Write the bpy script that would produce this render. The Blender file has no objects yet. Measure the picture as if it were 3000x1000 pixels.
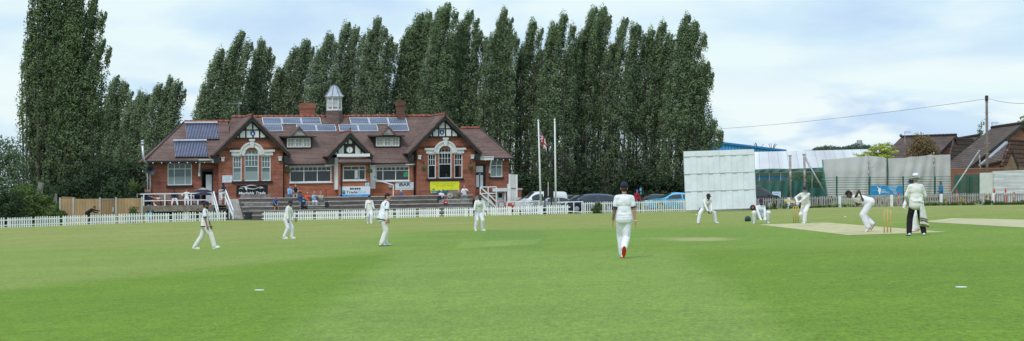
import bpy, bmesh, math, random
import numpy as np
from mathutils import Vector, Matrix
R = math.radians
random.seed(7)
C = bpy.context.scene.collection
scene = bpy.context.scene
# ---------------------------------------------------------------- survey of the place
F = 5600.0      # focal length in photo pixels
CZ = 1.55       # eye height
HY = 577.0      # level line of the photo
def W(px, py, y):
    return Vector(((px-1500)/F*y, y, CZ+(HY-py)*y/F))
def sstep(a, b, x):
    t = min(1, max(0, (x-a)/(b-a))); return t*t*(3-2*t)
def gz(x, y):
    """height of the sloping ground"""
    flat = 1-sstep(230, 600, y)
    z = 0.032*150*math.tanh(x/150)*flat
    px = 1500+F*x/max(y, 1)
    k = float(np.interp(px, [0, 400, 660, 800, 1000, 1350, 1670, 2000, 2400, 2800, 3000], [.49, .48, .42, .29, .22, .135, .09, .06, .12, .05, -.03]))
    return z+k*sstep(85, 126, y)
def FD(px):
    """distance of the boundary fence"""
    return float(np.interp(px, [-60, 200, 400, 660, 900, 1200, 1670, 1700, 2015, 2212, 2600, 3000, 3100], [130, 136, 140, 145, 148, 149, 148, 146, 139, 136, 130, 127, 126]))
def GD(px, py):
    """distance at which the ground is met"""
    lo, hi = 8.0, 600.0
    for _ in range(50):
        m = (lo+hi)/2
        z = CZ+(HY-py)*m/F
        if z > gz((px-1500)/F*m, m): lo = m
        else: hi = m
    return lo
def G(px, py, up=0):
    y = GD(px, py); x = (px-1500)/F*y
    return Vector((x, y, gz(x, y)+up))
def onground(px, y, up=0):
    x = (px-1500)/F*y
    return Vector((x, y, gz(x, y)+up))
# pavilion frame: u along the front, v into the building, z up
PT = R(15); pc, ps = math.cos(PT), math.sin(PT)
PY0 = 165.0; PX0 = -500/F*PY0; SH = .0155
def U(px, v=0):
    k = (px-1500)/F
    return (k*(PY0+pc*v)-PX0+ps*v)/(pc-k*ps)
def Z(px, py, v=0):
    u = U(px, v); return CZ+(HY-py)*(PY0+pc*v+ps*u)/F-SH*u
def TP(p):
    u, v, z = p
    return Vector((PX0-ps*v+pc*u, PY0+pc*v+ps*u, z+SH*u))
# ---------------------------------------------------------------- materials
M = {}
def mat(name, col, rough=.75, var=.12, scale=6.0, bump=0, col2=None, spec=.3, metal=0, fine=None, bscale=None):
    m = bpy.data.materials.new(name); m.use_nodes = True
    nt = m.node_tree; n = nt.nodes; l = nt.links
    b = n['Principled BSDF']
    b.inputs['Roughness'].default_value = rough
    b.inputs['Specular IOR Level'].default_value = spec
    b.inputs['Metallic'].default_value = metal
    tc = n.new('ShaderNodeTexCoord')
    nz = n.new('ShaderNodeTexNoise'); nz.inputs['Scale'].default_value = scale; nz.inputs['Detail'].default_value = 5
    nz.inputs['Roughness'].default_value = .6
    l.new(tc.outputs['Object'], nz.inputs['Vector'])
    rp = n.new('ShaderNodeValToRGB')
    a = [c*(1-var*1.6) for c in col]; c2 = col2 or [min(1, c*(1+var*1.6)) for c in col]
    rp.color_ramp.elements[0].position = .3; rp.color_ramp.elements[1].position = .7
    rp.color_ramp.elements[0].color = (*a, 1); rp.color_ramp.elements[1].color = (*c2, 1)
    l.new(nz.outputs['Fac'], rp.inputs['Fac'])
    l.new(rp.outputs['Color'], b.inputs['Base Color'])
    if bump:
        n2 = n.new('ShaderNodeTexNoise'); n2.inputs['Scale'].default_value = bscale or scale*2; n2.inputs['Detail'].default_value = 3
        l.new(tc.outputs['Object'], n2.inputs['Vector'])
        bp = n.new('ShaderNodeBump'); bp.inputs['Strength'].default_value = bump; bp.inputs['Distance'].default_value = .05
        l.new(n2.outputs['Fac'], bp.inputs['Height']); l.new(bp.outputs['Normal'], b.inputs['Normal'])
    M[name] = m
    return m
def brickmat(name, c1, c2, mortar, bw, rh, ms=.012, big=(.75, 1.2), bscale=.7, rough=.85, bump=.3, offset=.5, squash=1.0):
    m = bpy.data.materials.new(name); m.use_nodes = True
    nt = m.node_tree; n = nt.nodes; l = nt.links; b = n['Principled BSDF']
    b.inputs['Roughness'].default_value = rough; b.inputs['Specular IOR Level'].default_value = .2
    tc = n.new('ShaderNodeTexCoord')
    br = n.new('ShaderNodeTexBrick'); br.inputs['Scale'].default_value = 1
    br.inputs['Brick Width'].default_value = bw; br.inputs['Row Height'].default_value = rh
    br.inputs['Mortar Size'].default_value = ms; br.inputs['Mortar Smooth'].default_value = .2
    br.inputs['Color1'].default_value = (*c1, 1); br.inputs['Color2'].default_value = (*c2, 1); br.inputs['Mortar'].default_value = (*mortar, 1)
    br.offset = offset
    l.new(tc.outputs['UV'], br.inputs['Vector'])
    nz = n.new('ShaderNodeTexNoise'); nz.inputs['Scale'].default_value = bscale; nz.inputs['Detail'].default_value = 8; nz.inputs['Roughness'].default_value = .75
    l.new(tc.outputs['UV'], nz.inputs['Vector'])
    mr = n.new('ShaderNodeMapRange'); mr.inputs['From Min'].default_value = .3; mr.inputs['From Max'].default_value = .7
    mr.inputs['To Min'].default_value = big[0]; mr.inputs['To Max'].default_value = big[1]
    l.new(nz.outputs['Fac'], mr.inputs['Value'])
    # courses that differ a little from one another
    mp = n.new('ShaderNodeMapping'); mp.inputs['Scale'].default_value = (.35, 1/rh*.5, 1)
    l.new(tc.outputs['UV'], mp.inputs['Vector'])
    n3 = n.new('ShaderNodeTexNoise'); n3.inputs['Scale'].default_value = 1; n3.inputs['Detail'].default_value = 2
    l.new(mp.outputs['Vector'], n3.inputs['Vector'])
    m3 = n.new('ShaderNodeMapRange'); m3.inputs['From Min'].default_value = .3; m3.inputs['From Max'].default_value = .7
    m3.inputs['To Min'].default_value = .78; m3.inputs['To Max'].default_value = 1.25
    l.new(n3.outputs['Fac'], m3.inputs['Value'])
    mu = n.new('ShaderNodeMath'); mu.operation = 'MULTIPLY'; l.new(mr.outputs['Result'], mu.inputs[0]); l.new(m3.outputs['Result'], mu.inputs[1])
    vm = n.new('ShaderNodeVectorMath'); vm.operation = 'SCALE'
    l.new(br.outputs['Color'], vm.inputs[0]); l.new(mu.outputs[0], vm.inputs['Scale'])
    l.new(vm.outputs['Vector'], b.inputs['Base Color'])
    if bump:
        bp = n.new('ShaderNodeBump'); bp.inputs['Strength'].default_value = bump; bp.inputs['Distance'].default_value = .02
        bp.invert = True
        l.new(br.outputs['Fac'], bp.inputs['Height']); l.new(bp.outputs['Normal'], b.inputs['Normal'])
    M[name] = m
def leafmat(name, dark, light, trans=.25):
    m = bpy.data.materials.new(name); m.use_nodes = True
    nt = m.node_tree; n = nt.nodes; l = nt.links
    b = n['Principled BSDF']; b.inputs['Roughness'].default_value = .75; b.inputs['Specular IOR Level'].default_value = .12
    at = n.new('ShaderNodeAttribute'); at.attribute_name = 'tone'
    rp = n.new('ShaderNodeValToRGB')
    rp.color_ramp.elements[0].color = (*dark, 1); rp.color_ramp.elements[1].color = (*light, 1)
    l.new(at.outputs['Fac'], rp.inputs['Fac']); l.new(rp.outputs['Color'], b.inputs['Base Color'])
    tr = n.new('ShaderNodeBsdfTranslucent'); l.new(rp.outputs['Color'], tr.inputs['Color'])
    mx = n.new('ShaderNodeMixShader'); mx.inputs['Fac'].default_value = trans
    l.new(b.outputs[0], mx.inputs[1]); l.new(tr.outputs[0], mx.inputs[2])
    l.new(mx.outputs[0], n['Material Output'].inputs['Surface'])
    M[name] = m
def glassmat(name, tint, alpha, rough=.04):
    m = bpy.data.materials.new(name); m.use_nodes = True
    nt = m.node_tree; n = nt.nodes; l = nt.links
    b = n['Principled BSDF']; b.inputs['Base Color'].default_value = (*tint, 1); b.inputs['Roughness'].default_value = rough
    b.inputs['Specular IOR Level'].default_value = .5
    tc = n.new('ShaderNodeTexCoord'); nz = n.new('ShaderNodeTexNoise'); nz.inputs['Scale'].default_value = 1.3
    l.new(tc.outputs['Object'], nz.inputs['Vector'])
    bp = n.new('ShaderNodeBump'); bp.inputs['Strength'].default_value = .12; bp.inputs['Distance'].default_value = .05
    l.new(nz.outputs['Fac'], bp.inputs['Height']); l.new(bp.outputs['Normal'], b.inputs['Normal'])
    if alpha < 1:
        tr = n.new('ShaderNodeBsdfTransparent'); tr.inputs['Color'].default_value = (.8, .88, .86, 1)
        mx = n.new('ShaderNodeMixShader'); mx.inputs['Fac'].default_value = alpha
        l.new(tr.outputs[0], mx.inputs[1]); l.new(b.outputs[0], mx.inputs[2]); l.new(mx.outputs[0], n['Material Output'].inputs['Surface'])
    M[name] = m
# ---------------------------------------------------------------- mesh collecting
class MB:
    def __init__(s, T=None): s.v = []; s.f = []; s.T = T; s.mi = []; s.cur = 0
    def add(s, vs, fs):
        o = len(s.v)
        for p in vs: s.v.append(Vector(s.T(p)) if s.T else Vector(p))
        for f in fs: s.f.append([i+o for i in f]); s.mi.append(s.cur)
        return s
    def box(s, x0, x1, y0, y1, z0, z1):
        vs = [(x, y, z) for z in (z0, z1) for y in (y0, y1) for x in (x0, x1)]
        return s.add(vs, [(0, 2, 3, 1), (4, 5, 7, 6), (0, 1, 5, 4), (2, 6, 7, 3), (0, 4, 6, 2), (1, 3, 7, 5)])
    def quad(s, *p): return s.add(p, [tuple(range(len(p)))])
    def prism(s, poly, d):
        """polygon pushed along vector d"""
        n = len(poly); d = Vector(d); a = [Vector(p) for p in poly]; b = [p+d for p in a]
        nn = Vector((0, 0, 0))
        for i in range(n): nn += a[i].cross(a[(i+1) % n])
        fs = [tuple(range(n)), tuple(range(2*n-1, n-1, -1))]+[(i, i+n, (i+1) % n+n, (i+1) % n) for i in range(n)]
        if nn.dot(d) > 0: fs = [tuple(reversed(f)) for f in fs]
        return s.add(a+b, fs)
    def slab(s, poly, th):
        a = [Vector(p) for p in poly]; n = Vector((0, 0, 0))
        for i in range(len(a)): n += a[i].cross(a[(i+1) % len(a)])
        n.normalize()
        if n.z < 0: n = -n
        return s.prism(a, -n*th)
    def bar(s, p, q, w, h=None, up=(0, 0, 1)):
        """square bar from p to q"""
        h = h or w; p = Vector(p); q = Vector(q); d = (q-p).normalized(); up = Vector(up)
        if abs(d.dot(up)) > .98: up = Vector((0, 1, 0))
        a = d.cross(up).normalized()*w/2; b = a.cross(d).normalized()*h/2
        vs = [e+sa*a+sb*b for e in (p, q) for sa, sb in ((-1, -1), (1, -1), (1, 1), (-1, 1))]
        return s.add(vs, [(0, 1, 2, 3)[::-1], (4, 5, 6, 7), (0, 1, 5, 4), (1, 2, 6, 5), (2, 3, 7, 6), (3, 0, 4, 7)])
    def tube(s, pts, rad, seg=8, cap=True):
        pts = [Vector(p) for p in pts]; n = len(pts)
        if not hasattr(rad, '__len__'): rad = [rad]*n
        vs = []; fs = []; ref = None
        for i, p in enumerate(pts):
            d = (pts[min(i+1, n-1)]-pts[max(i-1, 0)])
            d = d.normalized() if d.length > 1e-9 else Vector((0, 0, 1))
            if ref is None:
                ref = Vector((0, 0, 1)) if abs(d.z) < .9 else Vector((0, 1, 0))
            a = d.cross(ref).normalized(); b = a.cross(d).normalized(); ref = b
            for k in range(seg):
                t = 2*math.pi*k/seg; vs.append(p+(a*math.cos(t)+b*math.sin(t))*rad[i])
        for i in range(n-1):
            for k in range(seg):
                k2 = (k+1) % seg; fs.append((i*seg+k, i*seg+k2, (i+1)*seg+k2, (i+1)*seg+k))
        if cap: fs += [tuple(range(seg-1, -1, -1)), tuple(range((n-1)*seg, n*seg))]
        return s.add(vs, fs)
    def lathe(s, c, prof, seg=16, axis='z'):
        """profile of (radius, height)"""
        c = Vector(c); vs = []; fs = []; n = len(prof)
        for r, h in prof:
            for k in range(seg):
                t = 2*math.pi*k/seg; a, b = r*math.cos(t), r*math.sin(t)
                vs.append(c+Vector((a, b, h) if axis == 'z' else (a, h, b) if axis == 'y' else (h, a, b)))
        for i in range(n-1):
            for k in range(seg):
                k2 = (k+1) % seg; f = (i*seg+k, i*seg+k2, (i+1)*seg+k2, (i+1)*seg+k)
                fs.append(f if axis != 'y' else f[::-1])
        fs += [tuple(range(seg-1, -1, -1)), tuple(range((n-1)*seg, n*seg))]
        return s.add(vs, fs)
    def ell(s, c, r, rot=None, seg=12, rings=8):
        c = Vector(c); r = Vector(r) if hasattr(r, '__len__') else Vector((r, r, r)); vs = []; fs = []
        for i in range(1, rings):
            ph = math.pi*i/rings
            for k in range(seg):
                t = 2*math.pi*k/seg
                vs.append(Vector((math.sin(ph)*math.cos(t)*r.x, math.sin(ph)*math.sin(t)*r.y, -math.cos(ph)*r.z)))
        vs += [Vector((0, 0, -r.z)), Vector((0, 0, r.z))]; b, t_ = len(vs)-2, len(vs)-1
        for i in range(rings-2):
            for k in range(seg):
                k2 = (k+1) % seg; fs.append((i*seg+k, i*seg+k2, (i+1)*seg+k2, (i+1)*seg+k))
        for k in range(seg):
            k2 = (k+1) % seg; fs.append((b, k2, k)); fs.append((t_, (rings-2)*seg+k, (rings-2)*seg+k2))
        return s.add([c+(rot @ v if rot else v) for v in vs], fs)
    def cap(s, p, q, r0, r1, seg=10):
        """tapered capsule"""
        p = Vector(p); q = Vector(q); d = q-p; L = d.length; d = d.normalized() if L > 1e-6 else Vector((0, 0, 1))
        pts = []; rr = []
        for a in (-90, -60, -30, 0):
            pts.append(p+d*r0*math.sin(R(a))); rr.append(max(r0*math.cos(R(a)), 1e-4))
        for a in (0, 30, 60, 90):
            pts.append(q+d*r1*math.sin(R(a))); rr.append(max(r1*math.cos(R(a)), 1e-4))
        # frame from the axis, robust for coincident rings
        ref = Vector((0, 0, 1)) if abs(d.z) < .9 else Vector((0, 1, 0))
        a_ = d.cross(ref).normalized(); b_ = a_.cross(d).normalized(); vs = []; fs = []
        for c, r in zip(pts, rr):
            for k in range(seg):
                t = 2*math.pi*k/seg; vs.append(c+(a_*math.cos(t)+b_*math.sin(t))*r)
        n = len(pts)
        for i in range(n-1):
            for k in range(seg):
                k2 = (k+1) % seg; fs.append((i*seg+k, i*seg+k2, (i+1)*seg+k2, (i+1)*seg+k))
        fs += [tuple(range(seg-1, -1, -1)), tuple(range((n-1)*seg, n*seg))]
        return s.add(vs, fs)
    def torus(s, c, rot, R_, r, seg=16, sides=6, sy=1):
        vs = []; fs = []; c = Vector(c)
        for i in range(seg):
            t = 2*math.pi*i/seg
            for k in range(sides):
                p = 2*math.pi*k/sides
                v = Vector(((R_+r*math.cos(p))*math.cos(t), (R_*sy+r*math.cos(p))*math.sin(t), r*math.sin(p)))
                vs.append(c+(rot @ v if rot else v))
        for i in range(seg):
            for k in range(sides):
                i2 = (i+1) % seg; k2 = (k+1) % sides
                fs.append((i*sides+k, i2*sides+k, i2*sides+k2, i*sides+k2))
        return s.add(vs, fs)
def rootloc(o):
    while o.parent: o = o.parent
    return o.location
def add_uv(me):
    n = len(me.loops)
    if not n: return
    uv = me.uv_layers.new(name='UVMap'); out = np.zeros(n*2)
    for p in me.polygons:
        nn = p.normal
        t = Vector((0, 0, 1)).cross(nn)
        t = t.normalized() if t.length > .05 else Vector((1, 0, 0))
        b = nn.cross(t)
        for li in p.loop_indices:
            co = me.vertices[me.loops[li].vertex_index].co
            out[li*2] = co.dot(t); out[li*2+1] = co.dot(b)
    uv.data.foreach_set('uv', out)
def props(o, label=None, cat=None, group=None, kind=None):
    if label: o['label'] = label
    if cat: o['category'] = cat
    if group: o['group'] = group
    if kind: o['kind'] = kind
    return o
def empty(name, loc, label, cat, group=None):
    o = bpy.data.objects.new(name, None); C.objects.link(o); o.location = loc; o.empty_display_size = .3
    return props(o, label, cat, group)
def build(mb, name, m, parent=None, label=None, cat=None, group=None, kind=None, smooth=False, uv=False, bevel=0):
    ms = m if isinstance(m, (list, tuple)) else [m]
    if parent is not None: off = Vector(rootloc(parent))
    elif kind: off = Vector((0, 0, 0))
    else:
        a = np.array([tuple(v) for v in mb.v]); off = Vector(((a[:, 0].min()+a[:, 0].max())/2, (a[:, 1].min()+a[:, 1].max())/2, a[:, 2].min()))
    me = bpy.data.meshes.new(name); me.from_pydata([tuple(v-off) for v in mb.v], [], mb.f); me.update()
    for k in ms: me.materials.append(M[k])
    if len(ms) > 1: me.polygons.foreach_set('material_index', mb.mi)
    if uv: add_uv(me)
    if smooth: me.polygons.foreach_set('use_smooth', [True]*len(me.polygons))
    o = bpy.data.objects.new(name, me); C.objects.link(o)
    if parent is not None: o.parent = parent
    else: o.location = off
    if bevel:
        bv = o.modifiers.new('bevel', 'BEVEL'); bv.width = bevel; bv.segments = 2; bv.limit_method = 'ANGLE'
    return props(o, label, cat, group, kind)
def smooth_angle(o, deg=40):
    me = o.data; me.polygons.foreach_set('use_smooth', [True]*len(me.polygons))
    bm = bmesh.new(); bm.from_mesh(me)
    for e in bm.edges:
        if len(e.link_faces) == 2 and e.calc_face_angle(0) > R(deg): e.smooth = False
    bm.to_mesh(me); bm.free()
_dg = None
def lettering(text, box, T, m, parent, name='lettering', bold=0.0, shear=0.0, thick=.004, label=None):
    """text fitted into box = (a0,a1,b0,b1) of plane T(a,b)->point, T also gives the normal"""
    cu = bpy.data.curves.new(name, 'FONT'); cu.body = text; cu.size = 1; cu.offset = bold; cu.shear = shear; cu.extrude = 0
    cu.resolution_u = 2
    to = bpy.data.objects.new('tmp_text', cu); C.objects.link(to)
    dg = bpy.context.evaluated_depsgraph_get(); me = bpy.data.meshes.new_from_object(to.evaluated_get(dg))
    C.objects.unlink(to); bpy.data.objects.remove(to); bpy.data.curves.remove(cu)
    n = len(me.vertices); co = np.zeros(n*3); me.vertices.foreach_get('co', co); co = co.reshape(-1, 3)
    x0, x1, y0, y1 = co[:, 0].min(), co[:, 0].max(), co[:, 1].min(), co[:, 1].max()
    off = Vector(rootloc(parent)) if parent else Vector((0, 0, 0))
    a0, a1, b0, b1 = box
    for v in me.vertices:
        p = T(a0+(v.co.x-x0)/(x1-x0)*(a1-a0), b0+(v.co.y-y0)/(y1-y0)*(b1-b0))
        v.co = p-off
    me.materials.clear(); me.materials.append(M[m]); me.name = name; me.update()
    o = bpy.data.objects.new(name, me); C.objects.link(o); o.parent = parent
    if label: o['label'] = label
    return o
# ---------------------------------------------------------------- palette
mat('white_paint', (.72, .74, .76), .5, .05, 3)
mat('white_wood', (.66, .68, .68), .6, .09, 4, bump=.1)
mat('stone', (.62, .63, .62), .8, .1, 4, bump=.15)
mat('black_paint', (.022, .022, .026), .5, .15, 3)
mat('black_wood', (.03, .029, .031), .65, .2, 6, bump=.2)
mat('grey_timber', (.27, .258, .25), .85, .3, 3, bump=.3)
mat('pale_timber', (.32, .29, .25), .85, .2, 5, bump=.3)
mat('dark_iron', (.03, .03, .033), .6, .2, 8)
mat('concrete', (.42, .42, .40), .9, .12, 6, bump=.2)
mat('lead', (.42, .46, .52), .45, .15, 3, metal=.3)
mat('steel', (.5, .52, .54), .4, .1, 5, metal=.7)
mat('galvanised', (.38, .41, .43), .55, .15, 4, metal=.4)
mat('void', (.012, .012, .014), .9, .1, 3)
mat('grey_plastic', (.045, .047, .052), .5, .1, 5)
mat('blind', (.36, .38, .33), .8, .06, 3)
mat('tile_ridge', (.30, .105, .07), .85, .3, 4, bump=.2)
brickmat('brick', (.36, .118, .070), (.255, .080, .050), (.25, .15, .12), .225, .075, .010, (.72, 1.22), 1.1)
brickmat('brick_new', (.48, .160, .082), (.40, .122, .064), (.26, .15, .11), .225, .075, .010, (.8, 1.15), .9)
brickmat('brick_dark', (.19, .075, .048), (.13, .05, .036), (.16, .12, .10), .225, .075, .012, (.55, 1.3), .8)
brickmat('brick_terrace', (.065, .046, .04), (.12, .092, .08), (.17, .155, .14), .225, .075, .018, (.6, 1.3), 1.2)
brickmat('brick_white', (.62, .64, .65), (.56, .58, .60), (.5, .52, .54), .225, .075, .010, (.85, 1.1), .8)
brickmat('roof_tile', (.225, .143, .122), (.168, .114, .103), (.075, .058, .054), .17, .115, .016, (.68, 1.3), .55)
brickmat('house_tile', (.155, .108, .094), (.125, .09, .08), (.05, .038, .034), .3, .34, .05, (.75, 1.2), .5)
brickmat('house_tile_red', (.20, .105, .082), (.16, .085, .068), (.04, .022, .02), .3, .34, .05, (.75, 1.2), .5)
brickmat('house_brick', (.31, .11, .065), (.22, .075, .05), (.25, .17, .13), .225, .075, .010, (.8, 1.2), .8)
brickmat('house_brick_old', (.27, .16, .10), (.19, .105, .07), (.25, .19, .14), .225, .075, .010, (.7, 1.25), .7)
brickmat('cladding', (.56, .575, .59), (.55, .565, .58), (.40, .42, .44), 1.05, 60, .04, (.9, 1.06), .2, rough=.85, bump=.2, offset=0)
brickmat('cladding_blue', (.055, .30, .62), (.05, .28, .58), (.02, .14, .32), .42, 60, .05, (.92, 1.05), .2, rough=.5, bump=.2, offset=0)
brickmat('fence_board', (.43, .30, .17), (.37, .25, .14), (.17, .11, .06), .115, 40, .012, (.8, 1.15), .9, offset=0)
brickmat('fence_board_old', (.34, .23, .13), (.29, .19, .11), (.12, .08, .045), .115, 40, .012, (.8, 1.15), .9, offset=0)
brickmat('pv_cell', (.10, .13, .20), (.09, .12, .19), (.26, .30, .37), .16, .16, .012, (.93, 1.07), .6, rough=.15, bump=0, offset=0)
glassmat('glass_dark', (.022, .028, .032), 1)
glassmat('glass_grey', (.10, .14, .15), 1, .1)
glassmat('glass_frost', (.24, .31, .31), 1, .25)
glassmat('glass_clear', (.03, .05, .05), .22)
glassmat('car_glass', (.035, .05, .055), 1)
# ================================================================ camera, light, sky, ground
cam = bpy.data.cameras.new('camera'); co = bpy.data.objects.new('camera', cam); C.objects.link(co)
co.location = (0, 0, CZ); co.rotation_euler = (R(90), 0, 0)
cam.sensor_width = 36; cam.lens = F/3000*36; cam.shift_y = (HY-500)/3000; cam.clip_start = .5; cam.clip_end = 9000
scene.camera = co
SUN_EL, SUN_AZ = R(52), R(205)    # azimuth clockwise from +Y: high, behind the camera and to the left
sd = Vector((math.sin(SUN_AZ)*math.cos(SUN_EL), math.cos(SUN_AZ)*math.cos(SUN_EL), math.sin(SUN_EL)))
su = bpy.data.lights.new('sun', 'SUN'); so = bpy.data.objects.new('sun', su); C.objects.link(so)
su.energy = 1.7; su.angle = R(14); su.color = (1, .95, .95); so.rotation_euler = sd.to_track_quat('Z', 'Y').to_euler(); so.location = (-20, -20, 60)
wd = bpy.data.worlds.new('World'); scene.world = wd; wd.use_nodes = True
nt = wd.node_tree; n = nt.nodes; l = nt.links
bg = n['Background']; bg.inputs['Strength'].default_value = .096
sky = n.new('ShaderNodeTexSky'); sky.sky_type = 'NISHITA'; sky.sun_disc = False; sky.sun_elevation = SUN_EL; sky.sun_rotation = SUN_AZ
tc = n.new('ShaderNodeTexCoord')
def wnoise(scl, loc, detail=6, rough=.55, dist=0.0):
    mp = n.new('ShaderNodeMapping'); mp.inputs['Scale'].default_value = scl; mp.inputs['Location'].default_value = loc
    l.new(tc.outputs['Generated'], mp.inputs['Vector'])
    z = n.new('ShaderNodeTexNoise'); z.inputs['Scale'].default_value = 1; z.inputs['Detail'].default_value = detail; z.inputs['Roughness'].default_value = rough
    z.inputs['Distortion'].default_value = dist
    l.new(mp.outputs['Vector'], z.inputs['Vector']); return z
n1 = wnoise((7, 7, 26), (3.1, 0, .3), 6, .5, .3)
rp = n.new('ShaderNodeValToRGB'); e = rp.color_ramp.elements
e[0].position = .36; e[0].color = (5.9, 7.8, 10.2, 1); e[1].position = .60; e[1].color = (8.8, 10.3, 10.6, 1)
m_ = rp.color_ramp.elements.new(.48); m_.color = (7.1, 9.1, 10.5, 1)
l.new(n1.outputs['Fac'], rp.inputs['Fac'])
# heaped clouds low in the right of the view
n2 = wnoise((13, 13, 46), (1.7, 2, .9), 5, .45, .2)
r2 = n.new('ShaderNodeValToRGB'); r2.color_ramp.elements[0].position = .48; r2.color_ramp.elements[1].position = .56
l.new(n2.outputs['Fac'], r2.inputs['Fac'])
sp = n.new('ShaderNodeSeparateXYZ'); l.new(tc.outputs['Generated'], sp.inputs[0])
def wramp(sock, a, b):
    m = n.new('ShaderNodeMapRange'); m.interpolation_type = 'SMOOTHSTEP'
    m.inputs['From Min'].default_value = a; m.inputs['From Max'].default_value = b; l.new(sock, m.inputs['Value']); return m.outputs['Result']
def wmul(a, b):
    m = n.new('ShaderNodeMath'); m.operation = 'MULTIPLY'
    for i, q in enumerate((a, b)):
        if hasattr(q, 'links'): l.new(q, m.inputs[i])
        else: m.inputs[i].default_value = q
    return m.outputs[0]
band = wmul(wramp(sp.outputs['Z'], .085, .045), wmul(wramp(sp.outputs['Z'], .012, .03), 1.0))
mx = n.new('ShaderNodeMix'); mx.data_type = 'RGBA'
l.new(wmul(band, r2.outputs['Color']), mx.inputs[0]); l.new(rp.outputs['Color'], mx.inputs[6]); mx.inputs[7].default_value = (9.4, 10.5, 10.6, 1)
# overcast: brighter towards the zenith
el = n.new('ShaderNodeMapRange'); el.inputs['From Min'].default_value = .1; el.inputs['From Max'].default_value = 1; el.inputs['To Min'].default_value = 1; el.inputs['To Max'].default_value = 1.2
l.new(sp.outputs['Z'], el.inputs['Value'])
vs = n.new('ShaderNodeVectorMath'); vs.operation = 'SCALE'; l.new(mx.outputs[2], vs.inputs[0]); l.new(el.outputs['Result'], vs.inputs['Scale'])
ad = n.new('ShaderNodeMix'); ad.data_type = 'RGBA'; ad.inputs[0].default_value = .08
l.new(vs.outputs['Vector'], ad.inputs[6]); l.new(sky.outputs['Color'], ad.inputs[7])
l.new(ad.outputs[2], bg.inputs['Color'])
scene.view_settings.view_transform = 'Standard'; scene.view_settings.look = 'None'; scene.view_settings.exposure = 0
scene.render.film_transparent = False

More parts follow.
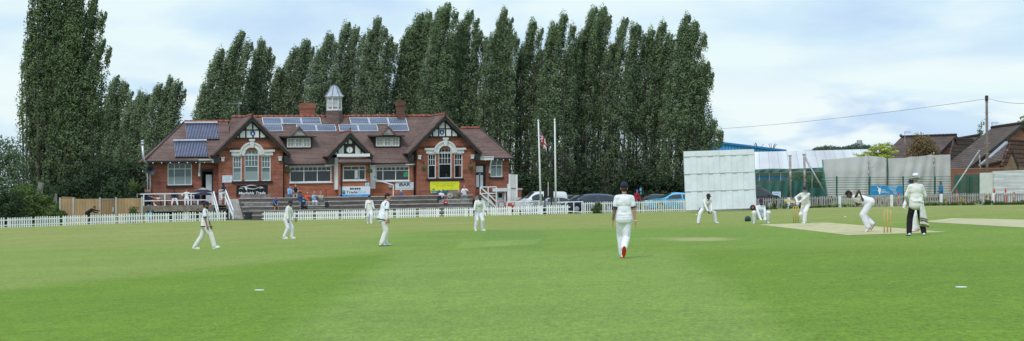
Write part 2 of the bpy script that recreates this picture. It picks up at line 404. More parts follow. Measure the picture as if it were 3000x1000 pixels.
# ---- grass material: mowing bands laid out on the ground in metres
def grassmat():
    m = bpy.data.materials.new('turf'); m.use_nodes = True
    nt = m.node_tree; n = nt.nodes; l = nt.links; b = n['Principled BSDF']; b.inputs['Roughness'].default_value = .8; b.inputs['Specular IOR Level'].default_value = .15
    tc = n.new('ShaderNodeTexCoord'); geo = n.new('ShaderNodeSeparateXYZ'); l.new(tc.outputs['Object'], geo.inputs[0])
    nz = n.new('ShaderNodeTexNoise'); nz.inputs['Scale'].default_value = .35; nz.inputs['Detail'].default_value = 2; l.new(tc.outputs['Object'], nz.inputs['Vector'])
    def mth(op, a, b_=None):
        k = n.new('ShaderNodeMath'); k.operation = op
        for i, q in enumerate((a, b_)):
            if q is None: continue
            if hasattr(q, 'links'): l.new(q, k.inputs[i])
            else: k.inputs[i].default_value = q
        return k.outputs[0]
    wob = mth('MULTIPLY', mth('SUBTRACT', nz.outputs['Fac'], .5), 1.2)
    def side(p, q, soft, wv=1):
        """1 on the left of the line p->q"""
        d = Vector((q.x-p.x, q.y-p.y)).normalized(); nx, ny = -d.y, d.x
        k = mth('ADD', mth('ADD', mth('MULTIPLY', geo.outputs['X'], nx), mth('MULTIPLY', geo.outputs['Y'], ny)), -(nx*p.x+ny*p.y))
        if wv: k = mth('ADD', k, wob)
        r = n.new('ShaderNodeMapRange'); r.interpolation_type = 'SMOOTHSTEP'; r.inputs['From Min'].default_value = -soft; r.inputs['From Max'].default_value = soft
        l.new(k, r.inputs['Value']); return r.outputs['Result']
    def band(pts, soft, wv=1):
        o = None
        for i in range(len(pts)):
            s = side(pts[i], pts[(i+1) % len(pts)], soft, wv); o = s if o is None else mth('MULTIPLY', o, s)
        return o
    def ng(scale, detail=6, rough=.6, st=(1, 1, 1)):
        mp = n.new('ShaderNodeMapping'); mp.inputs['Scale'].default_value = st; l.new(tc.outputs['Object'], mp.inputs['Vector'])
        k = n.new('ShaderNodeTexNoise'); k.inputs['Scale'].default_value = scale; k.inputs['Detail'].default_value = detail; k.inputs['Roughness'].default_value = rough
        l.new(mp.outputs['Vector'], k.inputs['Vector']); return k.outputs['Fac']
    def mix(f, a, c):
        k = n.new('ShaderNodeMix'); k.data_type = 'RGBA'
        l.new(f, k.inputs[0]) if hasattr(f, 'links') else setattr(k.inputs[0], 'default_value', f)
        l.new(a, k.inputs[6]) if hasattr(a, 'links') else setattr(k.inputs[6], 'default_value', (*a, 1))
        l.new(c, k.inputs[7]) if hasattr(c, 'links') else setattr(k.inputs[7], 'default_value', (*c, 1))
        return k.outputs[2]
    base = (.130, .226, .013)
    col = mix(mth('MULTIPLY', band([G(1480, 1150), G(2330, 1000), G(2000, 735), G(1180, 735), G(820, 1000)][1:]+[G(1480, 1150)], .5), .85), base, (.186, .276, .050))
    # paler outfield beyond
    far = side(G(0, 850), G(1060, 742), 1.5)
    farR = side(G(2000, 735), G(3000, 722), 2.5)
    col = mix(mth('MULTIPLY', mth('MULTIPLY', far, side(G(1750, 1000), G(1250, 700), 3)), .75), col, (.222, .275, .062))
    col = mix(mth('MULTIPLY', farR, .5), col, (.18, .265, .042))
    yy = n.new('ShaderNodeMapRange'); yy.interpolation_type = 'SMOOTHSTEP'; yy.inputs['From Min'].default_value = 62; yy.inputs['From Max'].default_value = 105; l.new(geo.outputs['Y'], yy.inputs['Value'])
    col = mix(mth('MULTIPLY', yy.outputs['Result'], .8), col, (.255, .272, .075))
    # strip of darker green across the square
    dk = band([G(1050, 725), G(2380, 712), G(2300, 668), G(1200, 676)], 2.2)
    col = mix(mth('MULTIPLY', dk, .75), col, (.148, .25, .032))
    # dry streaks far out
    dry = n.new('ShaderNodeMapRange'); dry.inputs['From Min'].default_value = .56; dry.inputs['From Max'].default_value = .72; l.new(ng(.12, 5, .65, (1, .5, 1)), dry.inputs['Value'])
    y2 = n.new('ShaderNodeMapRange'); y2.interpolation_type = 'SMOOTHSTEP'; y2.inputs['From Min'].default_value = 80; y2.inputs['From Max'].default_value = 112; l.new(geo.outputs['Y'], y2.inputs['Value'])
    col = mix(mth('MULTIPLY', mth('MULTIPLY', dry.outputs['Result'], y2.outputs['Result']), .75), col, (.33, .30, .12))
    # a freshly cut practice square with two paler strips, and a worn old strip
    col = mix(mth('MULTIPLY', band([G(1380, 731), G(1590, 731), G(1602, 676), G(1425, 676)], .25, 0), .7), col, (.128, .222, .036))
    for q in ([G(1328, 729), G(1570, 716), G(1588, 701), G(1356, 708)], [G(1418, 723), G(1492, 720), G(1503, 705), G(1432, 707)]):
        col = mix(mth('MULTIPLY', band(q, .12, 0), .6), col, (.225, .315, .06))
    col = mix(mth('MULTIPLY', band([G(1960, 706), G(2120, 706), G(2150, 697), G(1985, 695)], .7), .75), col, (.40, .36, .17))
    col = mix(mth('MULTIPLY', band([G(1880, 702), G(2000, 702), G(2000, 697), G(1900, 697)], .8), .4), col, (.38, .36, .15))
    # texture of the sward
    def scl(col, fac, lo, hi, a=.3, z=.7):
        r = n.new('ShaderNodeMapRange'); r.inputs['From Min'].default_value = a; r.inputs['From Max'].default_value = z; r.inputs['To Min'].default_value = lo; r.inputs['To Max'].default_value = hi
        l.new(fac, r.inputs['Value']); v = n.new('ShaderNodeVectorMath'); v.operation = 'SCALE'; l.new(col, v.inputs[0]); l.new(r.outputs['Result'], v.inputs['Scale']); return v.outputs['Vector']
    col = scl(col, ng(22, 4, .75, (1, .28, 1)), .60, 1.40); col = scl(col, ng(3.2, 6, .75, (1, .6, 1)), .82, 1.18); col = scl(col, ng(.22, 3), .92, 1.08)
    tuft = ng(7, 2, .5); rt = n.new('ShaderNodeMapRange'); rt.inputs['From Min'].default_value = .64; rt.inputs['From Max'].default_value = .72; l.new(tuft, rt.inputs['Value'])
    col = mix(mth('MULTIPLY', rt.outputs['Result'], .4), col, (.24, .33, .10))
    fl = ng(45, 2, .6, (1, .25, 1)); rt = n.new('ShaderNodeMapRange'); rt.inputs['From Min'].default_value = .62; rt.inputs['From Max'].default_value = .72; l.new(fl, rt.inputs['Value'])
    col = mix(mth('MULTIPLY', rt.outputs['Result'], .55), col, (.34, .42, .17))
    l.new(col, b.inputs['Base Color'])
    bp = n.new('ShaderNodeBump'); bp.inputs['Strength'].default_value = .35; bp.inputs['Distance'].default_value = .03; l.new(ng(40, 3, .7), bp.inputs['Height']); l.new(bp.outputs['Normal'], b.inputs['Normal'])
    M['turf'] = m
grassmat()
def ground():
    mb = MB()
    ys = list(np.arange(6, 60, 3))+list(np.arange(60, 240, 4))+[250, 270, 300, 340, 400, 480, 580, 700, 1000, 1600, 2600, 4500]
    ys = [-60, -30, -10]+[float(y) for y in ys]
    us = np.concatenate([[-9, -3, -1.2, -.7, -.5], np.linspace(-.4, .4, 61), [.5, .7, 1.2, 3, 9]])
    nx = len(us)
    for y in ys:
        for u in us:
            x = float(u)*max(y, 40); mb.v.append(Vector((x, y, gz(x, max(y, 1)) if y > 20 else gz(x, 20))))
    for j in range(len(ys)-1):
        for i in range(nx-1):
            a = j*nx+i; mb.f.append([a, a+1, a+nx+1, a+nx]); mb.mi.append(0)
    o = build(mb, 'ground', 'turf', kind='structure', smooth=True)
ground()
def patch(name, pts, m, up=.006, dens=1.5, kind='structure', label=None):
    """sheet following the ground; pts = polygon (convex quad) on the ground"""
    a, b, c, d = [Vector((p.x, p.y)) for p in pts]; mb = MB(); na = 24; nb = 12
    for j in range(nb+1):
        for i in range(na+1):
            s, t = i/na, j/nb; p = (a*(1-s)+b*s)*(1-t)+(d*(1-s)+c*s)*t
            mb.v.append(Vector((p.x, p.y, gz(p.x, p.y)+up)))
    for j in range(nb):
        for i in range(na):
            q = j*(na+1)+i; mb.f.append([q, q+1, q+na+2, q+na+1]); mb.mi.append(0)
    return build(mb, name, m, kind=kind, label=label)
mat('pitch_soil', (.475, .435, .245), .9, .13, 1.6, bump=.2, bscale=20)
mat('pitch_soil_pale', (.47, .435, .265), .9, .08, .9, bump=.2, bscale=20)
mat('crease', (.6, .6, .55), .9, .1, 5)
# match strip: runs straight away from the camera between the two wickets
X_, Y1, Y2 = 12.15, 60.2, 82.9
patch('pitch', [Vector((X_-1.55, Y1, 0)), Vector((X_+1.55, Y1, 0)), Vector((X_+1.45, Y2, 0)), Vector((X_-1.45, Y2, 0))], 'pitch_soil')
patch('practice_strip', [G(2700, 650), G(3080, 672), G(3200, 648), G(2790, 640)], 'pitch_soil_pale')
for yy in (61.0, 81.2):
    patch('crease_line', [Vector((X_-1.3, yy, 0)), Vector((X_+1.3, yy, 0)), Vector((X_+1.3, yy+.06, 0)), Vector((X_-1.3, yy+.06, 0))], 'crease', .014)
# white boundary line painted on the grass
mb = MB(); prev = None
for px in range(-80, 3100, 20):
    yl = FD(px)-7+1.5*math.sin(px*.006); p = onground(px, yl, .012); q = onground(px, yl+.3, .012)
    if prev: mb.quad(prev[0], p, q, prev[1])
    prev = (p, q)
build(mb, 'boundary_line', 'crease', kind='structure')
# car park apron and cinder path behind the fences
mat('asphalt', (.075, .075, .075), .9, .2, 3, bump=.2, bscale=30)
patch('car_park', [onground(1520, 152), onground(2420, 140), onground(2420, 185), onground(1520, 185)], 'asphalt', .02)
patch('path', [G(596, 646), G(800, 646), G(770, 637), G(600, 640)], 'asphalt', .03)
# ================================================================ the pavilion
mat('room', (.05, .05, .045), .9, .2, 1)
mat('strip_light', (.8, .7, .25), .5, .02, 3)
mat('plaster', (.66, .68, .68), .7, .06, 3)
PAV = empty('cricket_pavilion', TP((1, 3, 1.5)), 'long red brick cricket pavilion with half timbered gables, louvred cupola and solar panels', 'pavilion')
def PM(): return MB(TP)
def wall_holes(mb, u0, u1, z0, z1, holes, v, depth=.14):
    """wall face in the plane v with rectangular openings and their reveals"""
    us = sorted({u0, u1, *[h for q in holes for h in q[:2]]}); zs = sorted({z0, z1, *[h for q in holes for h in q[2:]]})
    for i in range(len(us)-1):
        for j in range(len(zs)-1):
            cu, cz = (us[i]+us[i+1])/2, (zs[j]+zs[j+1])/2
            if any(h[0] < cu < h[1] and h[2] < cz < h[3] for h in holes): continue
            mb.quad((us[i], v, zs[j]), (us[i+1], v, zs[j]), (us[i+1], v, zs[j+1]), (us[i], v, zs[j+1]))
    for a, b, c, d in holes:
        w = v+depth
        mb.quad((a, v, c), (a, v, d), (a, w, d), (a, w, c)); mb.quad((b, v, c), (b, w, c), (b, w, d), (b, v, d))
        mb.quad((a, v, d), (b, v, d), (b, w, d), (a, w, d)); mb.quad((a, v, c), (a, w, c), (b, w, c), (b, v, c))
def window(u0, u1, z0, z1, v, cols=(), rows=(), glaze='glass_dark', fw=.07, bars=None, lower=None, parent=PAV, label=None, d=.09):
    """frame with mullions at fractions cols/rows, glazing bars = list of (f0,f1,zf0,zf1,nx,nz); pane as sub-part"""
    f = PM(); a, b = v+d-.06, v+d+.03
    f.box(u0, u1, a, b, z0, z0+fw).box(u0, u1, a, b, z1-fw, z1).box(u0, u0+fw, a, b, z0+fw, z1-fw).box(u1-fw, u1, a, b, z0+fw, z1-fw)
    iu0, iu1, iz0, iz1 = u0+fw, u1-fw, z0+fw, z1-fw
    for r in rows:
        z = iz0+(iz1-iz0)*r; f.box(iu0, iu1, a+.005, b-.005, z-fw*.4, z+fw*.4)
    for c in cols:
        u = iu0+(iu1-iu0)*c; f.box(u-fw*.4, u+fw*.4, a+.008, b-.008, iz0, iz1)
    for q in bars or []:
        x0, x1, y0, y1 = iu0+(iu1-iu0)*q[0], iu0+(iu1-iu0)*q[1], iz0+(iz1-iz0)*q[2], iz0+(iz1-iz0)*q[3]
        for i in range(1, q[4]): u = x0+(x1-x0)*i/q[4]; f.box(u-.016, u+.016, a+.03, b-.01, y0, y1)
        for i in range(1, q[5]): z = y0+(y1-y0)*i/q[5]; f.box(x0, x1, a+.032, b-.012, z-.016, z+.016)
    w = build(f, 'window', 'white_paint', parent, label)
    zs = iz0 if lower is None else iz0+(iz1-iz0)*lower[0]
    g = PM(); g.quad((iu0, b-.02, zs), (iu1, b-.02, zs), (iu1, b-.02, iz1), (iu0, b-.02, iz1)); build(g, 'pane', glaze, w)
    if lower:
        g = PM(); g.quad((iu0, b-.02, iz0), (iu1, b-.02, iz0), (iu1, b-.02, zs), (iu0, b-.02, zs)); build(g, 'pane', lower[1], w)
    return w
def sill(u0, u1, z, v, m='black_paint', h=.16):
    s = PM(); s.box(u0, u1, v-.14, v+.1, z-h, z); build(s, 'window_sill', m, PAV, bevel=.01)
ZT = 1.1     # walls go down behind the terrace
# ---- brick walls
wl = PM()
LW, RW = 1.2, 1.0
lwin = (U(491, LW), U(562, LW), Z(525, 543, LW), Z(525, 477, LW)); ldoor = (U(590, LW), U(625, LW), 1.2, Z(607, 495, LW))
wall_holes(wl, -15.9, -10.4, ZT-1.2, 4.75, [lwin, ldoor], LW, .16)
wl.quad((-15.9, LW, 0), (-15.9, 8.6, 0), (-15.9, 8.6, 4.75), (-15.9, LW, 4.75))
rwin = (U(1437, RW), U(1472, RW), Z(1455, 519, RW), Z(1455, 468, RW)); rdoor = (U(1393, RW)+.05, U(1423, RW), Z(1407, 553, RW), Z(1407, 481, RW))
bdoor = (U(1456, RW), U(1476, RW), Z(1466, 606, RW), Z(1466, 563, RW))
wall_holes(wl, 11.7, 15.26, -.4, 4.7, [rwin, rdoor, bdoor], RW, .16)
wl.quad((15.26, RW, -.4), (15.26, RW, 4.7), (15.26, 6.4, 4.7), (15.26, 6.4, -.4))
def bay(u0, u1, wins, uc):
    z5 = 5.6
    wall_holes(wl, u0, u1, ZT, z5, wins, 0, .2)
    wl.quad((u0, 0, z5), (u1, 0, z5), (u1-.06, 0, 5.75), (uc+2.05, 0, 6.66), (uc-2.05, 0, 6.66), (u0+.06, 0, 5.75))
    wl.quad((u0, 0, ZT), (u0, 0, 5.75), (u0, 3, 5.75), (u0, 3, ZT)); wl.quad((u1, 0, ZT), (u1, 3, ZT), (u1, 3, 5.75), (u1, 0, 5.75))
def triple(pxs, sillpy, toppy):
    (a, b), (c, d), (e_, f_) = pxs; zs = Z(c, sillpy); zt = Z(c, toppy)
    return zs, zt, [(U(a), U(b)), (U(c), U(d)), (U(e_), U(f_))]
LT = triple([(682, 708), (716.5, 758), (766, 793)], 531, 457)
RT_ = triple([(1254, 1277), (1285, 1323), (1331, 1355)], 523, 451)
arches = []
for (zs, zt, us), (u0, u1), uc in ((LT, (-10.52, -5.05), -7.71), (RT_, (6.65, 11.91), 9.10)):
    mid = us[1]; zc = zt+.12; rad = (mid[1]-mid[0])/2; arches.append((zs, zt, us, zc, rad, uc))
    bay(u0, u1, [(us[0][0], us[0][1], zs, zt), (mid[0], mid[1], zs, zc+rad-.02), (us[2][0], us[2][1], zs, zt)], uc)
CW = .6
cw1 = (U(849, CW), U(971, CW), Z(910, 534, CW), Z(910, 488, CW)); cw2 = (U(1101, CW), U(1199, CW), Z(1150, 530, CW), Z(1150, 488, CW))
cd = (U(1084, CW), U(1101, CW), Z(1092, 553, CW), Z(1092, 487, CW))
wl.cur = 1
wall_holes(wl, -5.1, 6.7, ZT, 4.5, [cw1, cw2, cd], CW, .14)
PV = -.5
pw = (U(1005, PV), U(1071, PV), Z(1037, 528, PV), Z(1037, 486, PV)); pu0, pu1 = U(992, PV), U(1083.5, PV)
wall_holes(wl, pu0, pu1, ZT, 4.55, [pw], PV, .14)
wl.quad((pu0, PV, ZT), (pu0, PV, 4.5), (pu0, 1, 4.5), (pu0, 1, ZT)); wl.quad((pu1, PV, ZT), (pu1, 1, ZT), (pu1, 1, 4.5), (pu1, PV, 4.5))
wl.quad((-15.9, 8.6, 0), (15.26, 8.6, 0), (15.26, 8.6, 4.5), (-15.9, 8.6, 4.5))
# brick plinth by the porch and the projecting pier to the left of it
wl.box(U(958, .1), pu0-.003, .15, CW-.003, ZT, Z(970, 556, .1)); wl.box(pu1+.003, U(1150, .1), .15, CW-.003, ZT, Z(1120, 566, .1))
build(wl, 'wall', ['brick', 'brick_new'], PAV, uv=True)
# ---- joinery
window(*lwin, LW, cols=(.26, .74), rows=(.74,), bars=[(.26, .74, .74, 1, 2, 1)], lower=(.37, 'glass_frost'), glaze='glass_grey', label='three light casement window with white frame beside the terrace door'); sill(lwin[0]-.12, lwin[1]+.12, lwin[2], LW)
window(*rwin, RW, cols=(.5,), rows=(.68,), glaze='glass_grey', lower=(.5, 'glass_frost')); sill(rwin[0]-.12, rwin[1]+.12, rwin[2], RW)
for idx, (zs, zt, us, zc, rad, uc) in enumerate(arches):
    gl = 'glass_grey' if idx == 0 else 'glass_clear'; lo = (.36, 'glass_frost') if idx == 0 else None
    for k in (0, 2):
        window(us[k][0], us[k][1], zs, zt, 0, rows=(.535,), bars=[(0, 1, .56, 1, 3, 2)], glaze=gl, lower=lo, d=.12)
    m0, m1 = us[1]
    window(m0, m1, zs, zc-.02, 0, rows=(.56,), bars=[(0, 1, .6, 1, 4, 2)], glaze=gl, lower=lo, d=.12)
    # round head of the middle light
    f = PM(); n_ = 18; v0, v1 = .06, .15; mu = (m0+m1)/2
    for i in range(n_):
        a, b = math.pi*i/n_, math.pi*(i+1)/n_; q = lambda r, t, v: (mu+r*math.cos(t), v, zc+r*math.sin(t))
        f.prism([q(rad, a, v0), q(rad, b, v0), q(rad-.07, b, v0), q(rad-.07, a, v0)], (0, v1-v0, 0))
    for u in (-.5, 0, .5): f.box(mu+u*rad-.016, mu+u*rad+.016, .09, .13, zc, zc+math.sqrt(1-u*u)*(rad-.03))
    for z in (.05, .5): f.box(mu-rad*math.sqrt(1-z*z)+.04, mu+rad*math.sqrt(1-z*z)-.04, .092, .128, zc+z*rad-.016, zc+z*rad+.016)
    w = build(f, 'window', 'white_paint', PAV, 'round headed top of the middle window')
    g = PM(); g.add([(mu+rad*math.cos(math.pi*i/n_), .135, zc+rad*math.sin(math.pi*i/n_)) for i in range(n_+1)], [tuple(range(n_+1))]); build(g, 'pane', gl, w)
    # stone surround: shoulders, arch ring, keystone
    st = PM(); y0, y1 = -.09, .02; L_ = U(678 if idx == 0 else 1248); R_ = U(799 if idx == 0 else 1359); zs2 = zt+.02
    sh = zt+.33
    ri, ro = rad+.0, rad+.42
    for sgn, (e0, e1) in ((-1, (L_, mu-ri)), (1, (mu+ri, R_))):
        st.box(e0, e1, y0, y1, zs2, sh)
    st.box(L_-.16, mu-ro+.06, y0-.1, y1, sh, sh+.17); st.box(mu+ro-.06, R_+.16, y0-.1, y1, sh, sh+.17)
    for i in range(n_):
        a, b = math.pi*i/n_, math.pi*(i+1)/n_; q = lambda r, t, v: (mu+r*math.cos(t), v, zc+r*math.sin(t))
        st.prism([q(ro-.1, a, y0-.02), q(ro-.1, b, y0-.02), q(ri, b, y0-.02), q(ri, a, y0-.02)], (0, .2, 0))
        st.prism([q(ro+.03, a, y0-.1), q(ro+.03, b, y0-.1), q(ro-.1, b, y0-.1), q(ro-.1, a, y0-.1)], (0, .2, 0))
    st.prism([(mu-.13, y0-.16, zc+ri-.03), (mu+.13, y0-.16, zc+ri-.03), (mu+.19, y0-.16, zc+ro+.12), (mu-.19, y0-.16, zc+ro+.12)], (0, .2, 0))
    st.box(mu-.25, mu+.25, y0-.2, y1, zc+ro+.12, zc+ro+.28)
    # brick wall shows round the arch above the shoulders; reveals of the ring sides
    build(st, 'window_surround', 'stone', PAV, 'white stone surround with arched head and keystone')
    sill(L_+.02, R_-.02, zs, 0, h=.17)
    # corner corbels
    for u in (-10.2 if idx == 0 else 6.86, -5.32 if idx == 0 else 11.62):
        c = PM(); c.box(u-.13, u+.13, -.22, .0, 4.72, 5.0); c.box(u-.17, u+.17, -.26, .0, 5.0, 5.08); build(c, 'corbel', 'stone', PAV)
window(*cw1, CW, cols=(1/3, 2/3), rows=(.74,), bars=[(0, 1/3, .74, 1, 3, 1), (1/3, 2/3, .74, 1, 3, 1), (2/3, 1, .74, 1, 3, 1)]); sill(cw1[0]-.05, cw1[1]+.08, cw1[2], CW, 'white_paint', .1)
window(*cw2, CW, cols=(.2, .6), rows=(.74,), bars=[(0, .2, .74, 1, 2, 1), (.2, .6, .74, 1, 3, 1), (.6, 1, .74, 1, 3, 1)]); sill(cw2[0]-.05, cw2[1]+.08, cw2[2], CW, 'white_paint', .1)
window(*pw, PV, cols=(.73,), rows=(.74,), bars=[(0, .73, .74, 1, 2, 1)], label='porch window with sliding white sash'); sill(pw[0]-.06, pw[1]+.06, pw[2], PV, 'white_paint', .1)
b = PM(); b.box(pw[0]+1.02, pw[0]+1.28, PV+.02, PV+.1, pw[2]+.14, pw[3]-.4); build(b, 'sash', 'white_paint', PAV)
b = PM(); b.box(U(1183, CW), U(1196, CW), CW+.085, CW+.095, Z(1190, 518, CW), Z(1190, 504, CW)); mat('poster_green', (.06, .32, .14), .5, .3, 9); build(b, 'poster', 'poster_green', PAV, 'green poster stuck inside the bar window')
# fascias, posts, doors
fa = PM(); fa.box(U(834, CW), U(985, CW), CW-.16, CW-.02, Z(900, 487, CW), Z(900, 479, CW)); fa.box(U(1088, CW), U(1215, CW), CW-.16, CW-.02, Z(1150, 485, CW), Z(1150, 476, CW))
fa.box(U(1084, CW)-.04, U(1101, CW)+.03, CW-.12, CW-.03, cd[3], Z(1092, 478, CW)); build(fa, 'fascia', 'white_paint', PAV)
po = PM(); po.box(U(982, -.2), U(991.5, -.2), -.25, CW-.1, Z(986, 556, -.2), Z(986, 462, -.2)); build(po, 'porch_panel', 'white_paint', PAV, 'tall white boarded panel left of the porch')
dr = PM(); dr.box(cd[0]+.02, cd[1]-.02, CW+.02, CW+.08, cd[2], cd[3]); d_ = build(dr, 'door', 'white_paint', PAV, 'white boarded side door of the porch')
hn = PM(); hn.box(cd[1]-.12, cd[1]-.06, CW-.03, CW+.02, cd[2]+.95, cd[2]+1.05); build(hn, 'handle', 'dark_iron', d_)
# open terrace door: dark opening with the leaf swung in
dr = PM(); dr.box(ldoor[0], ldoor[0]+.09, LW+.04, LW+.15, ldoor[2], ldoor[3]); dr.box(ldoor[1]-.09, ldoor[1], LW+.04, LW+.15, ldoor[2], ldoor[3]); dr.box(ldoor[0]+.09, ldoor[1]-.09, LW+.04, LW+.15, ldoor[3]-.22, ldoor[3])
d_ = build(dr, 'door', 'black_paint', PAV, 'black framed doorway standing open onto the deck')
lf = PM(); lf.box(ldoor[0]+.42, ldoor[0]+.92, LW+.35, LW+.4, ldoor[2], ldoor[3]-.5); build(lf, 'inner_panel', 'white_paint', d_)
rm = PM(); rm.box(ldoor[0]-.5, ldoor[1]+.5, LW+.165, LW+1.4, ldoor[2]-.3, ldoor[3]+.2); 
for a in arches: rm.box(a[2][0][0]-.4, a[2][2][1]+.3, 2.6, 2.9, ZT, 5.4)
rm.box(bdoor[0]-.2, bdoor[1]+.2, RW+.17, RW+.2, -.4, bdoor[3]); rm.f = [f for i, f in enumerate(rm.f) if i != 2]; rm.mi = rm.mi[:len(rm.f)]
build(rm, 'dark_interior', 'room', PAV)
sl = PM(); sl.box(arches[1][2][0][0]+.05, arches[1][2][2][1]-.6, 1.3, 1.36, 4.95, 5.02); build(sl, 'strip_light', 'strip_light', PAV, 'yellow strip light behind the right bay window')
# right hand door: black frame with white panels
dr = PM(); dr.box(rdoor[0], rdoor[1], RW+.06, RW+.12, rdoor[2], rdoor[3]); d_ = build(dr, 'door', 'black_paint', PAV, 'black door with three white panels')
pn = PM(); du = rdoor[1]-rdoor[0]; H_ = rdoor[3]-rdoor[2]
pn.box(rdoor[0]+.02, rdoor[0]+du*.72, RW+.035, RW+.058, rdoor[2]+H_*.67, rdoor[2]+H_*.92); pn.box(rdoor[0]+.02, rdoor[0]+du*.33, RW+.035, RW+.058, rdoor[2]+H_*.06, rdoor[2]+H_*.55); pn.box(rdoor[0]+du*.43, rdoor[0]+du*.72, RW+.035, RW+.058, rdoor[2]+H_*.06, rdoor[2]+H_*.55)
build(pn, 'door_panel', 'white_paint', d_)
lb = PM(); lb.box(rdoor[0]+du*.3, rdoor[0]+du*.5, RW+.02, RW+.058, rdoor[2]+H_*.58, rdoor[2]+H_*.61); build(lb, 'letter_box', 'steel', d_)
# canopies over the two end doors
for (pa, pb, py0, py1, v, bx) in ((580, 640, 468, 477, LW, 583), (1392, 1440, 460, 470, RW, 1434)):
    c = PM(); za, zb = Z((pa+pb)/2, py1, v), Z((pa+pb)/2, py0, v)
    c.box(U(pa, v), U(pb, v), v-.75, v-.004, za, zb-.05); c.box(U(pa, v)-.03, U(pb, v)+.03, v-.8, v-.004, zb-.05, zb+.02)
    k = build(c, 'door_canopy', 'white_wood', PAV)
    br = PM(); u = U(bx, v); br.bar((u, v-.65, za), (u, v-.05, za-.85), .13, .1); br.box(u-.09, u+.09, v-.14, v-.004, za-1.15, za-.85); build(br, 'bracket', 'white_wood', k)
# basement door with roller shutter housing
w_ = PM(); w_.box(bdoor[0], bdoor[1], RW+.05, RW+.1, bdoor[2], bdoor[3]); d_ = build(w_, 'door', 'white_paint', PAV, 'white basement door at the foot of the steps')
w_ = PM(); w_.box(bdoor[0]+.12, bdoor[1]-.14, RW+.03, RW+.048, bdoor[3]-.5, bdoor[3]-.1); build(w_, 'pane', 'glass_dark', d_)
w_ = PM(); w_.box(U(1441, RW), U(1482, RW), RW-.45, RW-.004, Z(1460, 562, RW), Z(1460, 552, RW)); w_.box(U(1476, RW), U(1479, RW), RW-.3, RW-.004, -.3, Z(1460, 562, RW)); build(w_, 'shutter_box', 'white_paint', PAV, bevel=.02)
# ---- half timbered gables
def gable(uc, hw, zA, zE, vf, zb, posts, label):
    """bargeboards, black backing and white panels; hw = half width at the eaves zE"""
    sl_ = (zA-zE)/hw
    bb = PM(); vb = vf
    for s in (-1, 1):
        p0, p1 = (uc, vb, zA), (uc+s*hw, vb, zE)
        d = Vector((s*hw, 0, zE-zA)).normalized(); nrm = Vector((-d.z*s, 0, d.x*s))*-1 if False else Vector((0, 0, -1))
        bb.prism([p0, p1, (p1[0]-s*.08, vb, p1[2]-.36), (uc, vb, zA-.5)] if s > 0 else [p1, p0, (uc, vb, zA-.5), (p1[0]-s*.08, vb, p1[2]-.36)], (0, .06, 0))
        # soffit under the overhang
        bb.prism([(uc, vb+.06, zA-.16), (uc+s*hw, vb+.06, zE-.16), (uc+s*hw, vf+.62, zE-.16), (uc, vf+.62, zA-.16)], (0, 0, .03))
        # bracket under the foot of the board
        bb.box(*(sorted((uc+s*(hw-.15), uc+s*(hw-.55)))), vf+.1, vf+.62, zE-.75, zE-.15)
    g = build(bb, 'bargeboard', 'black_wood', PAV, label)
    bk = PM(); v = vf+.42; k = (zA-zb-.12)/sl_
    bk.prism([(uc-k, v, zb), (uc+k, v, zb), (uc, v, zA-.12)], (0, .1, 0)); tb = build(bk, 'gable_timber', 'black_wood', PAV)
    pl = PM()
    for (a, b, z0, z1) in posts:
        # panel between uc+a and uc+b from z0 up to z1 or the slope
        top = lambda u: min(z1, zA-.62-sl_*abs(u))
        cut = sorted({a, b}|({0.0} if a < 0 < b else set()))
        us_ = [a+(b-a)*i/6 for i in range(7)]
        pts = [(uc+u, v-.025, max(z0, top(u))) for u in us_]
        if max(p[2] for p in pts) <= z0+.05: continue
        keep = [p for p in pts if p[2] > z0+.01]
        ua, ub = keep[0][0], keep[-1][0]
        pl.prism([(ua, v-.025, z0), (ub, v-.025, z0)]+keep[::-1], (0, .022, 0))
    build(pl, 'plaster_panel', 'plaster', tb)
    return tb
def panels(zb, zm, zt, W_):
    o = []
    xs = [-1.75, -1.05, -.42, .24, .80, 1.34] if W_ > 2 else None
    return o
for uc in (-7.77, 9.05):
    z0, z1 = 6.72, 7.35
    ps_ = [(-1.60, -1.12, z0, z1-.06), (-.97, -.55, z0, z1-.06), (-.42, .06, z0, z1-.06), (.20, .62, z0, z1-.06), (.76, 1.15, z0, z1-.06), (1.3, 1.7, z0, z1-.06),
           (-.97, -.55, z1+.06, 9), (-.42, .03, z1+.06, 9), (.17, .6, z1+.06, 9), (.74, 1.1, z1+.06, 9)]
    gable(uc, 3.33, 8.62, 5.3, -.62, 6.58, ps_, 'black bargeboards of the left gable' if uc < 0 else 'black bargeboards of the right gable')
    # club shield on the panels
    cu = uc-.2 if uc > 0 else uc+.1
    sd_ = PM(); v = -.26; sd_.prism([(cu-.2, v, 7.25), (cu-.2, v, 6.98), (cu, v, 6.78), (cu+.2, v, 6.98), (cu+.2, v, 7.25)][::-1], (0, .03, 0)); mat('shield_blue', (.03, .06, .2), .4, .1, 5) if 'shield_blue' not in M else 0
    s_ = build(sd_, 'shield', 'shield_blue', PAV, 'small dark blue club shield on the gable'); w_ = PM(); w_.prism([(cu-.06, v-.012, 6.95), (cu+.06, v-.012, 6.95), (cu+.04, v-.012, 7.1), (cu, v-.012, 7.16), (cu-.04, v-.012, 7.1)], (0, .01, 0)); build(w_, 'emblem', 'white_paint', s_)
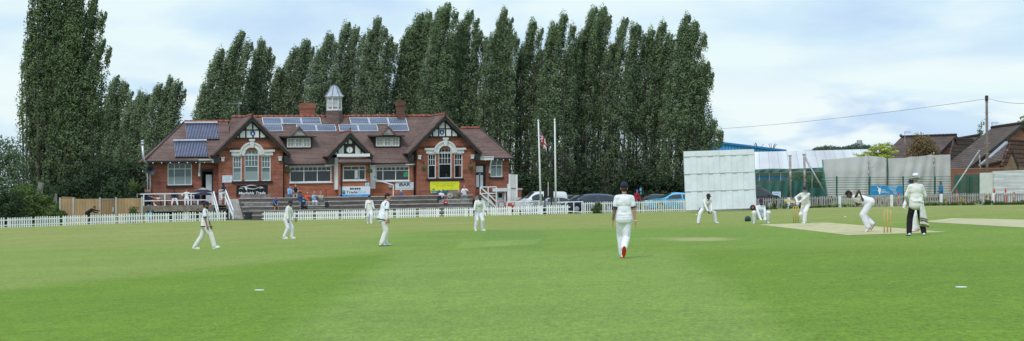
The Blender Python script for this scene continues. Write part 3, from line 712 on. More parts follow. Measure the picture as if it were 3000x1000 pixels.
# clock gable over the porch
CG = .62
ck = gable(CG, 2.02, 7.16, 5.08, -.95, 5.14, [(-1.3, -1.08, 5.2, 5.75), (-.95, -.5, 5.2, 5.98), (.5, .95, 5.2, 5.98), (1.08, 1.3, 5.2, 5.75), (-.5, -.22, 6.12, 9), (-.08, .22, 6.12, 9), (.36, .6, 6.12, 9)], 'black bargeboards of the small clock gable')
cl = PM(); cl.lathe((CG, -.62, 5.58), [(.27, 0), (.29, .02), (.29, .08)], 24, 'y'); c_ = build(cl, 'clock', 'white_paint', PAV, 'round white clock face in the small gable')
hd = PM(); hd.bar((CG, -.635, 5.42), (CG, -.635, 5.6), .03, .012); hd.bar((CG, -.635, 5.58), (CG-.01, -.635, 5.8), .02, .01); build(hd, 'hand', 'black_paint', c_)
ri_ = PM(); ri_.torus((CG, -.62, 5.58), Matrix.Rotation(R(90), 3, 'X'), .27, .022, 24, 6); build(ri_, 'rim', 'pale_timber', c_)
fi = PM(); fi.lathe((CG, -.9, 7.1), [(.07, 0), (.09, .12), (.04, .2), (.07, .3), (.02, .42)], 8); build(fi, 'finial', 'black_wood', PAV)
fb = PM(); fb.box(U(987, -.9), U(1083, -.9), -1.0, -.9, Z(1035, 459.5, -.9), Z(1035, 451, -.9)); build(fb, 'fascia', 'white_paint', PAV)
# ---- roofs
rf = PM(); th = .14
rf.slab([(-10.2, .35, 4.45), (11.9, .35, 4.45), (9.3, 5.9, 8.7), (-8.7, 5.9, 8.7)], th)
rf.slab([(-10.2, 11.4, 4.45), (-8.7, 5.9, 8.7), (9.3, 5.9, 8.7), (11.9, 11.4, 4.45)], th)
rf.slab([(-8.7, 5.9, 8.7), (-10.2, 11.4, 4.45), (-10.2, .35, 4.45)], th); rf.slab([(9.3, 5.9, 8.7), (11.9, .35, 4.45), (11.9, 11.4, 4.45)], th)
rf.slab([(-16.7, .45, 4.83), (-9.2, .45, 4.83), (-9.2, 4.95, 8.27), (-12.95, 4.95, 8.27)], th)
rf.slab([(-16.7, 9.45, 4.83), (-16.7, .45, 4.83), (-12.95, 4.95, 8.27)], th)
rf.slab([(-16.7, 9.45, 4.83), (-12.95, 4.95, 8.27), (-9.2, 4.95, 8.27), (-9.2, 9.45, 4.83)], th)
rf.slab([(10.5, .4, 4.78), (15.55, .4, 4.78), (13.2, 3.6, 7.5), (10.5, 3.6, 7.5)], th)
rf.slab([(15.55, .4, 4.78), (15.55, 6.8, 4.78), (13.2, 3.6, 7.5)], th)
rf.slab([(10.5, 6.8, 4.78), (10.5, 3.6, 7.5), (13.2, 3.6, 7.5), (15.55, 6.8, 4.78)], th)
ROOF = build(rf, 'roof', 'roof_tile', PAV, uv=True)
for uc, lab in ((-7.77, 'tiled roof over the left gable'), (9.05, 'tiled roof over the right gable')):
    g = PM()
    for s in (-1, 1): g.slab([(uc, -.68, 8.66), (uc+s*3.42, -.68, 5.26), (uc+s*3.42, 5.6, 5.26), (uc, 5.6, 8.66)], .13)
    build(g, 'gable_roof', 'roof_tile', PAV, lab, uv=True)
    t = PM(); t.tube([(uc, -.7, 8.68), (uc, 6, 8.68)], .1, 8); build(t, 'ridge_tiles', 'tile_ridge', PAV, smooth=True)
    fi = PM(); fi.bar((uc, -.66, 8.4), (uc, -.66, 8.95), .09); build(fi, 'finial', 'black_wood', PAV)
g = PM()
for s in (-1, 1): g.slab([(CG, -1.02, 7.2), (CG+s*2.1, -1.02, 5.05), (CG+s*2.1, 4.0, 5.05), (CG, 4.0, 7.2)], .12)
build(g, 'gable_roof', 'roof_tile', PAV, 'tiled roof over the clock gable', uv=True)
t = PM(); t.tube([(CG, -1.03, 7.22), (CG, 3.9, 7.22)], .09, 8); build(t, 'ridge_tiles', 'tile_ridge', PAV, smooth=True)
g = PM(); g.slab([(U(990, -1.2), -1.25, 4.5), (U(1088, -1.2), -1.25, 4.5), (U(1080, -.3), -.5, 5.02), (U(996, -.3), -.5, 5.02)], .1); build(g, 'porch_roof', 'roof_tile', PAV, uv=True)
for a, b in (((-8.7, 5.9, 8.74), (CG-1.0, 5.9, 8.74)), ((CG+.4, 5.9, 8.74), (9.3, 5.9, 8.74)), ((-12.95, 4.95, 8.31), (-9.0, 4.95, 8.31)), ((11.5, 3.6, 7.54), (13.2, 3.6, 7.54))):
    nseg = int((Vector(b)-Vector(a)).length/.45); rt = PM()
    for i in range(nseg):
        p = Vector(a).lerp(Vector(b), i/nseg); q = Vector(a).lerp(Vector(b), (i+1.01)/nseg); rt.tube([p, q], [.135, .115], 8)
    build(rt, 'ridge_tiles', 'tile_ridge', ROOF, smooth=True)
for a, b in (((-16.7, .45, 4.85), (-12.95, 4.95, 8.29)), ((15.55, .4, 4.8), (13.2, 3.6, 7.52)), ((-16.7, 9.45, 4.85), (-12.95, 4.95, 8.29))): hp = PM(); hp.tube([a, b], .07, 6); build(hp, 'hip_tiles', 'roof_tile', ROOF, smooth=True)
# gutters, eaves boards and bulbs
gu = PM(); gu.box(-16.7, -11.1, .36, .5, 4.68, 4.78); gu.box(12.3, 15.55, .3, .45, 4.62, 4.73); gu.box(-4.6, -1.4, .22, .36, 4.28, 4.4); gu.box(2.65, 5.7, .22, .36, 4.28, 4.4); gu.box(U(992, -1.3), U(1088, -1.3), -1.36, -1.25, 4.36, 4.46)
gu.box(-16.6, -10.6, .5, LW, 4.62, 4.68); gu.box(12, 15.5, .45, RW, 4.58, 4.63); build(gu, 'gutter', 'dark_iron', PAV)
for p in [(-16+i*.72, .33, 4.64) for i in range(8)]+[(12.9+i*.55, .27, 4.58) for i in range(5)]: bu = PM(); bu.ell(p, .055, None, 6, 4); build(bu, 'lamp_bulb', 'white_paint', PAV, smooth=True)
for u, v, zt in ((-4.95, .5, 4.4), (6.55, .5, 4.4), (pu0+.2, PV-.12, 4.4)): dp = PM(); dp.tube([(u, v, zt), (u, v, ZT)], .065, 8); build(dp, 'downpipe', 'black_paint', PAV, smooth=True)
fl = PM(); fl.tube([(U(432, 1), 1.0, 1.0), (U(432, 1), 1.0, 4.6)], .05, 8); fl.tube([(U(440, 1), .95, 1.0), (U(440, 1), .95, 4.4)], .05, 8); build(fl, 'downpipe', 'galvanised', PAV, smooth=True)
fl = PM(); u = U(418, .2); fl.tube([(u+.5, .6, 4.5), (u+.1, .2, 4.85), (u+.05, .2, 5.2), (u-.02, .2, 6.2)], .11, 10); fl.lathe((u-.02, .2, 6.2), [(.16, 0), (.17, .12), (.05, .2), (.17, .26), (.12, .38)], 10); build(fl, 'flue', 'steel', PAV, 'shiny steel flue pipe at the left end', smooth=True)
ds = PM(); ds.lathe((U(443, -.1), .5, 4.05), [(.02, .2), (.3, .06), (.42, -.1), (.41, -.1), (.28, .05), (.02, .16)], 18, 'y'); build(ds, 'satellite_dish', 'grey_plastic', PAV, smooth=True)
# dormers
def roofz(v): return 4.45+(v-.35)*4.25/5.55
for pa, pb, py0, py1, pk in ((840, 910, 405, 432, 875), (1101, 1170, 403, 429, 1135)):
    v = 2.05; u0, u1 = U(pa, v), U(pb, v); z0, z1 = Z((pa+pb)/2, py1, v), Z((pa+pb)/2, py0, v); um = (u0+u1)/2
    b = PM(); b.box(u0-.12, u1+.12, v, v+2.2, z0-.1, z1+.12); dm = build(b, 'dormer', 'black_wood', PAV)
    f = PM()
    for i in range(3):
        a = u0+(u1-u0)*i/3+.03; c = u0+(u1-u0)*(i+1)/3-.03
        f.box(a, c, v-.08, v-.02, z0, z0+.06).box(a, c, v-.08, v-.02, z1-.06, z1).box(a, a+.06, v-.08, v-.02, z0+.06, z1-.06).box(c-.06, c, v-.08, v-.02, z0+.06, z1-.06)
        f.box((a+c)/2-.02, (a+c)/2+.02, v-.075, v-.02, z0+.06, z1-.06); f.box(a+.06, c-.06, v-.072, v-.02, (z0+z1)/2-.02, (z0+z1)/2+.02)
    w = build(f, 'window', 'white_paint', dm); g = PM(); g.quad((u0, v-.03, z0), (u1, v-.03, z0), (u1, v-.03, z1), (u0, v-.03, z1)); build(g, 'pane', 'blind', w)
    r_ = PM(); zt = z1+.22; r_.slab([(u0-.45, v-.4, zt-.08), (u1+.45, v-.4, zt-.08), (u1+.45, v+2.4, zt+.08), (u0-.45, v+2.4, zt+.08)], .1)
    build(r_, 'dormer_roof', 'black_wood', dm)
    r_ = PM()
    for s in (-1, 1): r_.slab([(um, v-.45, zt+.78), (um+s*.72, v-.45, zt-.02), (um+s*.72, v+2, zt-.02), (um, v+2, zt+.78)], .09)
    build(r_, 'dormer_gablet', 'roof_tile', dm, uv=True)
    r_ = PM(); r_.prism([(um-.6, v-.36, zt-.02), (um+.6, v-.36, zt-.02), (um, v-.36, zt+.62)], (0, .3, 0)); build(r_, 'gablet_front', 'grey_timber', dm)
# chimneys
def chimney(pa, pb, pt, pbm, v, dv, pot=False):
    c = PM(); u0, u1 = U(pa, v), U(pb, v); zt = Z((pa+pb)/2, pt, v); zb = Z((pa+pb)/2, pbm, v)-.6
    c.box(u0+.06, u1-.06, v, v+dv, zb, zt-.5); c.box(u0, u1, v-.06, v+dv+.06, zt-.5, zt-.12); c.box(u0+.06, u1-.06, v, v+dv, zt-.12, zt)
    return build(c, 'chimney', 'brick_dark' if pot else 'brick', ROOF, 'short broad brick chimney' if not pot else 'narrow dark brick chimney', uv=True)
chimney(880, 925, 302, 342, 6.0, .9); chimney(1163, 1187, 294, 346, 5.3, .7, True)
# cupola
cv = 5.6; cu0 = U(979, cv); zb = 8.0
def sq(mb, hw0, z0, hw1, z1):
    a = [(cu0+x*hw0, cv+y*hw0, z0) for x, y in ((-1, -1), (1, -1), (1, 1), (-1, 1))]; b = [(cu0+x*hw1, cv+y*hw1, z1) for x, y in ((-1, -1), (1, -1), (1, 1), (-1, 1))]
    mb.add(a+b, [(3, 2, 1, 0), (4, 5, 6, 7), (0, 1, 5, 4), (1, 2, 6, 5), (2, 3, 7, 6), (3, 0, 4, 7)])
def octo(mb, r0, z0, r1, z1):
    vs_ = [(cu0+r*math.cos(R(22.5+45*k)), cv+r*math.sin(R(22.5+45*k)), z) for r, z in ((r0, z0), (r1, z1)) for k in range(8)]
    mb.add(vs_, [tuple(range(7, -1, -1)), tuple(range(8, 16))]+[(k, (k+1) % 8, 8+(k+1) % 8, 8+k) for k in range(8)])
cb = PM(); zb0 = 7.5; z1_ = Z(979, 324, cv); octo(cb, 0.88, zb0, .71, z1_-.02); CUP = build(cb, 'cupola_base', 'roof_tile', PAV, uv=True)
z2_ = Z(979, 284, cv)
cb = PM(); octo(cb, .71, z1_-.02, .71, z1_+.14); octo(cb, .50, z1_+.14, .50, z2_-.12); octo(cb, .73, z2_-.12, .77, z2_)
for k in range(8): a = R(22.5+45*k); cb.bar((cu0+.65*math.cos(a), cv+.65*math.sin(a), z1_+.14), (cu0+.65*math.cos(a), cv+.65*math.sin(a), z2_-.12), .09)
lv = build(cb, 'louvre_turret', 'white_wood', PAV, 'white louvred turret')
lo = PM()
for i in range(7):
    z = z1_+.27+i*(z2_-z1_-.42)/7
    for k in range(8):
        a, b = R(22.5+45*k), R(22.5+45*(k+1)); A = (cu0+.66*math.cos(a), cv+.66*math.sin(a)); B = (cu0+.66*math.cos(b), cv+.66*math.sin(b))
        A2 = (cu0+.56*math.cos(a), cv+.56*math.sin(a)); B2 = (cu0+.56*math.cos(b), cv+.56*math.sin(b))
        lo.quad((*A, z), (*B, z), (*B2, z+.1), (*A2, z+.1))
build(lo, 'louvre', 'white_wood', lv)
dk = PM(); octo(dk, .535, z1_+.16, .535, z2_-.14); build(dk, 'louvre_void', 'grey_timber', lv)  # grey core painted for the shade behind the slats
bell = PM(); prof = [(1.0, 0), (.98, .05), (.82, .2), (.68, .42), (.56, .7), (.44, .95), (.28, 1.12), (.06, 1.22), (.05, 1.3)]
vs_ = []; 
for r_, h in prof:
    for k in range(8): vs_.append((cu0+.89*r_*math.cos(R(22.5+45*k)), cv+.89*r_*math.sin(R(22.5+45*k)), z2_+h*(Z(979, 248, cv)-z2_)/1.3))
bell.add(vs_, [tuple(range(7, -1, -1))]+[(i*8+k, i*8+(k+1) % 8, (i+1)*8+(k+1) % 8, (i+1)*8+k) for i in range(len(prof)-1) for k in range(8)]+[tuple(range(len(vs_)-8, len(vs_)))])
bl = build(bell, 'lead_cap', 'lead', PAV, 'bell shaped lead cap of the turret')
rr = PM()
for k in range(8): rr.tube([Vector(vs_[i*8+k]) for i in range(len(prof))], .035, 5)
mat('lead_dark', (.16, .18, .22), .5, .2, 5); build(rr, 'lead_roll', 'lead_dark', bl)
# ---- solar panels on the roof slope
slope = Vector((0, 5.55, 4.25)).normalized(); rn = Vector((0, -slope.z, slope.y))
def pv_(pa, pb, py0, py1):
    # heights on the slope from the picture rows
    pm = (pa+pb)/2
    def onroof(px, py):
        v = 3.0
        for _ in range(25): v = .35+(Z(px, py, v)-4.45)*5.55/4.25
        return (U(px, v), v, roofz(v))
    a = Vector(onroof(pm, py1)); b = Vector(onroof(pm, py0)); hw = (U(pb, a.y)-U(pa, a.y))/2-.015
    d = b-a; up = rn*.1; um = a.x
    A, B, C_, D = [Vector((um+s*hw, q.y, q.z))+up for q, s in ((a, -1), (a, 1), (b, 1), (b, -1))]
    f = PM(); f.prism([A, B, C_, D], -rn*.045)
    o = build(f, 'solar_panel', 'white_paint', PAV)
    g = PM(); e1 = (B-A).normalized()*.042; e2 = (D-A).normalized()*.04; k = rn*.006
    g.quad(A+e1+e2+k, B-e1+e2+k, C_-e1-e2+k, D+e1-e2+k); build(g, 'cells', 'pv_cell', o, uv=True)
for pa, pb, y0, y1 in ((770, 827, 347, 366), (827.5, 884, 347, 366), (884.5, 942, 347, 366), (772, 830, 368, 387), (870.5, 928, 368, 387), (928.5, 986, 368, 387), (1027, 1083, 347, 366), (1083.5, 1139, 347, 366), (1139.5, 1194, 347, 366), (995, 1051, 368, 387), (1051.5, 1109, 368, 387), (1141, 1199, 367, 386)):
    pv_(pa, pb, y0, y1)
# ---- evacuated tube collectors on the left wing
mat('tube_blue', (.03, .038, .15), .2, .1, 3); mat('header_grey', (.45, .48, .52), .4, .1, 3, metal=.4)
sl2 = Vector((0, 4.5, 3.44)).normalized(); rn2 = Vector((0, -sl2.z, sl2.y))
def onwing(px, py):
    v = 2.0
    for _ in range(25): v = .45+(Z(px, py, v)-4.83)*4.5/3.44
    return Vector((U(px, v), v, 4.83+(v-.45)*3.44/4.5))
for pa, pb, y0, y1, lab in ((548, 642, 365, 411, 'upper bank of blue solar heat tubes'), (515, 610, 417, 463, 'lower bank of blue solar heat tubes')):
    a = onwing((pa+pb)/2, y1); b = onwing((pa+pb)/2, y0); hw = (U(pb, a.y)-U(pa, a.y))/2; um = a.x
    f = PM(); f.prism([Vector((um-hw, a.y, a.z))+rn2*.04, Vector((um+hw, a.y, a.z))+rn2*.04, Vector((um+hw, b.y, b.z))+rn2*.04, Vector((um-hw, b.y, b.z))+rn2*.04], -rn2*.03)
    o = build(f, 'tube_collector', 'header_grey', PAV, lab); t = PM(); nt_ = 21
    for i in range(nt_):
        u = um-hw+(i+.5)*2*hw/nt_; t.tube([Vector((u, a.y, a.z))+rn2*.09, Vector((u, b.y, b.z))+rn2*.09], .04, 6)
    build(t, 'glass_tubes', 'tube_blue', o, smooth=True)
    h = PM(); h.bar(Vector((um-hw-.06, b.y, b.z))+rn2*.13+sl2*.05, Vector((um+hw+.06, b.y, b.z))+rn2*.13+sl2*.05, .2, .16, up=rn2); build(h, 'header', 'header_grey', o)
    h = PM(); h.bar(Vector((um-hw-.03, a.y, a.z))+rn2*.08, Vector((um+hw+.03, a.y, a.z))+rn2*.08, .08, .1, up=rn2); build(h, 'foot_rail', 'dark_iron', o)
# tv aerial on the roof
an = PM(); p = Vector((U(700, 6), 6, Z(700, 303, 6))); an.bar((p.x, 6, 8.0), (p.x, 6, p.z), .03); an.bar((p.x-1.0, 6, p.z), (p.x+.1, 6, p.z), .025)
for i in range(7): an.bar((p.x-.9+i*.15, 5.8, p.z), (p.x-.9+i*.15, 6.2, p.z), .015)
an.box(p.x-.02, p.x+.25, 5.9, 6.1, p.z-.08, p.z+.08); build(an, 'tv_aerial', 'galvanised', PAV)
# ---- signs and fittings hung on the walls
mat('sign_black', (.012, .012, .014), .35, .1, 3); mat('sign_white', (.66, .72, .78), .4, .03, 3); mat('sign_yellow', (.72, .74, .03), .45, .04, 2); mat('sign_teal', (.05, .16, .17), .45, .05, 2); mat('sign_blue', (.03, .33, .78), .4, .04, 2)
mat('sign_red', (.5, .03, .03), .4, .05, 3); mat('letter_silver', (.75, .80, .84), .3, .05, 3); mat('letter_black', (.015, .015, .018), .4, .1, 3); mat('letter_white', (.8, .82, .84), .4, .02, 3); mat('letter_cyan', (.15, .48, .80), .4, .03, 3); mat('letter_grey', (.22, .27, .34), .5, .05, 3); mat('letter_olive', (.18, .24, .05), .5, .05, 3)
def sign(name, px0, px1, py0, py1, v, m, label, cat='sign', th=.03):
    u0, u1 = U(px0, v), U(px1, v); pm = (px0+px1)/2; z0, z1 = Z(pm, py1, v), Z(pm, py0, v)
    o = empty(name, TP(((u0+u1)/2, v, z0)), label, cat); b = PM(); b.box(u0, u1, v-th, v-.004, z0, z1); build(b, 'board', m, o)
    def T(a, b_): return TP((u0+(u1-u0)*a, v-th-.004, z0+(z1-z0)*b_))
    return o, T
def shape(o, name, T, polys, m, k=0):
    mb = MB()
    for p in polys: mb.add([T(a, b)+TP((0, -.002*k, 0))-TP((0, 0, 0)) for a, b in p], [tuple(range(len(p)))])
    return build(mb, name, m, o)
def stroke(T, o, name, pts, w, m):
    """tapered ribbon through pts (a,b) in sign units; w list"""
    mb = MB(); L_ = []; 
    for i, (a, b) in enumerate(pts):
        a0, b0 = pts[max(i-1, 0)]; a1, b1 = pts[min(i+1, len(pts)-1)]; dx, dy = (a1-a0)*2.6, b1-b0; ln = math.hypot(dx, dy); nx, ny = -dy/ln, dx/ln
        L_.append((T(a+nx*w[i]/2.6, b+ny*w[i]), T(a-nx*w[i]/2.6, b-ny*w[i])))
    for i in range(len(L_)-1): mb.quad(L_[i][0], L_[i+1][0], L_[i+1][1], L_[i][1])
    return mb
def smoothpts(p, n_=6):
    out = []
    for i in range(len(p)-1):
        p0, p1, p2, p3 = p[max(i-1, 0)], p[i], p[i+1], p[min(i+2, len(p)-1)]
        for k in range(n_):
            t = k/n_; out.append(tuple(.5*((2*p1[j])+(-p0[j]+p2[j])*t+(2*p0[j]-5*p1[j]+4*p2[j]-p3[j])*t*t+(-p0[j]+3*p1[j]-3*p2[j]+p3[j])*t**3) for j in range(len(p1))))
    return out+[p[-1]]
o, T = sign('banner', 692.5, 784, 542, 577, 0, 'sign_black', 'black trade banner with silver sports car outline and white lettering below the left bay window')
mb = MB()
for pts in ([(.13, .86, .004), (.22, .86, .02), (.3, .78, .07), (.32, .62, .06), (.35, .56, .005)], [(.25, .82, .03), (.33, .9, .025), (.42, .96, .03), (.52, .97, .025), (.6, .93, .015), (.67, .86, .003)], [(.3, .8, .03), (.4, .7, .03), (.52, .655, .025), (.62, .68, .02), (.7, .77, .018), (.77, .81, .02), (.84, .77, .012), (.9, .66, .002)], [(.08, .65, .004), (.12, .73, .02), (.16, .74, .025), (.2, .68, .012), (.22, .61, .003)], [(.73, .65, .004), (.77, .72, .02), (.81, .735, .025), (.85, .68, .003)]):
    p = smoothpts(pts); s_ = stroke(T, o, 'x', [q[:2] for q in p], [max(q[2], .002) for q in p], 'x'); build(s_, 'outline_stroke', 'letter_silver', o)
lettering('Mayfields Trade', (.07, .93, .15, .43), T, 'letter_white', o, bold=.022, shear=.22)
shape(o, 'underline', T, [[(.04, .03), (.93, .05), (.93, .09), (.04, .09)]], 'sign_red')
o, T = sign('banner', 995.5, 1084, 546.5, 575.5, PV, 'sign_white', 'white and blue trade banner with a globe emblem on the porch front')
shape(o, 'blue_band', T, [[(0, 0), (1, 0), (1, .185), (0, .185)]], 'sign_blue')
lettering('Trade', (.21, .585, .29, .56), T, 'letter_black', o, bold=.02); lettering('Trux', (.59, .865, .29, .56), T, 'letter_cyan', o, bold=.012); lettering('www.tradetrux.co.uk', (.25, .72, .04, .15), T, 'letter_white', o)
mb = MB(); mb.add([T(.135+.052*math.cos(t), .42+.19*math.sin(t)) for t in [2*math.pi*i/24 for i in range(24)]], [tuple(range(24))]); build(mb, 'globe', 'letter_black', o)
shape(o, 'globe_land', T, [[(.10, .45), (.13, .36), (.15, .5), (.12, .55)], [(.145, .4), (.175, .36), (.17, .5), (.15, .52)]], 'letter_cyan', 1)
shape(o, 'truck_row', T, [[(a, .66), (a+.055, .66), (a+.055, .82), (a+.01, .86), (a-.01, .84)] for a in (.34, .41, .49, .56, .63)], 'letter_black')
shape(o, 'truck_side', T, [[(a+.005, .68), (a+.05, .68), (a+.05, .74), (a+.005, .74)] for a in (.41, .56, .63)], 'letter_grey', 1)
o, T = sign('sign_board', 1158, 1212.5, 534.5, 557, CW, 'sign_white', 'white sign with black bar name right of the porch')
lettering('iBAR', (.19, .81, .5, .9), T, 'letter_black', o, bold=.03); lettering('CONSULTANCY LTD', (.19, .81, .33, .43), T, 'letter_grey', o)
shape(o, 'underline', T, [[(.03, .14), (.97, .15), (.97, .19), (.03, .18)]], 'letter_grey')
o, T = sign('banner', 1260, 1345.5, 532, 567.5, 0, 'sign_yellow', 'yellow sponsor banner with dark green foot under the right bay window')
shape(o, 'green_foot', T, [[(0, 0), (1, 0), (1, .2), (.86, .27), (.75, .23), (.6, .3), (.52, .26), (.43, .34), (.34, .28), (.3, .3), (.28, .24), (0, .26)]], 'sign_teal')
lettering('Hendrick Homes proudly sponsor', (.09, .9, .73, .86), T, 'letter_olive', o); lettering('Stourbridge Cricket Club', (.2, .81, .57, .70), T, 'letter_olive', o)
shape(o, 'emblem', T, [[(.07, .28), (.09, .28), (.12, .4), (.09, .44)], [(.12, .28), (.155, .28), (.15, .42), (.12, .44)]], 'sign_teal'); shape(o, 'square_mark', T, [[(.03, .05), (.07, .05), (.07, .19), (.03, .19)]], 'sign_yellow', 1); shape(o, 'foot_text', T, [[(.09, .11), (.22, .11), (.22, .15), (.09, .15)]], 'letter_white', 1)
o, T = sign('sign_board', 651.5, 680.5, 514.5, 535, 0, 'sign_white', 'small white players and officials sign left of the bay window')
lettering('PLAYERS', (.22, .78, .56, .7), T, 'letter_grey', o); lettering('& OFFICIALS', (.08, .92, .34, .5), T, 'letter_grey', o); lettering('ONLY', (.36, .64, .14, .26), T, 'letter_grey', o); shape(o, 'heading', T, [[(.05, .82), (.95, .82), (.95, .87), (.05, .87)]], 'letter_cyan')
o, T = sign('plaque', 1070, 1081.5, 536, 544.5, PV, 'sign_white', 'tiny pale plaque above the porch banner', 'plaque'); shape(o, 'face', T, [[(.15, .2), (.85, .2), (.85, .8), (.15, .8)]], 'letter_cyan')
o, T = sign('vent_box', 1137, 1147, 541, 550, CW, 'galvanised', 'small grey box on the brick wall under the stair rail', 'box', .12)
mat('basket_plant', (.07, .12, .04), .9, .35, 12, bump=.6)
for px, py, v, lab in ((843, 501, CW, 'hanging basket beside the wide window left of the porch'), (1080.5, 502, PV, 'hanging basket at the right corner of the porch'), (1240, 493, 0, 'hanging basket left of the right bay window'), (1377, 490, 0, 'hanging basket right of the right bay window')):
    o = empty('hanging_basket', TP((U(px, v), v-.3, Z(px, py, v))), lab, 'hanging basket', 'hanging baskets on the pavilion'); b = PM(); b.ell((U(px, v), v-.32, Z(px, py, v)), (.2, .2, .19), None, 10, 7)
    rnd = random.Random(px)
    for i in range(30):
        a = rnd.uniform(0, 6.28); e_ = rnd.uniform(-.5, 1); b.ell((U(px, v)+.2*math.cos(a)*math.cos(e_), v-.32+.2*math.sin(a)*math.cos(e_), Z(px, py, v)+.19*math.sin(e_)), rnd.uniform(.04, .07), None, 5, 4)
    build(b, 'plant', 'basket_plant', o); b = PM(); z = Z(px, py, v); u = U(px, v); b.bar((u, v, z+.55), (u, v-.34, z+.55), .04); b.bar((u, v-.32, z+.1), (u, v-.32, z+.55), .02); b.bar((u, v-.004, z+.3), (u, v-.004, z+.6), .05, .01); build(b, 'bracket', 'dark_iron', o)
# ================================================================ terrace, deck, fences, benches
def tier(i): return -.62-i*.9, 1.56-i*.345      # front edge v, top z of tier i
mbk = PM(); mpl = PM(); mcap = PM()
TU0, TU1 = U(703, -2), U(1392, -2)
for i in range(5):
    v, z = tier(i); uL = TU0; uR = TU1-.1-i*.25
    mbk.box(uL, uR, v-.9, v+.02 if i else .9, z-1.6, z-.06)
    mcap.box(uL, uR, v-.93, v-.55, z-.058, z)
    mpl.box(uL, uR, v-.55, v if i else 1.0, z-.058, z-.02)
mat('cap_slab', (.47, .45, .42), .9, .2, 1.5, bump=.3)
mat('terrace_floor', (.15, .145, .14), .9, .2, 2, bump=.2)
TER = empty('terrace', TP(((TU0+TU1)/2, -3, -.3)), 'stepped brick spectator terrace with worn timber topped tiers in front of the pavilion', 'terrace')
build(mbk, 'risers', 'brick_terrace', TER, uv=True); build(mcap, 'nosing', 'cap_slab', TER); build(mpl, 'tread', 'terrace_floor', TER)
# brick steps with white handrails at the left end of the terrace
st = PM(); sa, sb = U(672, -2), TU0-.01
for i in range(9):
    z = 1.5-i*.19; v = -.7-i*.42; st.box(sa, sb, v-.42, .5 if i == 0 else v+.02, z-1.9, z)
build(st, 'brick_steps', 'cap_slab', None, 'weathered steps between the deck and the terrace', 'steps')
# timber deck
mat('deck_timber', (.20, .175, .145), .85, .22, 3, bump=.3, col2=(.30, .265, .22))
DK0, DK1, DV = U(413, -3.2), U(630, -3.2), -3.2
ZD = 1.06
DECK = empty('deck', TP(((DK0+DK1)/2, -1.6, -.4)), 'raised timber viewing deck with white rails at the left end of the pavilion', 'deck')
d = PM(); d.box(DK0, DK1, DV, 1.15, ZD-.1, ZD); build(d, 'floor', 'deck_timber', DECK)
d = PM(); d.box(DK0, DK1, DV-.06, DV-.003, ZD-.5, ZD-.02); build(d, 'edge_board', 'deck_timber', DECK)
for px in (428, 547, 618):
    d = PM(); u = U(px, DV); d.box(u-.22, u+.22, DV+.15, DV+.55, -1.2, ZD-.103); build(d, 'support', 'white_paint', DECK)
d = PM(); d.box(DK0, DK1, -.3, -.2, -1.5, ZD-.11); build(d, 'dark_backing', 'void', DECK)  # black sheet standing for the shade under the deck
RZ = ZD+.98
def rail(name, segs, w=.07, m='white_paint', parent=None, label=None, cat=None):
    r = PM()
    for p, q in segs: r.bar(p, q, w)
    return build(r, name, m, parent, label, cat)
us_ = [U(p, DV) for p in (421, 483, 560, 622)]
rail('top_rail', [((us_[0]-.3, DV+.06, RZ), (us_[3], DV+.06, RZ))], .09, parent=DECK)
rail('mid_rail', [((us_[0], DV+.06, ZD+.42), (us_[3], DV+.06, ZD+.42))], .08, parent=DECK)
for u in us_: rail('post', [((u, DV+.06, ZD-.05), (u, DV+.06, RZ-.045))], .09, parent=DECK)
rail('side_rail', [((us_[0]-.25, DV+.06, RZ), (us_[0]-.25, .9, RZ)), ((us_[0]-.25, DV+.06, ZD+.42), (us_[0]-.25, .9, ZD+.42)), ((us_[0]-.25, .9, ZD-.3), (us_[0]-.25, .9, RZ))], .08, parent=DECK)
rail('side_rail', [((us_[3]+.35, -1.2, RZ+.1), (us_[3]+.35, .6, RZ+.1)), ((us_[3]+.35, -.2, ZD), (us_[3]+.35, -.2, RZ+.1))], .08, parent=DECK)
# deck stairs with rails
ds0, ds1 = U(626, DV), U(662, DV)
DST = empty('timber_stairs', TP(((ds0+ds1)/2, DV-1.2, -.4)), 'dark open timber stairs with white handrails leading up to the deck', 'stairs')
s_ = PM()
for i in range(7): z = ZD-.02-i*.205; v = DV+.25-i*.3; s_.box(ds0, ds1, v-.3, v, z-.05, z)
build(s_, 'tread', 'deck_timber', DST)
s_ = PM()
for i in range(7): z = ZD-.075-i*.205; v = DV+.2-i*.3; s_.box(ds0, ds1, v-.02, v, z-.16, z)
build(s_, 'dark_gap', 'void', DST)  # near-black strips paint the shade in the open gaps between treads
rail('handrail', [((ds0, DV+.1, RZ+.1), (ds0+.15, DV-2.0, .65)), ((ds0, DV+.1, ZD+.45), (ds0+.15, DV-2.0, .1)), ((ds0, DV+.1, ZD), (ds0, DV+.1, RZ+.12)), ((ds0+.15, DV-2.0, -.6), (ds0+.15, DV-2.0, .68))], .09, parent=DST)
rail('handrail', [((ds1, DV+.5, RZ+.25), (ds1+.35, DV-2.0, .6)), ((ds1, DV+.5, ZD+.6), (ds1+.35, DV-2.0, .05)), ((ds1, DV+.5, ZD), (ds1, DV+.5, RZ+.25)), ((ds1+.35, DV-2.0, -.6), (ds1+.35, DV-2.0, .62)), ((ds1+.18, DV-.8, -.3), (ds1+.18, DV-.8, 1.25))], .1, parent=DST)
s_ = PM(); s_.box(ds0-.2, ds1+.3, DV+.3, 1.1, ZD-.4, ZD-.003); build(s_, 'landing', 'deck_timber', DST)
rail('landing_rail', [((ds1-.5, DV+.6, ZD), (ds1-.5, DV+.6, RZ+.25)), ((ds1-.35, DV+.6, ZD), (ds1-.35, DV+.6, RZ+.25)), ((ds1-.5, DV+.6, ZD+.6), (ds1, DV+.5, ZD+.6)), ((ds1-.5, DV+.6, RZ+.25), (ds1, DV+.5, RZ+.25))], .06, parent=DST)
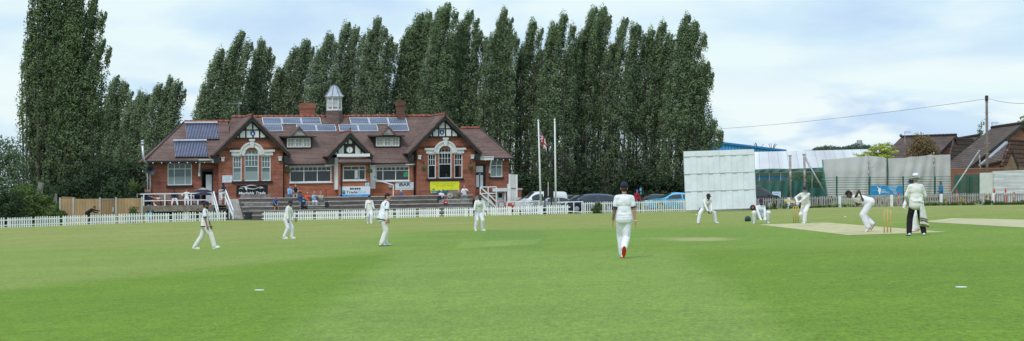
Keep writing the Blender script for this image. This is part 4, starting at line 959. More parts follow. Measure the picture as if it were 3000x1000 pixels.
# white stairs at the right end
rs0, rs1 = U(1405, -.5), U(1454, -.5)
RST = empty('white_stairs', TP(((rs0+rs1)/2, -1.5, 0)), 'whitewashed brick stairs with white tubular rails below the black door', 'stairs')
b = PM(); b.prism([(rs0+.2, -1.4, -.6), (rs1, -1.4, -.6), (rs1, -1.4, .15), (rs0+.6, -1.4, 1.35), (rs0-.3, -1.4, 1.35), (rs0-.3, -1.4, .2)], (0, 1.6, 0)); build(b, 'whitewashed_wall', 'brick_white', RST, uv=True)
b = PM(); b.box(U(1392, .3), rs1-.1, -1.2, .95, 1.36, 1.46); build(b, 'landing', 'concrete', RST)
zt_ = Z(1430, 548, -1.5); zm_ = Z(1430, 567, -1.5); zb_ = Z(1430, 608, -1.5)
u0, u1, um = U(1407, -1.5), U(1454, -1.5), U(1430, -1.5)
for nm, sg in (('top_rail', [((u0, -1.5, zt_), (u1, -1.5, zt_))]), ('mid_rail', [((u0, -1.5, zm_), (u1, -1.5, zm_))]), ('handrail', [((u0, -1.52, zt_), (U(1455, -1.5), -1.52, Z(1455, 592, -1.5)))]), ('handrail', [((u0, -1.52, zm_), (U(1453, -1.5), -1.52, zb_))]), ('post', [((u0, -1.5, 1.3), (u0, -1.5, zt_))]), ('post', [((u1, -1.5, -.4), (u1, -1.5, zt_))]), ('post', [((um, -1.5, 0.6), (um, -1.5, zt_))])):
    rail(nm, sg, .1 if nm == 'handrail' else .085, parent=RST)
# sloping handrail by the porch steps
hr = empty('handrail', TP((U(1130, 0), -.3, 1.5)), 'white bent handrail sloping down from the porch side door', 'handrail')
rail('rail', [((U(1086, 0), 0, Z(1086, 522, 0)), (U(1102, 0), 0, Z(1102, 527, 0))), ((U(1102, 0), 0, Z(1102, 527, 0)), (U(1150, 0), -.3, Z(1150, 542, -.3)))], .08, parent=hr); rail('post', [((U(1150, 0), -.3, Z(1150, 542, -.3)), (U(1150, 0), -.3, 1.45))], .08, parent=hr)
# brick pier and white hinged panels right of the pavilion
b = PM(); ua, ub = U(1514, .5), U(1528, .5); b.box(ua, ub, .5, 1.2, -.8, Z(1520, 557, .5)); pr = empty('brick_pier', TP(((ua+ub)/2, .8, -.6)), 'short red brick pier with grey coping beside the tall white panels', 'pier'); build(b, 'pier', 'brick', pr, uv=True)
b = PM(); b.box(ua-.06, ub+.06, .44, 1.26, Z(1520, 557, .5), Z(1520, 551.5, .5)); build(b, 'coping', 'concrete', pr)
mat('panel_white', (.58, .6, .56), .6, .06, 2)
sc = empty('white_screen', TP((U(1503, -1.5), -1.5, -.5)), 'tall narrow cream white timber screen at the right end of the pavilion', 'screen')
b = PM(); b.box(U(1493, -1.5), U(1512, -1.5), -1.55, -1.45, -.6, Z(1503, 512, -1.5)); build(b, 'panel', 'panel_white', sc)
for px, pt in ((1488.5, 539), (1493, 510), (1513, 512)):
    b = PM(); u = U(px, -1.5); b.box(u-.07, u+.07, -1.62, -1.42, -.6, Z(px, pt, -1.5)); build(b, 'frame_post', 'white_paint', sc)
b = PM(); b.box(U(1498, -1.6), U(1510, -1.6), -1.6, -1.56, Z(1503, 553, -1.5), Z(1503, 551.5, -1.5)); build(b, 'slot', 'black_paint', sc)
lc = empty('white_box', TP((U(1518, -2.2), -2.2, -.7)), 'low cream white equipment locker in front of the tall screen', 'locker')
b = PM(); b.box(U(1504, -2.2), U(1532, -2.2), -2.6, -2.0, -.7, Z(1518, 579.5, -2.2)); build(b, 'body', 'panel_white', lc); b = PM(); b.box(U(1530, -2.2), U(1534, -2.2), -2.66, -1.98, -.72, Z(1518, 578.5, -2.2)); build(b, 'post', 'white_paint', lc); b = PM(); b.box(U(1518, -2.2), U(1526, -2.2), -2.62, -2.602, Z(1518, 620, -2.2), Z(1518, 618, -2.2)); build(b, 'vent', 'black_paint', lc)
# maroon hoop rail in front of the basement door
hp = PM(); u = U(1470, -1); za = Z(1470, 592, -1); hp.tube([(u-.28, -1, -.3), (u-.28, -1, za-.15), (u-.2, -1, za), (u+.2, -1, za), (u+.28, -1, za-.15), (u+.28, -1, -.3)], .03, 6); mat('maroon', (.2, .02, .03), .4, .1, 4); build(hp, 'hoop_rail', 'maroon', None, 'maroon tubular hoop in front of the basement door', 'hoop')
# ---- tubular white rails by the car park
def onG(px, d, up=0): return onground(px, d, up)
def world_rail(name, label, pxs, d, h, ends):
    o = empty(name, onG(sum(pxs)/len(pxs), d), label, 'railing'); r = MB(); r.bar(onG(ends[0], d, h), onG(ends[1], d, h), .07); build(r, 'top_rail', 'white_paint', o)
    for px in pxs: r = MB(); r.bar(onG(px, d, -.1), onG(px, d, h-.035), .075); build(r, 'post', 'white_paint', o)
    return o
o = world_rail('rail', 'white post and rail barrier in front of the white van', (1485, 1547, 1579), 152, 1.05, (1484, 1582))
o = world_rail('rail', 'white post and rail barrier in front of the dark blue car', (1657, 1681, 1705), 148, .92, (1632, 1708)); r = MB(); r.bar(onG(1660, 147.8, .22), onG(1706, 147.8, .1), .07); build(r, 'low_rail', 'white_paint', o)
# ---- picket fences
def picket(mb, base, along, w, h, th=.022):
    a = along*(w/2); n = Vector((-along.y, along.x, 0))*th; u = Vector((0, 0, 1))
    pts = [base-a, base+a, base+a+u*(h-w*.45), base+a*.55+u*(h-w*.1), base+u*h, base-a*.55+u*(h-w*.1), base-a+u*(h-w*.45)]
    mb.prism(pts, n)
def fence_run(name, label, panels, h, pick, w, mname, dist=None, gap=.03, rails=(.22, .62), tilt=0):
    """panels: list of (px0,px1,py at 0,py at 1) picture measures of each panel foot"""
    pts = [(onground(a, FD(a)), onground(b, FD(b))) for a, b, c, d in panels]
    o = empty(name, (pts[0][0]+pts[-1][1])/2, label, 'fence')
    rnd = random.Random(5)
    for p, q in pts:
        mb = MB(); d = q-p; L = d.length; d.normalize(); dn = Vector((d.x, d.y, 0)).normalized(); hh = h+rnd.uniform(-.015, .015)
        n_ = max(2, round((panels[pts.index((p, q))][1]-panels[pts.index((p, q))][0])/pick)); back = Vector((-dn.y, dn.x, 0))*.03
        for i in range(n_):
            base = p.lerp(q, (i+.5)/n_); base.z = gz(base.x, base.y)+.02+rnd.uniform(-.008, .008); picket(mb, base, dn, w*rnd.uniform(.95, 1.05), hh+rnd.uniform(-.015, .015))
        for r_ in rails:
            mb.bar(p-dn*.12+back+Vector((0, 0, h*r_/.8)), q+dn*.12+back+Vector((0, 0, h*r_/.8)), .03, .075)
        e = rnd.choice([0.1, .9]); b = p.lerp(q, e); mb.bar(b+back*2-Vector((0, 0, .1)), b+back*2+Vector((0, 0, hh*.92)), .06)
        build(mb, 'fence_panel', mname, o)
    return o
lp = []
for i in range(-1, 9):
    a = 22+81*(i-.02) if i < 4 else 22+81*4+(i-4)*78.5; b = a+(75 if i < 4 else 73)
    f = lambda px: float(np.interp(px, [-60, 0, 200, 400, 600, 660], [673, 669, 661, 654.5, 649, 647.5]))
    lp.append((a, b, f(a), f(b)))
lp[-1] = (lp[-1][0], 657, lp[-1][2], 647.5)
mat('picket_white', (.80, .82, .83), .5, .07, 3)
fence_run('picket_fence', 'white picket fence panels along the left boundary as far as the deck stairs', [p for p in lp if p[1] < 665], .70, 7.0, .108, 'picket_white')
f = lambda px: float(np.interp(px, [770, 900, 1000, 1200, 1350, 1500, 1670], [648, 645.5, 643, 638.5, 635, 630.5, 627]))
mp_ = []
pxs = [(772, 867), (872, 918), (925, 993), (999, 1070), (1076, 1152), (1159, 1219), (1227, 1288), (1301, 1372), (1374, 1432), (1436, 1500), (1503, 1522), (1526, 1592), (1600, 1666)]
fence_run('picket_fence', 'long white picket fence in front of the terrace and benches', [(a, b, f(a), f(b)) for a, b in pxs], .68, 6.4, .102, 'picket_white')
f2 = lambda px: float(np.interp(px, [1700, 2015], [623.5, 621]))
mat('picket_white_old', (.62, .65, .63), .6, .12, 3)
pxs = [(1706, 1762), (1763, 1819), (1820, 1876), (1877, 1933), (1934, 2011)]
fence_run('picket_fence', 'tall widely spaced white pickets along the car park beside the sight screen', [(a, b, f2(a), f2(b)) for a, b in pxs], .86, 6.3, .082, 'picket_white_old', rails=(.15, .7))
f3 = lambda px: float(np.interp(px, [2212, 2400, 2600, 2800, 3000, 3060], [615, 608.5, 604, 601.5, 599.5, 599]))
mat('picket_grey', (.30, .29, .285), .8, .16, 3, bump=.2)
pxs = [(2213+i*62, 2213+i*62+61) for i in range(14)]
fence_run('picket_fence', 'weathered grey picket fence with flowers along the right boundary', [(a, b, f3(a), f3(b)) for a, b in pxs], .78, 6.6, .095, 'picket_grey', rails=(.13, .66))
for px, lab in ((2311, 'white post in the grey fence behind the batsman'), (2460, 'white post in the grey fence left of the bowler'), (2612, 'white post in the grey fence by the blue sign'), (2757, 'white post in the grey fence beside the woman in blue'), (2909, 'white post in the grey fence below the telegraph pole')):
    b = MB(); p = onground(px, FD(px)-.3); b.box(p.x-.09, p.x+.09, p.y-.1, p.y+.06, p.z-.1, p.z+.78); build(b, 'fence_post', 'white_paint', None, lab, 'post')
# closeboard fence and gate at the left
def closeboard():
    d = 146; y0 = lambda px: 0
    o = empty('board_fence', onG(290, d), 'tan closeboard fence with concrete posts and a darker gate', 'fence')
    f = lambda px: onG(px, d)
    tops = lambda px: CZ+(HY-float(np.interp(px, [173, 290, 420], [583, 583, 580.5])))*d/F
    for a, b, m, nm, lab in ((178, 213, 'fence_board', 'board_panel', None), (217, 290, 'fence_board', 'board_panel', None), (297, 336, 'fence_board_old', 'gate', 'darker boarded gate in the tan fence'), (343, 414, 'fence_board', 'board_panel', None)):
        mb = MB(); p, q = f(a), f(b); mb.prism([p-Vector((0, 0, .2)), q-Vector((0, 0, .2)), Vector((q.x, q.y, tops(b))), Vector((p.x, p.y, tops(a)))], (0, .05, 0)); k = build(mb, nm, m, o, lab, uv=True)
        if nm == 'gate': h = MB(); h.box(f(332).x-.05, f(332).x+.03, d-.06, d-.002, tops(332)-1.0, tops(332)-.65); build(h, 'handle', 'steel', k); h = MB(); h.box(p.x, q.x, d-.03, d-.002, tops(a)-.06, tops(a)); build(h, 'top_bar', 'grey_timber', k)
    for px in (176, 215, 293, 340, 416):
        mb = MB(); p = f(px); mb.box(p.x-.06, p.x+.06, d-.06, d+.07, p.z-.2, tops(px)+.1); build(mb, 'concrete_post', 'concrete', o)
    mb = MB(); p, q = onG(180, d+3), onG(220, d+3); mb.prism([p, q, Vector((q.x, q.y, tops(215)+.12)), Vector((p.x, p.y, tops(180)+.18))], (0, .05, 0)); build(mb, 'board_panel', 'fence_board_old', o, 'short return panel behind the fence', uv=True)
closeboard()
# ---- benches: built once, copied along the terrace
def bench_mesh(L, name_mat='grey_timber', back=.62):
    P = []
    s = MB()
    for i in range(4): s.box(-L/2, L/2, -.42+i*.115, -.42+i*.115+.085, .41, .445)
    P.append(('seat', s, name_mat))
    s = MB()
    for i in range(5): z = .52+i*.105*back/.62; s.box(-L/2, L/2, .08+i*.028, .105+i*.028, z, z+.068)
    P.append(('backrest', s, name_mat))
    for x in (-L/2+.12, 0, L/2-.12):
        s = MB(); s.box(x-.05, x+.05, -.38, -.31, 0, .41).box(x-.035, x+.035, .05, .12, 0, .41).box(x-.035, x+.035, -.38, .12, .36, .408); s.bar((x, .13, .36), (x, .235, .5+.52*back/.62), .08, .06); P.append(('leg', s, 'dark_iron'))
    return P
BL_ = []
def bench(px0, px1, v, z, label, group='timber benches on the terrace', m='grey_timber', back=.62):
    u0, u1 = U(px0, v), U(px1, v); L = u1-u0
    o = empty('bench', TP(((u0+u1)/2, v, z)), label, 'bench', group)
    for nm, mb, mm in bench_mesh(L, m, back):
        w = MB(lambda p: TP(((u0+u1)/2+p[0], v+p[1], z+p[2]))); w.add(mb.v, mb.f); build(w, nm, mm, o, bevel=.006)
    return o
zt = [tier(i)[1] for i in range(5)]; vt = [tier(i)[0] for i in range(5)]
def bz(px, v, top, back=.62): return Z(px, top, v)-.52-.505*back/.62
def bench2(p0, p1, v, top, label, back=.62, m='grey_timber', group='timber benches on the terrace'): bench(p0, p1, v, bz((p0+p1)/2, v, top, back), label, group, m, back)
bench2(704, 794, vt[1]+.1, 570, 'weathered grey bench in front of the black car banner, upper of two')
bench2(716, 800, vt[3]+.3, 594, 'lower weathered bench where the man in shorts sits')
bench2(836, 880, vt[0]-.3, 567, 'bench with the couple in light blue and black against the brick wall')
bench2(872, 952, vt[2]+.2, 574, 'bench with four seated spectators left of the porch')
bench2(876, 965, vt[3]-.1, 592, 'front bench with the man in navy tracksuit top')
bench2(1162, 1248, vt[1]+.3, 573.5, 'bench with the man in blue jacket below the white bar sign')
bench2(1168, 1262, vt[2]-.1, 587, 'empty grey bench below the bar sign, in front of the man in blue')
bench2(1287, 1376, vt[3]+.1, 585, 'darker bench below the yellow banner with the red bag on it')
bench2(1283, 1372, vt[1]-.3, 573, 'bench with three seated men in front of the yellow banner')
bench2(1316, 1362, -.5, 556, 'small pale bench against the wall under the yellow banner', .62, 'pale_timber')
bench(466, 510, .35, ZD, 'pale slatted bench on the deck against the pavilion wall', 'pale benches on the deck', 'pale_timber')
bench(520, 560, .35, ZD, 'pale slatted bench on the deck near the man in white', 'pale benches on the deck', 'pale_timber')
bench(423, 452, -.6, ZD, 'dark bench at the left end of the deck behind the rail', 'pale benches on the deck', 'dark_iron')
# litter bin
o = empty('litter_bin', TP((U(727, -5), -5, -.35)), 'dark grey plastic litter bin at the foot of the steps', 'litter bin'); c = TP((U(727, -5), -5, -.42))
b = MB(); b.lathe(c, [(.26, 0), (.28, .05), (.33, .72), (.35, .74)], 20); build(b, 'body', 'grey_plastic', o, smooth=False); smooth_angle(o.children[0]); b = MB(); b.lathe(c, [(.36, .741), (.36, .79), (.3, .85), (.1, .9), (.01, .91)], 20); build(b, 'lid', 'dark_iron', o)
# deck clutter: parasol, blue chair, items under the deck
pb = TP((U(595, -2.2), -2.2, ZD)); zt_ = Z(595, 551, -2.2)+SH*U(595, -2.2); ze_ = Z(595, 568, -2.2)+SH*U(595, -2.2)
o = empty('parasol', pb, 'dark navy garden parasol open over the right end of the deck', 'parasol'); b = MB(); b.tube([pb, Vector((pb.x, pb.y, zt_+.05))], .03, 8); build(b, 'pole', 'dark_iron', o)
mat('parasol_navy', (.022, .028, .06), .7, .15, 3, bump=.1); b = MB(); vs_ = [Vector((pb.x, pb.y, zt_))]
for k in range(8):
    a = R(22.5+45*k); vs_.append(Vector((pb.x+1.25*math.cos(a), pb.y+1.25*math.sin(a), ze_))); 
for k in range(8): a = R(45+45*k); vs_.append(Vector((pb.x+1.1*math.cos(a), pb.y+1.1*math.sin(a), ze_+.06)))
for k in range(8): a = R(22.5+45*k); vs_.append(Vector((pb.x+1.25*math.cos(a), pb.y+1.25*math.sin(a), ze_-.12)))
fs = []
for k in range(8):
    k2 = (k+1) % 8; fs += [(0, 1+k, 9+k), (0, 9+k, 1+k2), (1+k, 17+k, 9+k), (9+k, 17+k2, 1+k2), (9+k, 17+k, 17+k2)]
b.add(vs_, fs); build(b, 'canopy', 'parasol_navy', o); b = MB(); b.lathe(Vector((pb.x, pb.y, zt_-.09)), [(.5, -.06), (.3, .03), (.02, .12)], 8); build(b, 'crown_patch', 'pale_timber', o)
def garden_chair(u, v, z, m, label, rot=0):
    o = empty('garden_chair', TP((u, v, z)), label, 'chair'); T_ = lambda p: TP((u+p[0]*math.cos(rot)-p[1]*math.sin(rot), v+p[0]*math.sin(rot)+p[1]*math.cos(rot), z+p[2]))
    b = MB(T_); b.box(-.24, .24, -.24, .24, .42, .46); build(b, 'seat', m, o); b = MB(T_); b.box(-.24, .24, .2, .25, .46, .9); build(b, 'backrest', m, o)
    for x in (-.2, .2):
        for y in (-.2, .2): b = MB(T_); b.bar((x, y, 0), (x, y, .42), .05); build(b, 'leg', m, o)
        b = MB(T_); b.bar((x*1.1, -.22, .64), (x*1.1, .22, .64), .05); build(b, 'arm', m, o)
mat('chair_blue', (.03, .12, .42), .4, .1, 4); mat('sign_red2', (.45, .05, .05), .5, .1, 4)
garden_chair(U(578, -1.5), -1.5, ZD, 'chair_blue', 'blue plastic garden chair on the deck behind the rail')
b = PM(); u = U(547, DV); b.box(u-.4, u+.35, DV+.02, DV+.6, -.55, -.15); build(b, 'crate', 'sign_red2', None, 'red crate under the front edge of the deck', 'crate')
b = PM(); b.box(U(421, DV), U(437, DV), DV+.05, DV+.12, -.6, .35); build(b, 'leaning_board', 'panel_white', None, 'white board leaning under the left end of the deck', 'board')
b = PM(); b.bar((U(448, DV), DV+.5, .22), (U(492, DV), DV+.5, .26), .06, .1); b.bar((U(500, DV), DV+.5, .1), (U(548, DV), DV+.5, .12), .06, .08); build(b, 'planks', 'pale_timber', None, 'pale planks stacked under the deck', 'planks')
b = PM(); b.bar((U(607, DV-.4), DV-.4, -.1), (U(621, DV-.4), DV-.4, .45), .12, .04); b.bar((U(612, DV-.3), DV-.3, -.3), (U(603, DV-.3), DV-.3, .5), .12, .04); build(b, 'folded_chairs', 'white_paint', None, 'folded white chairs leaning below the deck edge', 'folded chairs')
# bags
mat('bag_red', (.45, .02, .025), .6, .12, 6); mat('bag_dark', (.03, .028, .04), .7, .2, 6)
def bag(px, v, z, w, h, m, label):
    u = U(px, v); o = empty('bag', TP((u, v, z)), label, 'bag'); b = PM(); b.prism([(u-w/2, v, z), (u+w/2, v, z), (u+w/2*.92, v, z+h*.8), (u+w*.3, v, z+h), (u-w*.3, v, z+h), (u-w/2*.92, v, z+h*.8)], (0, .22, 0)); build(b, 'body', m, o, bevel=.03); b = PM(); b.tube([(u-w*.2, v+.1, z+h-.02), (u-w*.15, v+.1, z+h+.1), (u+w*.15, v+.1, z+h+.1), (u+w*.2, v+.1, z+h-.02)], .015, 6); build(b, 'handle', m, o)
    return o
o = bag(1306, vt[3]-.15, Z(1306, 598, vt[3]-.15), .34, .3, 'bag_red', 'small red bag on the bench below the yellow banner'); b = PM(); u = U(1306, vt[3]-.15); zz = Z(1306, 594, vt[3]-.15); b.box(u-.08, u+.08, vt[3]-.162, vt[3]-.152, zz, zz+.05); build(b, 'label_patch', 'letter_white', o)
bag(1194, vt[1]+.1, Z(1194, 586, vt[1]+.1), .36, .34, 'bag_dark', 'dark rucksack beside the man in blue jacket')
bag(1288, vt[2]-.1, zt[2]+.1, .4, .55, 'bag_dark', 'black bag at the left end of the bench below the yellow banner')
bag(958, vt[3]-.1, Z(958, 607, vt[3]-.1), .34, .45, 'bag_dark', 'dark bag at the right end of the bench left of the porch')
# ---- sight screen
def sight_screen():
    d = 131; L = W(2010, 615, d); s = F/d
    o = empty('sight_screen', G(2110, 624), 'big white wheeled sight screen of overlapping panels on the far boundary', 'sight screen')
    mat('screen_white', (.74, .78, .83), .45, .05, 1.2); mat('screen_frame', (.46, .48, .50), .5, .1, 4, metal=.2)
    # leans slightly to its left: shear of 8 px over the height
    def S(px, py, dy=0):
        t = (py-437)/180; p = W(px+7*t, py, d); return Vector((p.x, p.y+dy, p.z))
    rows = [(440.5, 455.5), (456.5, 506.5), (507.5, 557.5), (558.5, 613)]
    n_ = 12
    sk = lambda px: (2003-px)*.0325+3.5     # top edge rises to the right
    for j, (a, b) in enumerate(rows):
        mb = MB()
        for i in range(n_):
            x0 = 2003+i*(205/n_); x1 = 2003+(i+1)*(205/n_); off = -.035 if (i % 2) else 0
            t0, t1 = sk(x0), sk(x1)
            A, B, C_, D = S(x0-.4, b+t0, off), S(x1+.4, b+t1, off), S(x1+.4, a+t1, off), S(x0-.4, a+t0, off)
            mb.prism([A, B, C_, D], (0, .03, 0))
            # folded rib at the joint
            mb.prism([S(x1-.6, b+t1, -.055), S(x1+.6, b+t1, -.055), S(x1+.6, a+t1, -.055), S(x1-.6, a+t1, -.055)], (0, .05, 0))
        build(mb, 'screen_panel', 'screen_white', o)
    for py in (456, 507, 558, 613.5): mb = MB(); mb.bar(S(2001, py+sk(2001), -.02), S(2209, py+sk(2209), -.02), .07, .04); build(mb, 'rail', 'screen_frame', o)
    mb = MB(); mb.bar(S(2003, 616, .1), S(2207, 612, .1), .12, .12); mb.bar(S(2003, 617, .9), S(2207, 614, .9), .1, .1); mb.bar(S(2003, 445, .05), S(2003, 615, .05), .08); mb.bar(S(2208, 440, .05), S(2208, 612, .05), .08); mb.bar(S(2040, 500, .05), S(2040, 617, 1.6), .07); mb.bar(S(2170, 500, .05), S(2170, 615, 1.6), .07); build(mb, 'frame', 'screen_frame', o)
    mat('tyre', (.02, .02, .022), .8, .1, 8); mat('hub_orange', (.40, .10, .035), .6, .2, 8, bump=.2)
    for px, py, dy in ((2053, 622, -.3), (2202, 617, -.3), (2055, 617, 1.6), (2198, 614, 1.6)):
        c = S(px, py, dy); c.x -= .12; g_ = gz(c.x, c.y); c.z = g_+.19 
        w = MB(); w.lathe(c, [(.10, -.08), (.17, -.08), (.19, -.05), (.19, .05), (.17, .08), (.10, .08)], 20, 'y'); k = build(w, 'wheel', 'tyre', o); h = MB(); h.lathe(c, [(.03, -.1), (.05, -.1), (.1, -.075), (.1, .07), (.03, .07)], 14, 'y'); build(h, 'hub', 'hub_orange', k)
sight_screen()
# ---- flagpoles and flag
mat('flag_blue', (.03, .035, .18), .7, .1, 6); mat('flag_red', (.45, .02, .04), .7, .1, 6); mat('flag_white', (.7, .7, .72), .7, .05, 6); mat('pole_white', (.68, .70, .70), .4, .06, 2)
def flagpole(pt, pb, py_t, d, label):
    a = onG(pb, d); b = W(pt, py_t, d); o = empty('flagpole', a, label, 'flagpole'); m_ = MB(); m_.tube([a-Vector((0, 0, .3)), b], [.07, .05], 10); build(m_, 'pole', 'pole_white', o, smooth=True); m_ = MB(); m_.ell(b+Vector((0, 0, .06)), .08); build(m_, 'finial', 'pole_white', o, smooth=True); m_ = MB(); q = a.lerp(b, .25); m_.tube([a.lerp(b, .12)+Vector((.07, -.03, 0)), b+Vector((.06, -.03, -.1))], .008, 4); build(m_, 'halyard', 'pole_white', o); return b
d = 150
flagpole(1577, 1585, 356, d, 'white flagpole on the left flying the drooping flag'); flagpole(1625, 1628.5, 353, d, 'bare white flagpole on the right of the pair')
def flag():
    # drooping flag: columns hang from the hoist in narrow folds
    o = empty('flag', W(1582, 385, d), 'union flag hanging limply in folds from the left flagpole', 'flag'); nu, nv = 36, 20
    for mi, (mname, pname) in enumerate((('flag_blue', 'blue_cloth'), ('flag_white', 'white_cross'), ('flag_red', 'red_cross'))):
        mb = MB()
        def P(u, v):
            # u along fly 0..1, v up 0..1 ; the fly droops
            ang = R(-62-6*u); x = u*1.55*math.cos(ang)*.95+.06*math.sin(u*9+v*2); z = u*1.55*math.sin(ang)-(1-v)*.9*(1-.25*u); y = .12*math.sin(u*13+1)*(.3+u)
            b = W(1579.5, 376, d); return b+Vector((x+.06, y, z))
        for i in range(nu):
            for j in range(nv):
                u, v = (i+.5)/nu, (j+.5)/nv; X, Y = u*2-1, (v*2-1); dg = min(abs(X-Y), abs(X+Y)); cx, cy = abs(X), abs(Y)
                c = 0
                if dg < .26: c = 1
                if dg < .1: c = 2
                if cx < .2 or cy < .36: c = 1
                if cx < .11 or cy < .2: c = 2
                if c == mi: mb.quad(P(i/nu, j/nv), P((i+1)/nu, j/nv), P((i+1)/nu, (j+1)/nv), P(i/nu, (j+1)/nv))
        build(mb, pname, mname, o, smooth=True)
flag()
# black scoreboard back and notice
o = empty('black_board', onG(1607, 149), 'black rectangular board on two black posts between the flagpoles', 'board'); p0, p1 = W(1593, 580, 149), W(1622, 552, 149); b = MB(); b.box(p0.x, p1.x, 149, 149.06, p0.z, p1.z); build(b, 'board', 'sign_black', o)
for px in (1596.5, 1615.5): b = MB(); q = onG(px, 149); b.box(q.x-.045, q.x+.045, 149.062, 149.14, q.z-.1, p1.z-.2); build(b, 'post', 'black_paint', o)
b = MB(); q = W(1606, 575, 149); r_ = W(1606, 534, 149); b.bar((q.x, 148.97, q.z), (r_.x, 148.97, r_.z), .07); build(b, 'batten', 'concrete', o)
o = empty('notice_post', onG(1877, 156), 'dark post with a turquoise notice beside the man in red', 'notice'); q = onG(1877, 156); b = MB(); b.box(q.x-.05, q.x+.05, 156, 156.1, q.z, W(0, 544, 156).z); build(b, 'post', 'dark_iron', o); b = MB(); b.box(q.x-.08, q.x+.07, 155.96, 155.998, W(0, 560, 156).z, W(0, 551, 156).z); b.box(q.x-.03, q.x+.07, 155.96, 155.998, W(0, 570, 156).z, W(0, 563, 156).z); mat('turquoise', (.12, .42, .52), .5, .08, 5); build(b, 'notice', 'turquoise', o)
# ---- stumps, bats, ball, markers, helmet
mat('stump_wood', (.62, .44, .17), .5, .1, 8)
def wicket(px, py, label, bails=True):
    c = G(px, py); o = empty('wicket', c, label, 'wicket', 'wickets')
    for i in (-1, 0, 1): b = MB(); x = c.x+i*.105; b.lathe((x, c.y, gz(x, c.y)), [(.022, 0), (.022, .66), (.019, .70), (.012, .715)], 10); build(b, 'stump', 'stump_wood', o, smooth=True)
    for i in (-.5, .5): b = MB(); x = c.x+i*.105; b.tube([(x-.055, c.y, c.z+.725), (x+.055, c.y, c.z+.725)], .013, 8); build(b, 'bail', 'stump_wood', o)
    return c
WF = wicket(2331.5, 654.5, 'pale wooden wicket beside the batsman'); WN = wicket(2600, 682.5, 'pale wooden wicket nearest the camera beside the umpire')
b = MB(); p = W(2436, 577, 74); b.ell(p, .04, None, 14, 10); mat('ball_red', (.32, .02, .02), .35, .1, 12); build(b, 'cricket_ball', 'ball_red', None, 'red cricket ball in the air between bowler and batsman', 'ball', smooth=True)
mat('disc_white', (.75, .76, .76), .5, .04, 3)
for px, py, lab in ((760, 851, 'flat white field marker lying in the grass at lower left'), (2816, 842.5, 'flat white field marker lying in the grass at lower right')):
    c = G(px, py); b = MB(); b.lathe(c, [(.085, 0), (.088, .006), (.08, .012), (.02, .014)], 24); build(b, 'field_marker', 'disc_white', None, lab, 'marker', 'flat white field markers')
for px, py, lab in ((2476, 636, 'small white marker on the turf left of the bowler'), (2632, 604.5, 'white sprinkler cover near the red cone'), (2041, 630, 'small white marker near the sight screen wheel'), (1000, 645, 'blue and white bottle by the picket fence')):
    c = G(px, py); b = MB(); b.lathe(c, [(.06, 0), (.06, .02), (.03, .03)], 12); build(b, 'marker_cap', 'disc_white', None, lab, 'marker')
c = G(2191, 649); o = empty('cricket_helmet', c, 'dark green helmet lying on the grass beside the crouching keeper', 'helmet'); mat('helmet_green', (.012, .045, .05), .3, .1, 6)
b = MB(); b.lathe(c, [(.145, .0), (.155, .06), (.15, .14), (.12, .21), (.07, .25), (.01, .265)], 18); build(b, 'shell', 'helmet_green', o, smooth=True); b = MB(); b.prism([c+Vector((-.11, -.13, .06)), c+Vector((.11, -.13, .06)), c+Vector((.07, -.23, .05)), c+Vector((-.07, -.23, .05))], (0, 0, .02)); build(b, 'peak', 'helmet_green', o)
# traffic cones
mat('cone_red', (.55, .045, .03), .5, .12, 5); mat('cone_band', (.7, .68, .66), .5, .05, 5)
for px, h, lab, d in ((2633, .95, 'slim red post with a white band by the blue sign', .06), (2803, 1.0, 'red cone behind the grey fence near the net stay', .08), (2913, 1.05, 'tall red cone behind the fence beside the telegraph pole', .14), (2946, 1.05, 'red cone in front of the white wall, middle of three', .12), (2971, .8, 'red cone in front of the white wall, far right', .13)):
    c = onG(px, 134); o = empty('traffic_cone', c, lab, 'traffic cone', 'red cones behind the fence'); b = MB(); b.lathe(c, [(d*1.25, 0.02), (.045, h*.98), (.03, h)], 14); b.box(c.x-d*1.5, c.x+d*1.5, c.y-d*1.5, c.y+d*1.5, c.z-.02, c.z+.035); build(b, 'cone', 'cone_red', o); b = MB(); t0, t1 = .55, .72; r = lambda t: d*1.25*(1-t)+.045*t+.004; b.lathe(c, [(r(t0), h*t0), (r(t1), h*t1)], 14); build(b, 'band', 'cone_band', o)
# green hose / net cords slung over the fences
mat('cord_green', (.03, .26, .17), .6, .15, 6)
for k, (pts, lab) in enumerate(((((2244, 613), (2262, 609), (2280, 600), (2293, 588)), 'upper green cord drooping over the grey fence behind the keeper'), (((2250, 614), (2272, 610), (2292, 602), (2308, 590)), 'lower green cord drooping over the grey fence behind the keeper'))):
    mb = MB(); p3 = [W(a, b, 137.5) for a, b in smoothpts(pts, 5)]; mb.tube(p3, .035, 6); build(mb, 'green_rope', 'cord_green', None, lab, 'cord', smooth=True)
mb = MB(); rnd = random.Random(3)
for k in range(6):
    a = 1900+k*14; p3 = [W(x, y, 143.9) for x, y in smoothpts([(a, 592+rnd.uniform(0, 6)), (a+15, 604+rnd.uniform(-4, 8)), (a+32, 616+rnd.uniform(-6, 3)), (a+52, 600+rnd.uniform(-8, 16))], 5)]; mb.tube(p3, .028, 5)
build(mb, 'net_tangle', 'cord_green', None, 'tangled green netting cords on the pickets in front of the pale blue car', 'netting', smooth=True)
